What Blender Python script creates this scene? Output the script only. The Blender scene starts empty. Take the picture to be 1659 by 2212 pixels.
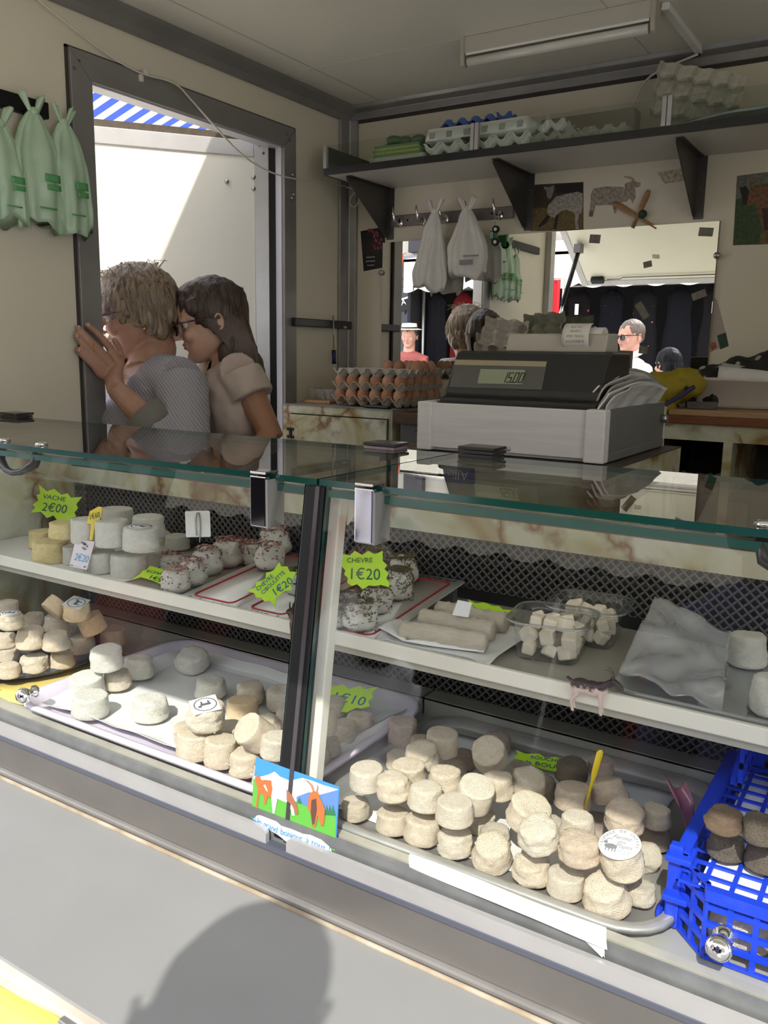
import bpy, bmesh, math, random
import numpy as np
from mathutils import Vector, Matrix, Euler, noise as mnoise

# ---------------------------------------------------------------- camera
random.seed(7)
SC = bpy.context.scene
COL = SC.collection
FPX, PCX, PCY = 1839.374, 829.5, 1106.0
RW = Matrix(((0.84405564, -0.11122882, 0.52459339),
             (0.53600581, 0.14513527, -0.83164507),
             (0.0163659, 0.98313982, 0.18212154)))
CAM = Vector((0, 0, 1.55))
cd = bpy.data.cameras.new('camera'); cam = bpy.data.objects.new('camera', cd); COL.objects.link(cam)
cam.matrix_world = Matrix.Translation(CAM) @ RW.to_4x4()
cd.sensor_fit = 'HORIZONTAL'; cd.sensor_width = 36.0; cd.lens = FPX * 36.0 / 1659.0
cd.clip_start = 0.02; cd.clip_end = 200
SC.camera = cam

# ---------------------------------------------------------------- sky, sun, exposure
w = bpy.data.worlds.new('sky'); SC.world = w; w.use_nodes = True
nt = w.node_tree; nt.nodes.clear()
wo = nt.nodes.new('ShaderNodeOutputWorld'); bg = nt.nodes.new('ShaderNodeBackground')
bg.inputs[0].default_value = (0.90, 0.93, 1.0, 1); bg.inputs[1].default_value = 3.1
nt.links.new(bg.outputs[0], wo.inputs[0])
SUN = Vector((-0.29, 0.95, -1.0)).normalized()
sl = bpy.data.lights.new('sun', 'SUN'); sl.energy = 4.5; sl.angle = 0.009; sl.color = (1.0, 0.95, 0.86)
so = bpy.data.objects.new('sun', sl); COL.objects.link(so)
so.rotation_euler = SUN.to_track_quat('-Z', 'Y').to_euler(); so.location = (2, -6, 8)
SC.view_settings.view_transform = 'Standard'; SC.view_settings.look = 'None'
SC.view_settings.exposure = 0.24; SC.view_settings.gamma = 1.0; SC.view_settings.use_curve_mapping = False

# ---------------------------------------------------------------- measuring helpers
def ray(px, py):
    return RW @ Vector((px - PCX, -(py - PCY), -FPX)) / FPX
def at(px, py, **k):
    """point of the place seen at a photo pixel, lying in the plane x=, y= or z="""
    r = ray(px, py); a, v = list(k.items())[0]; i = 'xyz'.index(a)
    return CAM + r * ((v - CAM[i]) / r[i])
def depth(p):
    return -(RW.transposed() @ (Vector(p) - CAM)).z

# ---------------------------------------------------------------- materials
MATS = {}
def mat(name, col, rough=0.6, metal=0.0, var=0.0, scale=8.0, col2=None, bump=0.0, bscale=60.0,
        trans=0.0, spec=0.5, coat=0.0, detail=4.0, emit=0.0, sheen=0.0, sss=0.0):
    if name in MATS: return MATS[name]
    m = bpy.data.materials.new(name); m.use_nodes = True
    n = m.node_tree.nodes; l = m.node_tree.links; b = n['Principled BSDF']
    b.inputs['Base Color'].default_value = (*col, 1); b.inputs['Roughness'].default_value = rough
    b.inputs['Metallic'].default_value = metal; b.inputs['Specular IOR Level'].default_value = spec
    b.inputs['Coat Weight'].default_value = coat
    b.inputs['Transmission Weight'].default_value = trans
    if sheen: b.inputs['Sheen Weight'].default_value = sheen
    if sss:
        b.inputs['Subsurface Weight'].default_value = sss
        b.inputs['Subsurface Radius'].default_value = (0.01, 0.006, 0.004); b.inputs['Subsurface Scale'].default_value = 0.6
    if emit:
        b.inputs['Emission Color'].default_value = (*col, 1); b.inputs['Emission Strength'].default_value = emit
    if var or bump:
        tc = n.new('ShaderNodeTexCoord')
    if var:
        nz = n.new('ShaderNodeTexNoise'); nz.inputs['Scale'].default_value = scale; nz.inputs['Detail'].default_value = detail
        l.new(tc.outputs['Object'], nz.inputs['Vector'])
        rp = n.new('ShaderNodeValToRGB'); rp.color_ramp.elements[0].position = 0.35; rp.color_ramp.elements[1].position = 0.65
        c2 = col2 or tuple(c * (1 - var) for c in col)
        rp.color_ramp.elements[0].color = (*c2, 1); rp.color_ramp.elements[1].color = (*col, 1)
        l.new(nz.outputs['Fac'], rp.inputs['Fac']); l.new(rp.outputs['Color'], b.inputs['Base Color'])
    if bump:
        nb = n.new('ShaderNodeTexNoise'); nb.inputs['Scale'].default_value = bscale; nb.inputs['Detail'].default_value = 6
        l.new(tc.outputs['Object'], nb.inputs['Vector'])
        bp = n.new('ShaderNodeBump'); bp.inputs['Strength'].default_value = bump; bp.inputs['Distance'].default_value = 0.004
        l.new(nb.outputs['Fac'], bp.inputs['Height']); l.new(bp.outputs['Normal'], b.inputs['Normal'])
    MATS[name] = m
    return m

def thin(name, tint=(0.97, 1.0, 0.98), base=0.04, rough=0.0, haze=None, hazecol=(0.9, 0.9, 0.9)):
    """clear sheet: see-through with a mirror reflection that grows towards grazing angles"""
    if name in MATS: return MATS[name]
    m = bpy.data.materials.new(name); m.use_nodes = True
    n = m.node_tree.nodes; l = m.node_tree.links; n.clear()
    o = n.new('ShaderNodeOutputMaterial'); mx = n.new('ShaderNodeMixShader')
    t = n.new('ShaderNodeBsdfTransparent'); t.inputs[0].default_value = (*tint, 1)
    g = n.new('ShaderNodeBsdfGlossy'); g.inputs['Roughness'].default_value = rough
    lw = n.new('ShaderNodeLayerWeight'); lw.inputs[0].default_value = 0.5
    p = n.new('ShaderNodeMath'); p.operation = 'POWER'; p.inputs[1].default_value = 5.0
    ma = n.new('ShaderNodeMath'); ma.operation = 'MULTIPLY_ADD'; ma.inputs[1].default_value = 1 - base; ma.inputs[2].default_value = base
    l.new(lw.outputs['Facing'], p.inputs[0]); l.new(p.outputs[0], ma.inputs[0]); l.new(ma.outputs[0], mx.inputs[0])
    src = t
    if haze:
        d = n.new('ShaderNodeBsdfDiffuse'); d.inputs[0].default_value = (*hazecol, 1)
        m2 = n.new('ShaderNodeMixShader'); m2.inputs[0].default_value = haze
        l.new(t.outputs[0], m2.inputs[1]); l.new(d.outputs[0], m2.inputs[2]); src = m2
    l.new(src.outputs[0], mx.inputs[1]); l.new(g.outputs[0], mx.inputs[2]); l.new(mx.outputs[0], o.inputs[0])
    MATS[name] = m
    return m

def ramp(n, stops):
    r = n.new('ShaderNodeValToRGB'); e = r.color_ramp.elements
    while len(e) < len(stops): e.new(0.5)
    for i, (p, c) in enumerate(stops): e[i].position = p; e[i].color = (*c, 1)
    return r

def onyx(name='onyx laminate'):
    if name in MATS: return MATS[name]
    m = bpy.data.materials.new(name); m.use_nodes = True
    n = m.node_tree.nodes; l = m.node_tree.links; b = n['Principled BSDF']; b.inputs['Roughness'].default_value = 0.3
    tc = n.new('ShaderNodeTexCoord')
    n1 = n.new('ShaderNodeTexNoise'); n1.inputs['Scale'].default_value = 5; n1.inputs['Detail'].default_value = 4; n1.inputs['Distortion'].default_value = 0.9
    l.new(tc.outputs['Object'], n1.inputs['Vector'])
    r1 = ramp(n, [(0.34, (0.20, 0.10, 0.035)), (0.41, (0.36, 0.28, 0.13)), (0.47, (0.50, 0.48, 0.30)), (0.57, (0.62, 0.61, 0.50)), (0.68, (0.40, 0.45, 0.33))])
    l.new(n1.outputs['Fac'], r1.inputs[0])
    n2 = n.new('ShaderNodeTexVoronoi'); n2.feature = 'DISTANCE_TO_EDGE'; n2.inputs['Scale'].default_value = 6
    nw = n.new('ShaderNodeTexNoise'); nw.inputs['Scale'].default_value = 9; nw.inputs['Detail'].default_value = 4; l.new(tc.outputs['Object'], nw.inputs['Vector'])
    mw = n.new('ShaderNodeMixRGB'); mw.inputs[0].default_value = 0.22; l.new(tc.outputs['Object'], mw.inputs[1]); l.new(nw.outputs['Color'], mw.inputs[2]); l.new(mw.outputs[0], n2.inputs['Vector'])
    r2 = ramp(n, [(0.0, (1, 1, 1)), (0.03, (0.55, 0.55, 0.55)), (0.10, (0, 0, 0))]); l.new(n2.outputs['Distance'], r2.inputs[0])
    n3 = n.new('ShaderNodeTexNoise'); n3.inputs['Scale'].default_value = 4; l.new(tc.outputs['Object'], n3.inputs['Vector']); r3 = ramp(n, [(0.42, (0, 0, 0)), (0.52, (1, 1, 1))]); l.new(n3.outputs['Fac'], r3.inputs[0])
    mk = n.new('ShaderNodeMath'); mk.operation = 'MULTIPLY'; l.new(r2.outputs[0], mk.inputs[0]); l.new(r3.outputs[0], mk.inputs[1])
    mx = n.new('ShaderNodeMixRGB'); mx.inputs[2].default_value = (0.22, 0.10, 0.03, 1)
    l.new(mk.outputs[0], mx.inputs[0]); l.new(r1.outputs[0], mx.inputs[1]); l.new(mx.outputs[0], b.inputs['Base Color'])
    MATS[name] = m
    return m

def wood(name, a, bcol, rough=0.6, scale=4.0):
    if name in MATS: return MATS[name]
    m = bpy.data.materials.new(name); m.use_nodes = True
    n = m.node_tree.nodes; l = m.node_tree.links; b = n['Principled BSDF']; b.inputs['Roughness'].default_value = rough
    tc = n.new('ShaderNodeTexCoord'); mp = n.new('ShaderNodeMapping'); mp.inputs['Scale'].default_value = (scale, scale * 12, scale * 12)
    l.new(tc.outputs['Object'], mp.inputs[0])
    nz = n.new('ShaderNodeTexNoise'); nz.inputs['Scale'].default_value = 2; nz.inputs['Detail'].default_value = 6; nz.inputs['Distortion'].default_value = 0.8
    l.new(mp.outputs[0], nz.inputs['Vector'])
    r = ramp(n, [(0.3, bcol), (0.7, a)]); l.new(nz.outputs['Fac'], r.inputs[0]); l.new(r.outputs[0], b.inputs['Base Color'])
    bp = n.new('ShaderNodeBump'); bp.inputs['Strength'].default_value = 0.25; bp.inputs['Distance'].default_value = 0.002
    l.new(nz.outputs['Fac'], bp.inputs['Height']); l.new(bp.outputs[0], b.inputs['Normal'])
    MATS[name] = m
    return m

# ---------------------------------------------------------------- mesh builder
class MB:
    def __init__(s): s.v = []; s.f = []; s.m = []; s.sm = []
    def add(s, vs, fs, m=0, smooth=False):
        o = len(s.v); s.v += [tuple(v) for v in vs]
        for f in fs: s.f.append(tuple(i + o for i in f)); s.m.append(m); s.sm.append(smooth)
        return s
    def box(s, x0, x1, y0, y1, z0, z1, m=0, rot=None, c=None):
        vs = [Vector((x, y, z)) for x in (x0, x1) for y in (y0, y1) for z in (z0, z1)]
        if rot is not None:
            c = Vector(c) if c is not None else Vector(((x0 + x1) / 2, (y0 + y1) / 2, (z0 + z1) / 2))
            R = Euler(rot).to_matrix() if not isinstance(rot, Matrix) else rot
            vs = [c + R @ (v - c) for v in vs]
        return s.add(vs, [(0, 1, 3, 2), (4, 6, 7, 5), (0, 4, 5, 1), (2, 3, 7, 6), (0, 2, 6, 4), (1, 5, 7, 3)], m)
    def prism(s, poly, off, m=0, smooth=False):
        """closed 3-D polygon extruded by vector off"""
        n = len(poly); off = Vector(off); a = [Vector(p) for p in poly]; vs = a + [p + off for p in a]
        fs = [tuple(range(n))[::-1], tuple(range(n, 2 * n))]
        s.add(vs, fs, m)
        o = len(s.v) - 2 * n
        for i in range(n):
            j = (i + 1) % n; s.f.append((o + i, o + j, o + n + j, o + n + i)); s.m.append(m); s.sm.append(smooth)
        return s
    def tube(s, pts, r, n=8, m=0, cap=True, smooth=True, flat=1.0):
        pts = [Vector(p) for p in pts]; k = len(pts)
        rs = r if isinstance(r, (list, tuple)) else [r] * k
        up = None; vs = []
        for i, p in enumerate(pts):
            t = (pts[min(i + 1, k - 1)] - pts[max(i - 1, 0)]); t = t.normalized() if t.length > 1e-9 else Vector((0, 0, 1))
            if up is None:
                up = t.orthogonal().normalized()
            else:
                up = (up - t * up.dot(t)); up = up.normalized() if up.length > 1e-6 else t.orthogonal().normalized()
            b = t.cross(up)
            for j in range(n):
                a = 2 * math.pi * j / n
                vs.append(p + (up * math.cos(a) + b * math.sin(a) * flat) * rs[i])
        fs = []
        for i in range(k - 1):
            for j in range(n):
                j2 = (j + 1) % n; fs.append((i * n + j, i * n + j2, (i + 1) * n + j2, (i + 1) * n + j))
        s.add(vs, fs, m, smooth)
        if cap:
            o = len(s.v) - len(vs)
            s.f.append(tuple(o + j for j in range(n))[::-1]); s.m.append(m); s.sm.append(False)
            s.f.append(tuple(o + (k - 1) * n + j for j in range(n))); s.m.append(m); s.sm.append(False)
        return s
    def lathe(s, prof, n=24, c=(0, 0, 0), m=0, smooth=True, sx=1.0, sy=1.0, R=None):
        c = Vector(c); vs = []; k = len(prof)
        for r, z in prof:
            for j in range(n):
                a = 2 * math.pi * j / n; p = Vector((r * math.cos(a) * sx, r * math.sin(a) * sy, z))
                vs.append(c + (R @ p if R else p))
        fs = [(i * n + j, i * n + (j + 1) % n, (i + 1) * n + (j + 1) % n, (i + 1) * n + j) for i in range(k - 1) for j in range(n)]
        s.add(vs, fs, m, smooth)
        o = len(s.v) - len(vs)
        if prof[0][0] > 1e-5: s.f.append(tuple(o + j for j in range(n))[::-1]); s.m.append(m); s.sm.append(False)
        if prof[-1][0] > 1e-5: s.f.append(tuple(o + (k - 1) * n + j for j in range(n))); s.m.append(m); s.sm.append(False)
        return s
    def ball(s, c, r, n=12, m=0, R=None):
        r = (r, r, r) if not isinstance(r, (tuple, list, Vector)) else r
        c = Vector(c); k = max(6, n // 2); vs = []
        for i in range(k + 1):
            t = math.pi * i / k
            for j in range(n):
                a = 2 * math.pi * j / n
                p = Vector((r[0] * math.sin(t) * math.cos(a), r[1] * math.sin(t) * math.sin(a), -r[2] * math.cos(t)))
                vs.append(c + (R @ p if R else p))
        fs = [(i * n + j, i * n + (j + 1) % n, (i + 1) * n + (j + 1) % n, (i + 1) * n + j) for i in range(k) for j in range(n)]
        return s.add(vs, fs, m, True)
    def grid(s, fn, nu, nv, m=0, smooth=True, thick=0.0):
        vs = [Vector(fn(i / nu, j / nv)) for j in range(nv + 1) for i in range(nu + 1)]
        W = nu + 1
        fs = [(j * W + i, j * W + i + 1, (j + 1) * W + i + 1, (j + 1) * W + i) for j in range(nv) for i in range(nu)]
        if not thick: return s.add(vs, fs, m, smooth)
        # normals per vertex for a closed thin sheet
        nr = []
        for j in range(nv + 1):
            for i in range(nu + 1):
                a = vs[j * W + min(i + 1, nu)] - vs[j * W + max(i - 1, 0)]; b = vs[min(j + 1, nv) * W + i] - vs[max(j - 1, 0) * W + i]
                c = a.cross(b); nr.append(c.normalized() if c.length > 1e-12 else Vector((0, 0, 1)))
        N = len(vs); lo = [v - n * thick for v, n in zip(vs, nr)]
        fs2 = fs + [tuple(i + N for i in f[::-1]) for f in fs]
        edge = [(i, i + 1) for i in range(nu)] + [(nv * W + i + 1, nv * W + i) for i in range(nu)] + \
               [((j + 1) * W, j * W) for j in range(nv)] + [(j * W + nu, (j + 1) * W + nu) for j in range(nv)]
        fs2 += [(b, a, a + N, b + N) for a, b in edge]
        return s.add(vs + lo, fs2, m, smooth)
    def mesh(s, name, mats):
        me = bpy.data.meshes.new(name); me.from_pydata(s.v, [], s.f)
        for m in (mats if isinstance(mats, (list, tuple)) else [mats]): me.materials.append(m)
        me.polygons.foreach_set('material_index', s.m); me.polygons.foreach_set('use_smooth', s.sm)
        me.validate(); me.update()
        return me
    def build(s, name, mats, parent=None, bevel=0.0, fix=True, loc=None, seg=2):
        me = s.mesh(name, mats)
        if fix:
            bm = bmesh.new(); bm.from_mesh(me); bmesh.ops.recalc_face_normals(bm, faces=bm.faces); bm.to_mesh(me); bm.free()
        o = bpy.data.objects.new(name, me); COL.objects.link(o)
        if loc is not None: o.location = loc
        if parent is not None: o.parent = parent
        if bevel:
            b = o.modifiers.new('bevel', 'BEVEL'); b.width = bevel; b.segments = seg; b.limit_method = 'ANGLE'; b.angle_limit = 0.7
        return o

def thing(name, label, cat, loc=(0, 0, 0), rot=(0, 0, 0), group=None):
    o = bpy.data.objects.new(name, None); COL.objects.link(o); o.location = loc; o.rotation_euler = rot
    o.empty_display_size = 0.05
    return tag(o, label, cat, group)
def tag(o, label, cat, group=None, kind=None):
    if label: o['label'] = label
    if cat: o['category'] = cat
    if group: o['group'] = group
    if kind: o['kind'] = kind
    return o
def struct(o, label=None):
    o['kind'] = 'structure'
    if label: o['label'] = label
    return o
def lab(o, label): o['label'] = label; return o
def dup(root, loc=None, rot=None, scale=None, label=None, group=None, parent=None):
    r = root.copy(); COL.objects.link(r)
    if parent is not None: r.parent = parent
    if loc is not None: r.location = loc
    if rot is not None: r.rotation_euler = rot
    if scale is not None: r.scale = scale
    if label: r['label'] = label
    if group: r['group'] = group
    for ch in list(root.children):
        c = ch.copy(); COL.objects.link(c); c.parent = r
        for g in ch.children:
            d = g.copy(); COL.objects.link(d); d.parent = c
    return r
def text(body, size, material, parent=None, name='lettering', loc=(0, 0, 0), rot=(0, 0, 0), ext=0.0004, align='CENTER', sx=1.0, shear=0.0, mtx=None):
    c = bpy.data.curves.new(name, 'FONT'); c.body = body; c.size = size; c.extrude = ext; c.align_x = align; c.align_y = 'CENTER'; c.shear = shear
    c.resolution_u = 3
    t = bpy.data.objects.new(name, c); COL.objects.link(t)
    dg = bpy.context.evaluated_depsgraph_get(); me = bpy.data.meshes.new_from_object(t.evaluated_get(dg)); me.name = name
    bpy.data.objects.remove(t); bpy.data.curves.remove(c)
    me.materials.clear(); me.materials.append(material)
    o = bpy.data.objects.new(name, me); COL.objects.link(o)
    if parent is not None: o.parent = parent
    if mtx is not None: o.matrix_local = mtx
    else: o.location = loc; o.rotation_euler = rot; o.scale = (sx, 1, 1)
    return o
def frame(origin, xdir, ydir):
    """local axes: x = writing direction, y = up on the sheet, z = out of it"""
    x = Vector(xdir).normalized(); y = Vector(ydir); y = (y - x * y.dot(x)).normalized(); z = x.cross(y)
    return Matrix.Translation(Vector(origin)) @ Matrix((x, y, z)).transposed().to_4x4()
def nz3(p, s=1.0): return mnoise.noise(Vector(p) * s)

# ================================================================ THE PLACE: market van shell
XL, YB, ZC, ZF, YF = -1.88, 2.70, 2.415, 0.25, 0.72
XR = 1.7
M_wall = mat('cream panel', (0.76, 0.70, 0.56), 0.35, var=0.06, scale=2.5, bump=0.03, bscale=40)
M_ceil = mat('ceiling panel', (0.80, 0.765, 0.66), 0.3, var=0.05, scale=1.5)
M_alu = mat('anodised aluminium', (0.36, 0.35, 0.34), 0.38, 0.55, var=0.15, scale=14)
M_alud = mat('dull aluminium', (0.29, 0.28, 0.27), 0.45, 0.4, var=0.12, scale=10)
M_alul = mat('light aluminium', (0.50, 0.49, 0.485), 0.35, 0.45, var=0.08, scale=18)
M_black = mat('black rubber', (0.010, 0.010, 0.011), 0.4, spec=0.25)
M_blackp = mat('black plastic', (0.015, 0.015, 0.016), 0.3)
M_white = mat('white paint', (0.8, 0.79, 0.75), 0.4, var=0.05, scale=10)
M_chrome = mat('chrome', (0.8, 0.8, 0.82), 0.06, 1.0)
M_steel = mat('brushed steel', (0.45, 0.44, 0.43), 0.32, 0.8, var=0.1, scale=20)
M_dark = mat('dark void', (0.01, 0.01, 0.01), 0.9)
M_onyx = onyx()

b = MB().box(-14, 14, -14, 14, -0.1, 0.0)
struct(b.build('ground', mat('paving', (0.58, 0.55, 0.50), 0.85, var=0.25, scale=3, bump=0.2, bscale=30)))
struct(MB().box(XL - 0.03, XR, YF, YB + 0.03, ZF - 0.08, ZF).build('floor', mat('van floor', (0.16, 0.155, 0.15), 0.6, var=0.2)))
struct(MB().box(XL, XR, YB, YB + 0.04, ZF, ZC + 0.1).build('wall_back', M_wall))
struct(MB().box(XR, XR + 0.04, YF, YB + 0.04, ZF - 0.08, ZC + 0.14).build('wall_right', M_wall))
struct(MB().box(XL - 0.04, XR + 0.04, YF, YB + 0.04, ZC, ZC + 0.18).build('ceiling', M_ceil))
# left end wall with the doorway
DY0, DY1, DZ1 = 1.548, 2.312, 2.212
b = MB()
b.box(XL - 0.04, XL, YF, DY0, ZF - 0.08, ZC); b.box(XL - 0.04, XL, DY1, YB + 0.04, ZF - 0.08, ZC); b.box(XL - 0.04, XL, DY0, DY1, DZ1, ZC)
struct(b.build('wall_left', M_wall))
# lower front wall of the van
struct(MB().box(XL, XR, YF + 0.02, YF + 0.06, ZF - 0.2, 0.86).build('wall_front', M_alul))

# --- coves and corner posts
def cove(name, pts, off, m=M_alu):
    return struct(MB().prism(pts, off, 0).build(name, m, bevel=0.002))
cove('trim_1', [(XL, 0.72, 2.367), (XL + 0.012, 0.72, 2.367), (XL + 0.02, 0.72, 2.385), (XL + 0.045, 0.72, 2.405), (XL + 0.05, 0.72, ZC), (XL, 0.72, ZC)], (0, YB - 0.72, 0), M_alud)
cove('trim_2', [(XL, YB, 2.372), (XL, YB - 0.012, 2.372), (XL, YB - 0.014, 2.396), (XL, YB - 0.045, 2.402), (XL, YB - 0.052, ZC), (XL, YB, ZC)], (XR - XL, 0, 0), M_alu)
cove('trim_3', [(XL + 0.004, YB - 0.068, ZF), (XL + 0.012, YB - 0.066, ZF), (XL + 0.018, YB - 0.018, ZF), (XL + 0.042, YB - 0.012, ZF), (XL + 0.044, YB, ZF), (XL, YB, ZF), (XL, YB - 0.068, ZF)], (0, 0, 2.372 - ZF), M_alu)
struct(MB().box(XL, XR, YB - 0.004, YB, 2.362, 2.374).build('trim_4', mat('dark sealant', (0.05, 0.04, 0.035), 0.7)))
struct(MB().box(XL + 0.0155, XL + 0.0195, YB - 0.022, YB - 0.017, ZF, 2.372).build('trim_6', mat('bright seam', (0.7, 0.68, 0.62), 0.4)))
# ceiling butt strips
b = MB(); b.box(XL + 0.05, XR, 2.27, 2.273, ZC - 0.001, ZC + 0.001); b.box(-0.79, -0.787, 0.75, YB, ZC - 0.001, ZC + 0.001); b.box(-1.72, -1.715, 0.75, YB, ZC - 0.0008, ZC + 0.001)
struct(b.build('trim_7', mat('ceiling seam', (0.5, 0.49, 0.45), 0.5)))
# front corner post of the opening
cove('trim_5', [(XL - 0.05, YF - 0.01, 0.2), (XL + 0.035, YF - 0.01, 0.2), (XL + 0.035, YF + 0.05, 0.2), (XL - 0.05, YF + 0.05, 0.2)], (0, 0, ZC + 0.15), M_alul)

# --- door frame (trim parts with mitred corners)
df = struct(thing('door_frame', 'grey aluminium frame around the open side doorway', None)); df['kind'] = 'structure'
OY0, OY1, OZ1 = 1.483, 2.374, 2.277
def fr(name, poly): 
    return MB().prism([(XL, y, z) for y, z in poly], (0.014, 0, 0)).build(name, M_alud, df, bevel=0.002)
fr('jamb', [(OY0, ZF), (DY0, ZF), (DY0, DZ1), (OY0, OZ1)])
fr('jamb', [(DY1, ZF), (OY1, ZF), (OY1, OZ1), (DY1, DZ1)])
fr('head', [(OY0, OZ1 + 0.001), (OY1, OZ1 + 0.001), (DY1, DZ1 + 0.001), (DY0, DZ1 + 0.001)])
b = MB()
for y, z in [(OY0 - 0.006, 0), (OY1, 0)]: b.box(XL - 0.001, XL + 0.006, y, y + 0.006, ZF, OZ1 + 0.005)
b.box(XL - 0.001, XL + 0.006, OY0 - 0.006, OY1 + 0.006, OZ1, OZ1 + 0.006)
b.build('sealant', mat('dark sealant', (0.05, 0.04, 0.035), 0.7), df)
b = MB(); b.box(XL - 0.045, XL + 0.002, DY1 - 0.003, DY1 + 0.012, ZF, DZ1); b.box(XL - 0.045, XL + 0.002, DY0 - 0.012, DY0 + 0.003, ZF, DZ1); b.box(XL - 0.045, XL + 0.002, DY0, DY1, DZ1 - 0.003, DZ1 + 0.01)
b.build('reveal', mat('reveal', (0.62, 0.6, 0.64), 0.4, 0.2), df)
M_screw = mat('dark screw', (0.16, 0.15, 0.15), 0.4, 0.7)
for px, py in [(171, 131), (160, 147), (619, 290), (627, 304)]:
    p = at(px, py, x=XL + 0.014)
    MB().lathe([(0.004, 0), (0.0038, 0.0012), (0.002, 0.002), (0, 0.002)], 8, R=Euler((0, math.pi / 2, 0)).to_matrix()).build('screw', M_screw, df, loc=p)
for px, py in [(631, 378), (635, 388), (632, 420), (629, 428)]:
    p = at(px, py, x=XL + 0.014)
    MB().lathe([(0.0065, 0), (0.006, 0.004), (0.004, 0.007), (0, 0.008)], 10, R=Euler((0, math.pi / 2, 0)).to_matrix()).build('dome_bolt', M_steel, df, loc=p)

# --- the door itself, swung outwards about 39 degrees
door = struct(thing('door_1', 'cream panelled door swung open in the sun', None, (-1.925, 2.300, ZF + 0.02), (0, 0, math.atan2(-0.777, -0.63))))
door['kind'] = 'structure'
# local x runs along the door from the hinge, local +y is the inner face
DL, DH = 0.80, 1.955
MB().box(0.05, DL - 0.05, -0.02, 0.012, 0.05, DH - 0.05).build('panel', mat('door cream', (0.82, 0.79, 0.70), 0.35, var=0.04, scale=2), door)
MB().box(0.002, 0.05, -0.022, 0.018, 0, DH).build('stile', M_alul, door, bevel=0.002)
MB().box(DL - 0.05, DL, -0.022, 0.018, 0, DH).build('stile', M_alul, door, bevel=0.002)
MB().box(0.05, DL - 0.05, -0.022, 0.018, DH - 0.05, DH).build('rail', M_alul, door, bevel=0.002)
MB().box(0.05, DL - 0.05, -0.022, 0.018, 0, 0.05).build('rail', M_alul, door, bevel=0.002)
MB().box(-0.022, 0.002, -0.03, 0.012, 0, DH + 0.01).build('gasket', M_black, door)
MB().box(0.0, DL, -0.018, 0.010, DH, DH + 0.022).build('top_seal', mat('brown felt', (0.09, 0.07, 0.05), 0.9, var=0.3, scale=40), door)
dm = door.matrix_basis
for px, py in [(548, 383), (548, 408), (490, 392)]:
    r = ray(px, py); n = Vector((0.777, -0.63, 0)); P0 = dm @ Vector((0, 0.013, 0)); t = n.dot(P0 - CAM) / n.dot(r); q = dm.inverted() @ (CAM + r * t)
    MB().lathe([(0.008, 0), (0.0075, 0.004), (0.005, 0.008), (0, 0.009)], 10, R=Euler((-math.pi / 2, 0, 0)).to_matrix()).build('dome_bolt', M_steel, door, loc=q)
for lx, lz in [(0.02, DH - 0.035), (0.032, DH - 0.012)]:
    MB().lathe([(0.005, 0), (0.004, 0.002), (0, 0.003)], 8, R=Euler((-math.pi / 2, 0, 0)).to_matrix()).build('screw', M_screw, door, loc=(lx, 0.018, lz))
# step outside the door
tag(MB().box(-2.5, XL - 0.05, 1.5, 2.45, 0.0, 0.22).build('door_step', mat('step rubber', (0.1, 0.1, 0.1), 0.8), bevel=0.01), 'dark rubber step below the side doorway', 'step')

# --- raised service hatch over the counter
ht = thing('service_hatch', 'cream service hatch propped open above the counter, seen in the mirror', 'hatch', (0, YF - 0.02, 2.46), (math.atan2(0.46, 0.72), 0, 0))
HL = 0.854
MB().box(XL - 0.02, XR, -HL + 0.04, 0, 0, 0.03).build('panel', mat('hatch cream', (0.78, 0.75, 0.62), 0.3, var=0.05, scale=3), ht)
MB().box(XL - 0.02, XR, -HL, -HL + 0.045, -0.004, 0.034).build('front_rail', M_alul, ht, bevel=0.003)
MB().box(XL - 0.06, XL - 0.02, -HL, 0, -0.004, 0.034).build('side_rail', M_alul, ht, bevel=0.003)
MB().box(XR, XR + 0.04, -HL, 0, -0.004, 0.034).build('side_rail', M_alul, ht, bevel=0.003)
MB().tube([(XL + 0.12, -HL + 0.07, -0.012), (XL + 0.2, -HL + 0.07, -0.012), (XL + 0.22, -HL + 0.085, -0.012), (-0.3, -HL + 0.085, -0.012), (0.6, -HL + 0.085, -0.012)], 0.0035, 6).build('lock_rod', M_screw, ht)
MB().box(XL + 0.02, XL + 0.1, -HL + 0.05, -HL + 0.09, -0.03, 0).build('latch', M_black, ht, bevel=0.004)
for x, y, w_ in [(-1.68, -0.3, 0.05), (-1.45, -0.62, 0.04), (-1.05, -0.2, 0.06)]:
    MB().box(x, x + w_, y, y + 0.035, -0.0015, 0, rot=(0, 0, 0.1 * x)).build('tape_patch', mat('old tape', (0.35, 0.32, 0.24), 0.6, var=0.3, scale=60), ht)
st = thing('gas_strut', 'black gas strut holding up the hatch at the left post', 'strut')
pa = Vector((XL + 0.03, YF - 0.02, 1.62)); pb = Vector((XL + 0.03, 0.33, 2.17))
MB().tube([pa.lerp(pb, 0.42), pb], 0.013, 10).build('cylinder', M_black, st)
MB().tube([pa, pa.lerp(pb, 0.45)], 0.006, 8).build('rod', M_chrome, st)
MB().box(pb.x - 0.02, pb.x + 0.02, pb.y - 0.03, pb.y + 0.03, pb.z - 0.01, pb.z + 0.04).build('bracket', M_screw, st)
MB().box(pa.x - 0.02, pa.x + 0.01, pa.y, pa.y + 0.04, pa.z - 0.03, pa.z + 0.02).build('bracket', M_screw, st)

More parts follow.
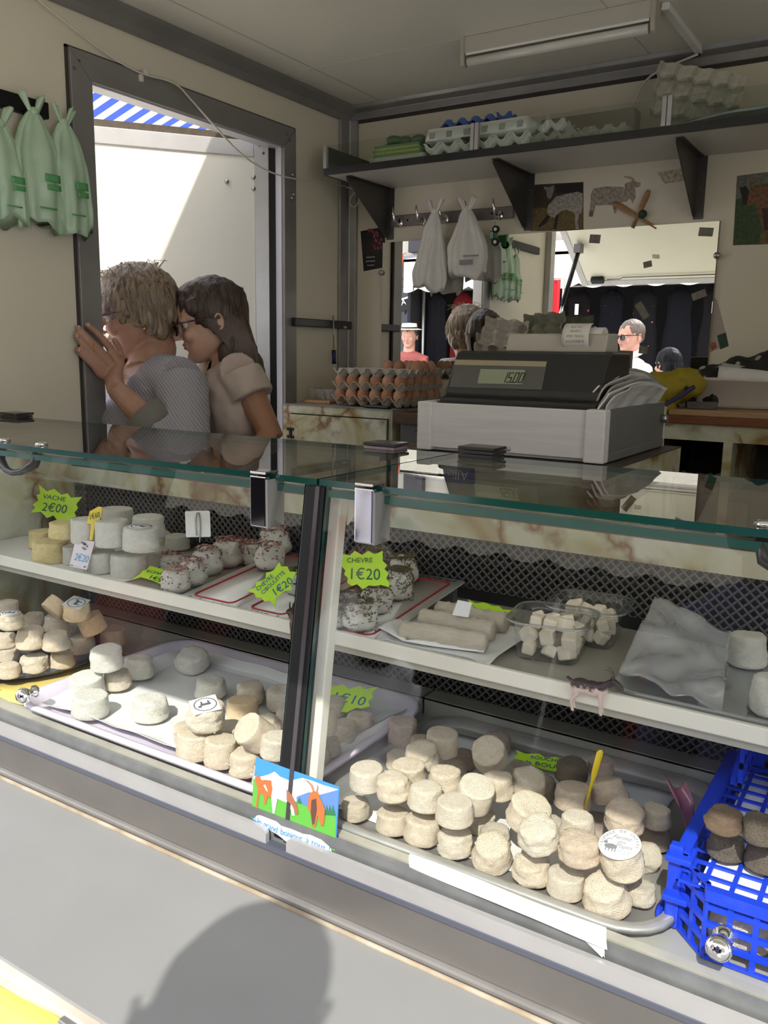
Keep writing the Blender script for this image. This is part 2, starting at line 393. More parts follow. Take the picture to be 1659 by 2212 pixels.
# ================================================================ REFRIGERATED DISPLAY CASE
case = thing('display_case', 'glass fronted cheese counter with onyx laminate panels', 'display case')
CX0, CX1 = -1.545, 0.95          # inner ends of the case
ZT = 0.970                        # display floor
M_glass = thin('counter glass', (0.975, 0.985, 0.98), 0.024)
M_gedge = mat('green glass edge', (0.006, 0.055, 0.042), 0.12, spec=0.8)
M_pan = mat('display pan', (0.52, 0.51, 0.46), 0.35, 0.2, var=0.1, scale=9)
M_cream = mat('cream enamel', (0.78, 0.75, 0.66), 0.35, var=0.05, scale=14, bump=0.02)
# plinth and body
MB().box(CX0 - 0.3, CX1 + 0.05, 0.755, 1.215, 0.26, 0.94).build('base', M_alul, case)
MB().box(CX0, CX1, 0.775, 1.19, 0.94, ZT).build('display_floor', M_pan, case)
MB().box(CX0, CX1, 0.764, 0.776, 0.945, 0.982).build('floor_lip', mat('sill beige', (0.55, 0.53, 0.46), 0.4, 0.2, var=0.2, scale=20), case)
for x0, x1 in [(CX0, -0.645), (-0.640, CX1)]:
    MB().box(x0, x1, 1.148, 1.152, ZT, 1.0).box(x0, x1, 1.148, 1.185, 0.997, 1.001).build('rear_ledge', mat('rear ledge', (0.50, 0.51, 0.46), 0.4, 0.3, var=0.15, scale=12), case)
# end panels
b = MB(); b.prism([(CX0, 0.80, 0.97), (CX0, 1.21, 0.97), (CX0, 1.21, 1.32), (CX0, 0.88, 1.375)], (-0.02, 0, 0)); b.box(CX0 - 0.32, CX0 - 0.02, 0.9, 1.21, 0.94, 1.36)
b.build('end_panel', M_onyx, case)
b = MB().prism([(CX1, 0.78, 0.97), (CX1, 1.21, 0.97), (CX1, 1.21, 1.36), (CX1, 0.88, 1.375)], (0.02, 0, 0)); b.build('end_panel', M_onyx, case)
# rear: fascia, grilles, dark back
MB().box(CX0, CX1, 1.178, 1.20, 1.268, 1.303).build('rear_fascia', M_onyx, case)
MB().box(CX0, CX1, 1.182, 1.2, 1.303, 1.315).build('fascia_dark_strip', mat('brown strip', (0.07, 0.04, 0.03), 0.5), case)  # thin dark brown strip along the top of the fascia
MB().box(CX0, CX1, 1.225, 1.235, 0.95, 1.30).build('back_sheet', mat('dark back sheet', (0.02, 0.02, 0.021), 0.6), case)
M_mesh = mat('black pierced metal', (0.115, 0.11, 0.105), 0.42, 0.3)
def grille(name, x0, x1, z0, z1, y, p=0.0145):
    """pierced sheet: diagonal lattice of clover-shaped holes, one ring of faces round each hole"""
    vs = []; fs = []
    h = p / 2
    nx = int((x1 - x0) / h); nz = int((z1 - z0) / h) + 1
    lobes = []
    for k in range(8):
        a = math.pi / 4 * k; r = 0.36 * p if k % 2 == 0 else 0.235 * p
        lobes.append((r * math.cos(a), r * math.sin(a)))
    corners = [(h, 0), (h / 2, h / 2), (0, h), (-h / 2, h / 2), (-h, 0), (-h / 2, -h / 2), (0, -h), (h / 2, -h / 2)]
    for i in range(nx):
        for j in range(nz):
            if (i + j) % 2: continue
            cx = x0 + (i + 0.5) * h; cz = z0 + (j + 0.5) * h; o = len(vs)
            for q in corners: vs.append((cx + q[0], y, min(max(cz + q[1], z0), z1)))
            for q in lobes: vs.append((cx + q[0], y + 0.0006, min(max(cz + q[1], z0), z1)))
            for k in range(8):
                fs.append((o + k, o + (k + 1) % 8, o + 8 + (k + 1) % 8, o + 8 + k))
    me = bpy.data.meshes.new(name); me.from_pydata(vs, [], fs); me.materials.append(M_mesh)
    o = bpy.data.objects.new(name, me); COL.objects.link(o); o.parent = case; o['kind'] = 'stuff'
    s_ = o.modifiers.new('thickness', 'SOLIDIFY'); s_.thickness = 0.0012
    return o
grille('pierced_grille', CX0, 0.45, 1.185, 1.268, 1.186)
grille('pierced_grille', CX0, 0.45, 1.001, 1.158, 1.186)
# middle shelf
sh = MB(); sh.box(CX0, CX1, 0.912, 1.184, 1.160, 1.167); shelf = sh.build('shelf', mat('shelf metal', (0.36, 0.345, 0.30), 0.4, 0.1, var=0.12, scale=10), case)
MB().box(CX0 + 0.02, CX1, 0.906, 0.914, 1.158, 1.178).build('shelf_lip', M_cream, shelf, bevel=0.002)
MB().box(CX0 + 0.02, CX1, 0.916, 0.925, 1.146, 1.160).build('lip_return', mat('shelf underside', (0.4, 0.38, 0.33), 0.5), shelf)
# sloping front glass, two panes
GB, GT = Vector((0, 0.757, 0.952)), Vector((0, 0.862, 1.384))
gd = (GT - GB); gn = Vector((0, -gd.z, gd.y)).normalized() * 0.006
def pane(x0, x1):
    b = MB(); vs = [(x + (0.03 if p is GB and x in (-0.660, -0.626) else 0), p.y + o.y, p.z + o.z) for x in (x0, x1) for o in (Vector((0, 0, 0)), gn) for p in (GB, GT)]
    b.add(vs, [(2, 3, 7, 6), (0, 4, 5, 1)], 0); b.add(vs, [(0, 1, 3, 2), (4, 6, 7, 5), (1, 5, 7, 3), (0, 2, 6, 4)], 1)
    return b.build('front_glass', [M_glass, M_gedge], case, fix=False)
fl = pane(CX0 - 0.3, -0.660); frp = pane(-0.626, CX1)
# middle post: black profile and the cream upright behind it
def lean(x0, x1, y0, y1, top=1.385, bot=0.957):
    x0 += 0.03; x1 += 0.03          # the post leans a little to the left
    return [(x0, GB.y + y0, bot), (x1, GB.y + y0, bot), (x1, GB.y + y1, bot), (x0, GB.y + y1, bot)], (-0.03, gd.y, top - bot)
P, off = lean(-0.658, -0.628, -0.008, 0.010); MB().prism(P, off).build('post_profile', M_black, case, bevel=0.002)
P, off = lean(-0.640, -0.634, -0.010, -0.007); MB().prism(P, off).build('post_groove', mat('post gloss', (0.05, 0.045, 0.05), 0.15), case)
P, off = lean(-0.645, -0.622, 0.022, 0.040); MB().prism(P, off).build('post_upright', M_cream, case, bevel=0.002)
MB().prism([(-0.622, 0.895, 1.38), (-0.622, 0.895, 1.33), (-0.585, 0.90, 1.38)], (0, 0.004, 0)).build('post_gusset', M_cream, case)
# top glass, two sheets with handle, hinges, chrome clips
ZG = 1.386
def topglass(x0, x1):
    b = MB(); x0_, x1_ = x0, x1
    vs = [(x, y, z) for x in (x0, x1) for y in (0.854, 1.222) for z in (ZG, ZG + 0.008)]
    b.add(vs, [(0, 2, 6, 4), (1, 5, 7, 3)], 0); b.add(vs, [(0, 1, 3, 2), (4, 6, 7, 5), (0, 4, 5, 1), (2, 3, 7, 6)], 1)
    return b.build('top_glass', [M_glass, M_gedge], case, fix=False)
tl = topglass(CX0 - 0.3, -0.640); tr = topglass(-0.636, CX1)
P = [(CX0 - 0.3, 0.858, 1.372), (CX1, 0.858, 1.372)]
MB().box(CX0 - 0.3, CX1, 0.858, 0.872, 1.372, 1.381).build('glass_edge_strip', mat('lower green edge', (0.01, 0.075, 0.06), 0.2), case)
def handle(pane_, x0, x1):
    b = MB()
    b.tube([(x0, 0.868, ZG - 0.002), (x0 + 0.004, 0.862, ZG - 0.022), (x0 + 0.03, 0.855, ZG - 0.036), ((x0 + x1) / 2, 0.853, ZG - 0.039), (x1 - 0.03, 0.855, ZG - 0.036), (x1 - 0.004, 0.862, ZG - 0.022), (x1, 0.868, ZG - 0.002)],
           [0.009, 0.008, 0.006, 0.0055, 0.006, 0.008, 0.009], 8)
    h = b.build('handle', M_blackp, pane_)
    for x in (x0, x1):
        MB().lathe([(0.011, 0), (0.010, 0.004), (0.006, 0.006), (0, 0.006)], 12).build('handle_screw', M_chrome, h, loc=(x, 0.874, ZG + 0.008))
hx0 = at(28, 962, z=ZG).x; hx1 = at(100, 972, z=ZG).x
handle(tl, hx0, hx1); handle(tr, -0.118, -0.03)
for px, py, o in [(572, 1030, tl), (800, 1060, tr)]:
    x = at(px, py, y=0.853).x
    c_ = MB().box(x - 0.0135, x + 0.0135, 0.838, 0.848, ZG - 0.062, ZG + 0.006).box(x - 0.0135, x + 0.0135, 0.838, 0.866, ZG + 0.008, ZG + 0.012)
    c_.build('chrome_clip', mat('dark chrome', (0.55, 0.53, 0.56), 0.05, 1.0), o, bevel=0.002)
    MB().box(x + 0.0135, x + 0.017, 0.838, 0.872, ZG - 0.062, ZG + 0.002).build('clip_cheek', M_alud, o)
M_hinge = mat('hinge block', (0.06, 0.055, 0.06), 0.2, 0.4)
for px, py, o, m_ in [(765, 974, tl, mat('worn hinge', (0.32, 0.25, 0.26), 0.35, 0.3, var=0.3, scale=60)), (980, 993, tr, M_hinge), (0, 899, tl, M_hinge)]:
    p = at(px, py, z=ZG + 0.012); n_ = 3 if px == 980 else 2
    hb = MB().box(p.x - 0.030, p.x + 0.030, 1.188, 1.232, ZG + 0.008, ZG + 0.013)
    hh = hb.build('hinge', m_, o, bevel=0.001)
    for k in range(n_ - 1):
        MB().box(p.x - 0.030, p.x + 0.032, 1.186, 1.234, ZG + 0.014 + 0.006 * k, ZG + 0.019 + 0.006 * k).build('hinge_leaf', M_hinge, hh, bevel=0.001)
for px, py, o in [(62, 1498, fl), (1558, 2035, frp)]:
    p = at(px, py, y=0.770 if px < 100 else 0.765)
    R = Euler((math.pi / 2, 0, 0)).to_matrix(); s_ = 0.0125
    MB().lathe([(0.009, -0.014), (0.010, -0.010), (0.006, -0.006), (0.005, -0.002), (0.009, 0.001), (s_, 0.008), (0.0115, 0.014), (0.007, 0.019), (0, 0.020)], 20, R=R).build('glass_knob', M_chrome, o, loc=p)
# front rails, sill band, customer ledge
M_band = mat('stainless band', (0.26, 0.245, 0.23), 0.35, 0.7, var=0.15, scale=6)
for x0, x1 in [(CX0 - 0.6, -0.632), (-0.600, CX1)]:
    b = MB()
    n_ = 6; r_ = 0.009; e = x1 if x1 < 0 else x0; s_ = 1 if x1 < 0 else -1
    poly = [((x0 if s_ > 0 else x1), 0.740, 0.951), (e, 0.740, 0.951)]
    poly += [(e - s_ * r_ + s_ * r_ * math.sin(math.pi / 2 * (1 - k / n_)), 0.740, 0.970 - r_ + r_ * math.sin(math.pi / 2 * k / n_)) for k in range(n_ + 1)]
    poly += [((x0 if s_ > 0 else x1), 0.740, 0.970)]
    b.prism(poly, (0, 0.007, 0)); b.build('front_rail', M_alul, case)
MB().box(CX0 - 0.6, CX1, 0.7515, 0.757, 0.945, 0.984).build('glass_channel', mat('grey channel', (0.2, 0.21, 0.21), 0.5, 0.3, var=0.25, scale=30), case)
MB().box(CX0 - 0.6, CX1, 0.738, 0.752, 0.945, 0.951).build('rail_groove', mat('groove blue grey', (0.12, 0.13, 0.17), 0.4, 0.4), case)  # blue-grey strip for the groove line below the front rails
MB().box(CX0 - 0.6, CX1, 0.744, 0.757, 0.893, 0.945).build('sill_band', M_band, case)
MB().box(CX0 - 0.6, CX1, 0.736, 0.757, 0.884, 0.892).build('sill_trim', M_alu, case, bevel=0.002)

ledge = thing('customer_ledge', 'wide grey fold-down ledge along the front of the counter', 'ledge')
MB().box(CX0 - 0.6, CX1, 0.487, 0.733, 0.852, 0.883).build('board', mat('grey laminate', (0.245, 0.247, 0.246), 0.38, 0.0, var=0.06, scale=5, bump=0.01), ledge, bevel=0.002)
MB().tube([(CX0 - 0.6, 0.732, 0.884), (CX1, 0.732, 0.884)], 0.0032, 8).build('rear_sealant', mat('beige sealant', (0.40, 0.35, 0.27), 0.8, var=0.4, scale=25, col2=(0.28, 0.22, 0.15)), ledge)
MB().box(CX0 - 0.6, CX1, 0.474, 0.489, 0.848, 0.882).build('edge_trim', mat('dirty edge trim', (0.60, 0.52, 0.46), 0.7, var=0.5, scale=14, col2=(0.48, 0.38, 0.31)), ledge, bevel=0.003)
p = at(195, 2180, z=0.875)
MB().box(p.x - 0.012, p.x + 0.022, 0.466, 0.478, 0.860, 0.880).build('catch_plate', M_steel, ledge, bevel=0.002)
b = MB()
b.grid(lambda u, v: (-1.3 + 0.66 * u + 0.01 * v, 0.470 - 0.24 * v ** 1.2 + 0.004 * math.sin(9 * u), 0.872 - 0.20 * v + 0.006 * math.sin(14 * u + 3 * v)), 24, 8, thick=0.003)
tag(b.build('yellow_cloth', mat('yellow oilcloth', (0.86, 0.78, 0.10), 0.45, var=0.05, scale=6)), 'bright yellow oilcloth hanging from the front of the grey ledge', 'cloth')

# ================================================================ CHEESES
def cheese_mat(name, c, c2, rough=0.8, bump=0.9, bs=34, sc=7):
    return mat('cheese ' + name, c, rough, var=0.1, col2=c2, scale=sc, bump=bump, bscale=bs, spec=0.3)
CT = {'w': cheese_mat('fresh white', (0.88, 0.86, 0.79), (0.81, 0.78, 0.69)),
      'i': cheese_mat('ivory', (0.88, 0.80, 0.675), (0.80, 0.70, 0.55)),
      'c': cheese_mat('cream', (0.87, 0.765, 0.62), (0.78, 0.655, 0.49)),
      't': cheese_mat('tan', (0.74, 0.58, 0.38), (0.66, 0.50, 0.31), bump=0.25),
      'p': cheese_mat('pinkish', (0.80, 0.67, 0.54), (0.71, 0.56, 0.42)),
      'r': cheese_mat('rough pink', (0.70, 0.57, 0.47), (0.58, 0.45, 0.35), bump=0.9),
      'y': cheese_mat('yellow cow', (0.72, 0.62, 0.33), (0.64, 0.52, 0.24), bump=0.2),
      'g': cheese_mat('grey rind', (0.30, 0.24, 0.17), (0.13, 0.11, 0.09), bump=1.0, sc=30),
      'b': cheese_mat('brown rind', (0.36, 0.24, 0.15), (0.22, 0.16, 0.11), bump=1.0, sc=30)}
def cheese_mesh(seed, edge, taper, lump, dome=0.0, n=44):
    """unit cheese: diameter 1, height 1, rounded rims, hand-made unevenness"""
    prof = [(0.0, -0.5)]
    for k in range(2): prof.append((0.25 * (k + 1) * (1 - edge) * 2 * 0.5 + 0.0, -0.5))
    for k in range(5):
        a = math.pi / 2 * k / 4; prof.append((0.5 - edge + edge * math.sin(a), -0.5 + edge * (1 - math.cos(a))))
    za, zb = -0.5 + edge, 0.5 - edge
    for k in range(1, 9): prof.append((0.5 - taper * k / 9, za + (zb - za) * k / 9))
    for k in range(5):
        a = math.pi / 2 * k / 4; prof.append((0.5 - taper - edge + edge * math.cos(a), 0.5 - edge + edge * math.sin(a)))
    prof += [((0.5 - taper - edge) * q_, 0.5 + dome * (1 - q_ * q_)) for q_ in (0.8, 0.6, 0.4, 0.2)] + [(0, 0.5 + dome)]
    b = MB().lathe(prof, n, smooth=True)
    out = []
    for v in b.v:
        p = Vector(v); q = p + Vector((seed * 7.3, seed * 3.1, seed))
        d = lump * (mnoise.noise(q * 2.2) * 0.75 + mnoise.noise(q * 5.0) * 0.4 + mnoise.noise(q * 11) * 0.28 + mnoise.noise(q * 19) * 0.16)
        r = Vector((p.x, p.y, 0)); p = p + (r.normalized() * d if r.length > 1e-4 else Vector((0, 0, 0))); p.z += d * 0.6
        out.append(tuple(p))
    b.v = out
    return b.mesh('cheese', CT['i'])
CM = {'A': cheese_mesh(1, 0.10, 0.03, 0.05), 'B': cheese_mesh(2, 0.14, 0.06, 0.08), 'C': cheese_mesh(3, 0.07, 0.02, 0.035),
      'D': cheese_mesh(4, 0.18, 0.05, 0.10), 'E': cheese_mesh(5, 0.12, 0.09, 0.06), 'F': cheese_mesh(6, 0.05, 0.01, 0.03),
      'R': cheese_mesh(8, 0.30, 0.03, 0.09, 0.05), 'S': cheese_mesh(9, 0.28, 0.05, 0.11, 0.06)}
KEYS = 'ABCDE'
LAYER = 0.0445
def spot(px, py, wpx, hv, z0, fixh=None):
    h = 0.045
    for _ in range(4):
        p = at(px, py, z=z0 + h / 2); d = depth(p); dia = wpx * d / FPX * 0.98
        dirn = (p - CAM).normalized(); sp = -dirn.z; cp = math.sqrt(1 - sp * sp)
        h = fixh or min(max((hv * d / FPX - dia * sp) / cp, 0.58 * dia), 0.98 * dia)
    return p, dia, h
def relax(L, k=0.96, it=60):
    for _ in range(it):
        for i in range(len(L)):
            for j in range(i):
                a, b_ = L[i], L[j]
                if abs(a['p'].z - b_['p'].z) > 0.8 * (a['h'] + b_['h']) / 2: continue
                d = (a['p'] - b_['p']).to_2d(); m = k * (a['dia'] + b_['dia']) / 2
                if d.length < m:
                    if d.length < 1e-5: d = Vector((1e-3, 1e-3))
                    s_ = d.normalized() * (m - d.length) * 0.25; a['p'].x += s_.x; a['p'].y += s_.y; b_['p'].x -= s_.x; b_['p'].y -= s_.y
ORD = ['first', 'second', 'third', 'fourth', 'fifth', 'sixth', 'seventh', 'eighth', 'ninth', 'tenth', 'eleventh', 'twelfth']
TNAME = {'w': 'white fresh', 'i': 'ivory', 'c': 'cream coloured', 't': 'smooth tan', 'p': 'pinkish', 'r': 'rough pinkish', 'y': 'yellowish', 'g': 'grey mouldy', 'b': 'brown rinded'}
def pile(rows, z0, where, group, box=None, layer=LAYER):
    """rows: (px, py, width, height seen, layer, tint[, tilt, note, mesh key])"""
    L = []
    for i, r in enumerate(rows):
        px, py, wp, hv, lv, tint = r[:6]; tilt = r[6] if len(r) > 6 else None; note = r[7] if len(r) > 7 else None; key = r[8] if len(r) > 8 else KEYS[(i * 3 + int(px)) % 5]
        p, dia, h = spot(px, py, wp, hv, z0 + lv * layer)
        L.append(dict(p=p, dia=dia, h=h, lv=lv, tint=tint, tilt=tilt, note=note, key=key))
    relax(L)
    if box:
        for c in L:
            r = c['dia'] / 2; c['p'].x = min(max(c['p'].x, box[0] + r), box[1] - r); c['p'].y = min(max(c['p'].y, box[2] + r), box[3] - r)
        relax(L, it=15)
    # rows by distance from the glass, then left to right, used to tell the cheeses apart
    for lv in sorted(set(c['lv'] for c in L)):
        S = sorted([c for c in L if c['lv'] == lv], key=lambda c: c['p'].y)
        rowi = 0; cur = []; rowsl = []
        for c in S:
            if cur and c['p'].y - cur[0]['p'].y > 0.045: rowsl.append(cur); cur = []
            cur.append(c)
        rowsl.append(cur)
        for ri, R_ in enumerate(rowsl):
            for ci, c in enumerate(sorted(R_, key=lambda c: c['p'].x)): c['id'] = (lv, ri, ci)
    objs = []
    for i, c in enumerate(L):
        o = bpy.data.objects.new('goat_cheese', CM[c['key']]); COL.objects.link(o)
        o.location = c['p']; o.scale = (c['dia'], c['dia'], c['h'])
        t = c['tilt'] or (random.uniform(-0.05, 0.05), random.uniform(-0.05, 0.05))
        o.rotation_euler = (t[0], t[1], random.uniform(0, 6.28)) if not c['tilt'] else (Euler((t[0], t[1], 0)).to_matrix() @ Euler((0, 0, random.uniform(0, 6.28))).to_matrix()).to_euler()
        o.material_slots[0].link = 'OBJECT'; o.material_slots[0].material = CT[c['tint']]
        lv, ri, ci = c['id']; lay = ['bottom', 'upper', 'topmost'][min(lv, 2)]
        lb = c['note'] or f"{TNAME[c['tint']]} cheese {where}, {lay} layer, {ORD[ri]} row back, {ORD[ci]} from left"
        tag(o, lb, 'cheese', group); objs.append((o, c))
    return objs
def paper_label(o, c, text_lines=None, r=0.42, tint='label white', tilt=0.0, square=False):
    """printed paper on top of a cheese (a part of the cheese, in its unit space)"""
    b = MB(); hz = 0.515 + c.get('dz', 0)
    if square:
        vs = [(-r, -r, hz + 0.01), (r, -r * 0.9, hz + 0.01), (r * 1.05, r, hz + 0.01), (-r * 0.9, r * 1.05, hz + 0.01)]; hz += 0.01
        b.prism(vs, (0, 0, 0.012))
    else: b.lathe([(0, hz), (r, hz), (r, hz + 0.012), (0, hz + 0.014)], 24)
    lb = b.build('paper_label', mat('label white', (0.82, 0.82, 0.82), 0.6), o)
    ink = mat('label ink', (0.12, 0.12, 0.14), 0.7)
    bb = MB()
    for k in range(26):
        a = 2 * math.pi * k / 26
        bb.box(r * 0.8 * math.cos(a) - 0.018, r * 0.8 * math.cos(a) + 0.018, r * 0.8 * math.sin(a) - 0.03, r * 0.8 * math.sin(a) + 0.03, hz + 0.013, hz + 0.018, rot=(0, 0, a))
    bb.box(-r * 0.4, r * 0.35, -r * 0.15, r * 0.12, hz + 0.013, hz + 0.018); bb.box(-r * 0.35, -r * 0.22, -r * 0.45, -r * 0.1, hz + 0.013, hz + 0.018); bb.box(r * 0.15, r * 0.28, -r * 0.45, -r * 0.1, hz + 0.013, hz + 0.018); bb.box(r * 0.3, r * 0.55, r * 0.05, r * 0.3, hz + 0.013, hz + 0.018)
    bb.build('print', ink, lb)
    return lb

# ---- oval slate dish at the left
dc = at(30, 1392, z=0.99)
dish = thing('slate_dish', 'black speckled oval dish under the pile of goat cheeses at the left', 'dish', (dc.x, dc.y, 0))
M_slate = mat('black speckled slate', (0.018, 0.02, 0.026), 0.35, var=0.9, scale=60, col2=(0.10, 0.11, 0.13), bump=0.2)
MB().lathe([(0, 0.976), (0.13, 0.976), (0.185, 0.984), (0.19, 0.990), (0.184, 0.993), (0.13, 0.986), (0, 0.986)], 48, sx=1.0, sy=0.86).build('dish', M_slate, dish)
b = MB(); b.grid(lambda u, v: (at(-60, 1500, z=.972).x + 0.30 * u, 0.80 + 0.26 * v, 0.9725 + 0.0015 * math.sin(20 * u + 9 * v)), 8, 8, thick=0.001)
tag(b.build('yellow_paper', mat('yellow paper', (0.80, 0.62, 0.18), 0.6, var=0.06, scale=20)), 'yellow paper sheet lying under the black oval dish', 'paper')
rows = [(24, 1446, 51, 40, 0, 'c'), (75, 1433, 61, 53, 0, 'i'), (128, 1425, 57, 46, 0, 'c'), (178, 1390, 55, 52, 0, 'c'), (22, 1412, 50, 40, 0, 'c'),
        (66, 1376, 63, 63, 1, 'c'), (121, 1383, 62, 54, 1, 'c'), (12, 1384, 48, 44, 1, 'c'), (72, 1340, 52, 36, 1, 'c'), (122, 1345, 58, 46, 1, 'c'), (160, 1360, 48, 44, 0, 'c'),
        (199, 1347, 58, 54, 1, 't', (0.3, -0.25), 'tilted tan goat cheese below the labelled one, right end of the oval dish pile'), (244, 1374, 56, 52, 0, 'p', None, 'pinkish goat cheese standing just off the right end of the oval dish'),
        (24, 1341, 52, 48, 2, 'c', None, 'goat cheese with round blue printed label on top at the left edge'),
        (120, 1311, 52, 44, 2, 't', (-0.9, 0.2), 'tan goat cheese tipped on edge at the top of the oval dish pile'),
        (166, 1318, 60, 50, 2, 't', (0.15, 0.2), 'tan goat cheese with a tilted square paper label, top of oval dish pile'), (19, 1311, 42, 36, 2, 'c')]
PL = pile(rows, 0.988, 'on black oval dish', 'goat cheeses on the oval dish')
for o, c in PL:
    if 'blue' in o['label']: paper_label(o, c, r=0.4)
    if 'square' in o['label']: paper_label(o, c, r=0.38, square=True)

# ---- lilac foam tray with parchment
TX0, TX1, TY0, TY1 = -1.185, -0.640, 0.782, 1.143
tray = thing('foam_tray', 'large lilac plastic tray with rounded corners in the left bay', 'tray')
def rrect(x0, x1, y0, y1, r, z, n=6):
    out = []
    for cx, cy, a0 in [(x1 - r, y1 - r, 0), (x0 + r, y1 - r, 90), (x0 + r, y0 + r, 180), (x1 - r, y0 + r, 270)]:
        for k in range(n + 1):
            a = math.radians(a0 + 90 * k / n); out.append((cx + r * math.cos(a), cy + r * math.sin(a), z))
    return out
def loops(b, Ls, m=0, close_first=True, close_last=True, smooth=True):
    n = len(Ls[0]); vs = [p for L_ in Ls for p in L_]
    fs = [(i * n + j, i * n + (j + 1) % n, (i + 1) * n + (j + 1) % n, (i + 1) * n + j) for i in range(len(Ls) - 1) for j in range(n)]
    if close_first: fs.append(tuple(range(n))[::-1])
    if close_last: fs.append(tuple((len(Ls) - 1) * n + j for j in range(n)))
    return b.add(vs, fs, m, smooth)
def traymesh(x0, x1, y0, y1, z, h, r, rim=0.012, th=0.003, slope=0.014):
    b = MB(); q = lambda e, zz: rrect(x0 - e + slope, x1 + e - slope, y0 - e + slope, y1 + e - slope, max(r + e - slope, 0.004), zz)
    loops(b, [q(0, z), q(slope * 0.3, z + h * 0.2), q(slope, z + h), q(slope + rim * 0.8, z + h + 0.001), q(slope + rim, z + h - 0.005),
              q(slope + rim * 0.7, z + h - 0.004), q(slope + 0.002, z + h - 0.003), q(slope * 0.3 + th, z), q(0, z - th)][::-1], close_first=True, close_last=True)
    return b
M_lilac = mat('lilac foam', (0.76, 0.70, 0.82), 0.35, var=0.04)
traymesh(TX0, TX1, TY0, TY1, 0.975, 0.020, 0.045).build('tray_shell', M_lilac, tray)
M_parch = mat('parchment', (0.86, 0.86, 0.86), 0.5, var=0.05, scale=12)
def crumple(x0, x1, y0, y1, z, amp, seed, nu=26, nv=18, edge=0.0):
    def f(u, v):
        x = x0 + (x1 - x0) * u; y = y0 + (y1 - y0) * v; q = Vector((x * 9 + seed, y * 9, seed))
        e = max(0, max(abs(u - 0.5), abs(v - 0.5)) * 2 - 0.86) * 7 * (1 - 0.5 * min(1, 4 * max(0, min(abs(u - 0.5), abs(v - 0.5)) * 2 - 0.7)))
        return (x + 0.006 * mnoise.noise(q * 1.3), y + 0.006 * mnoise.noise(q * 1.7 + Vector((5, 0, 0))), z + amp * abs(mnoise.noise(q)) + edge * e * 0.02)
    return f
b = MB().grid(crumple(TX0 + 0.028, TX1 - 0.018, TY0 + 0.020, TY1 - 0.022, 0.9785, 0.006, 3.0, edge=0.7), 46, 34, thick=0.0006, smooth=False)
tag(b.build('parchment_sheet', M_parch), 'creased white parchment sheet lining the lilac tray', 'paper')
rows = [(230, 1421, 71, 64, 1, 'w', (0.1, 0.06)), (253, 1467, 60, 57, 0, 'i'), (300, 1440, 67, 64, 0, 'w'), (188, 1480, 76, 66, 0, 'w', (0.12, 0.05)), (195, 1521, 80, 69, 0, 'w', None, 'bright white fresh goat cheese nearest the chrome knob on the lilac tray', 'C'),
        (325, 1528, 82, 74, 0, 'w', None, 'white fresh goat cheese standing alone near the front of the lilac tray', 'B'), (415, 1426, 72, 60, 0, 'w', (0.2, 0.1), 'white goat cheese standing alone at the back of the lilac tray'), (455, 1485, 69, 62, 0, 'w'), (542, 1496, 65, 62, 0, 'c'), (524, 1530, 70, 61, 0, 't', None, 'smooth tan goat cheese in the middle of the lilac tray', 'F'),
        (445, 1545, 84, 80, 1, 'i', (0.15, 0.1), 'ivory goat cheese with a square printed label, on the lilac tray', 'D'), (607, 1508, 66, 64, 0, 'i'), (499, 1584, 72, 64, 0, 'i'), (577, 1570, 72, 60, 0, 'c', (0.15, -0.15)), (617, 1556, 64, 60, 0, 'c'),
        (521, 1601, 76, 84, 1, 'c', (0.75, -0.35), 'round cream goat cheese tipped forward on top of the lilac tray pile', 'F'), (389, 1616, 84, 84, 0, 'c'), (412, 1588, 70, 60, 0, 'c'), (448, 1636, 74, 84, 0, 'c'), (494, 1668, 78, 80, 0, 'c'),
        (575, 1623, 79, 66, 1, 'i'), (556, 1684, 72, 70, 0, 'i'), (622, 1650, 70, 64, 0, 'c'), (640, 1590, 66, 64, 1, 'c'),
        (722, 1525, 58, 44, 0, 'i'), (697, 1560, 68, 68, 1, 'c'), (742, 1580, 58, 62, 0, 'c'), (777, 1558, 61, 55, 0, 'c'), (705, 1612, 64, 58, 0, 'c'), (690, 1640, 60, 56, 0, 'c')]
PL = pile(rows, 0.984, 'on lilac tray', 'goat cheeses on the lilac tray', box=(TX0 + 0.01, TX1 - 0.004, TY0 + 0.012, TY1 - 0.012))
for o, c in PL:
    if 'square' in o['label']: paper_label(o, c, r=0.36, square=True)

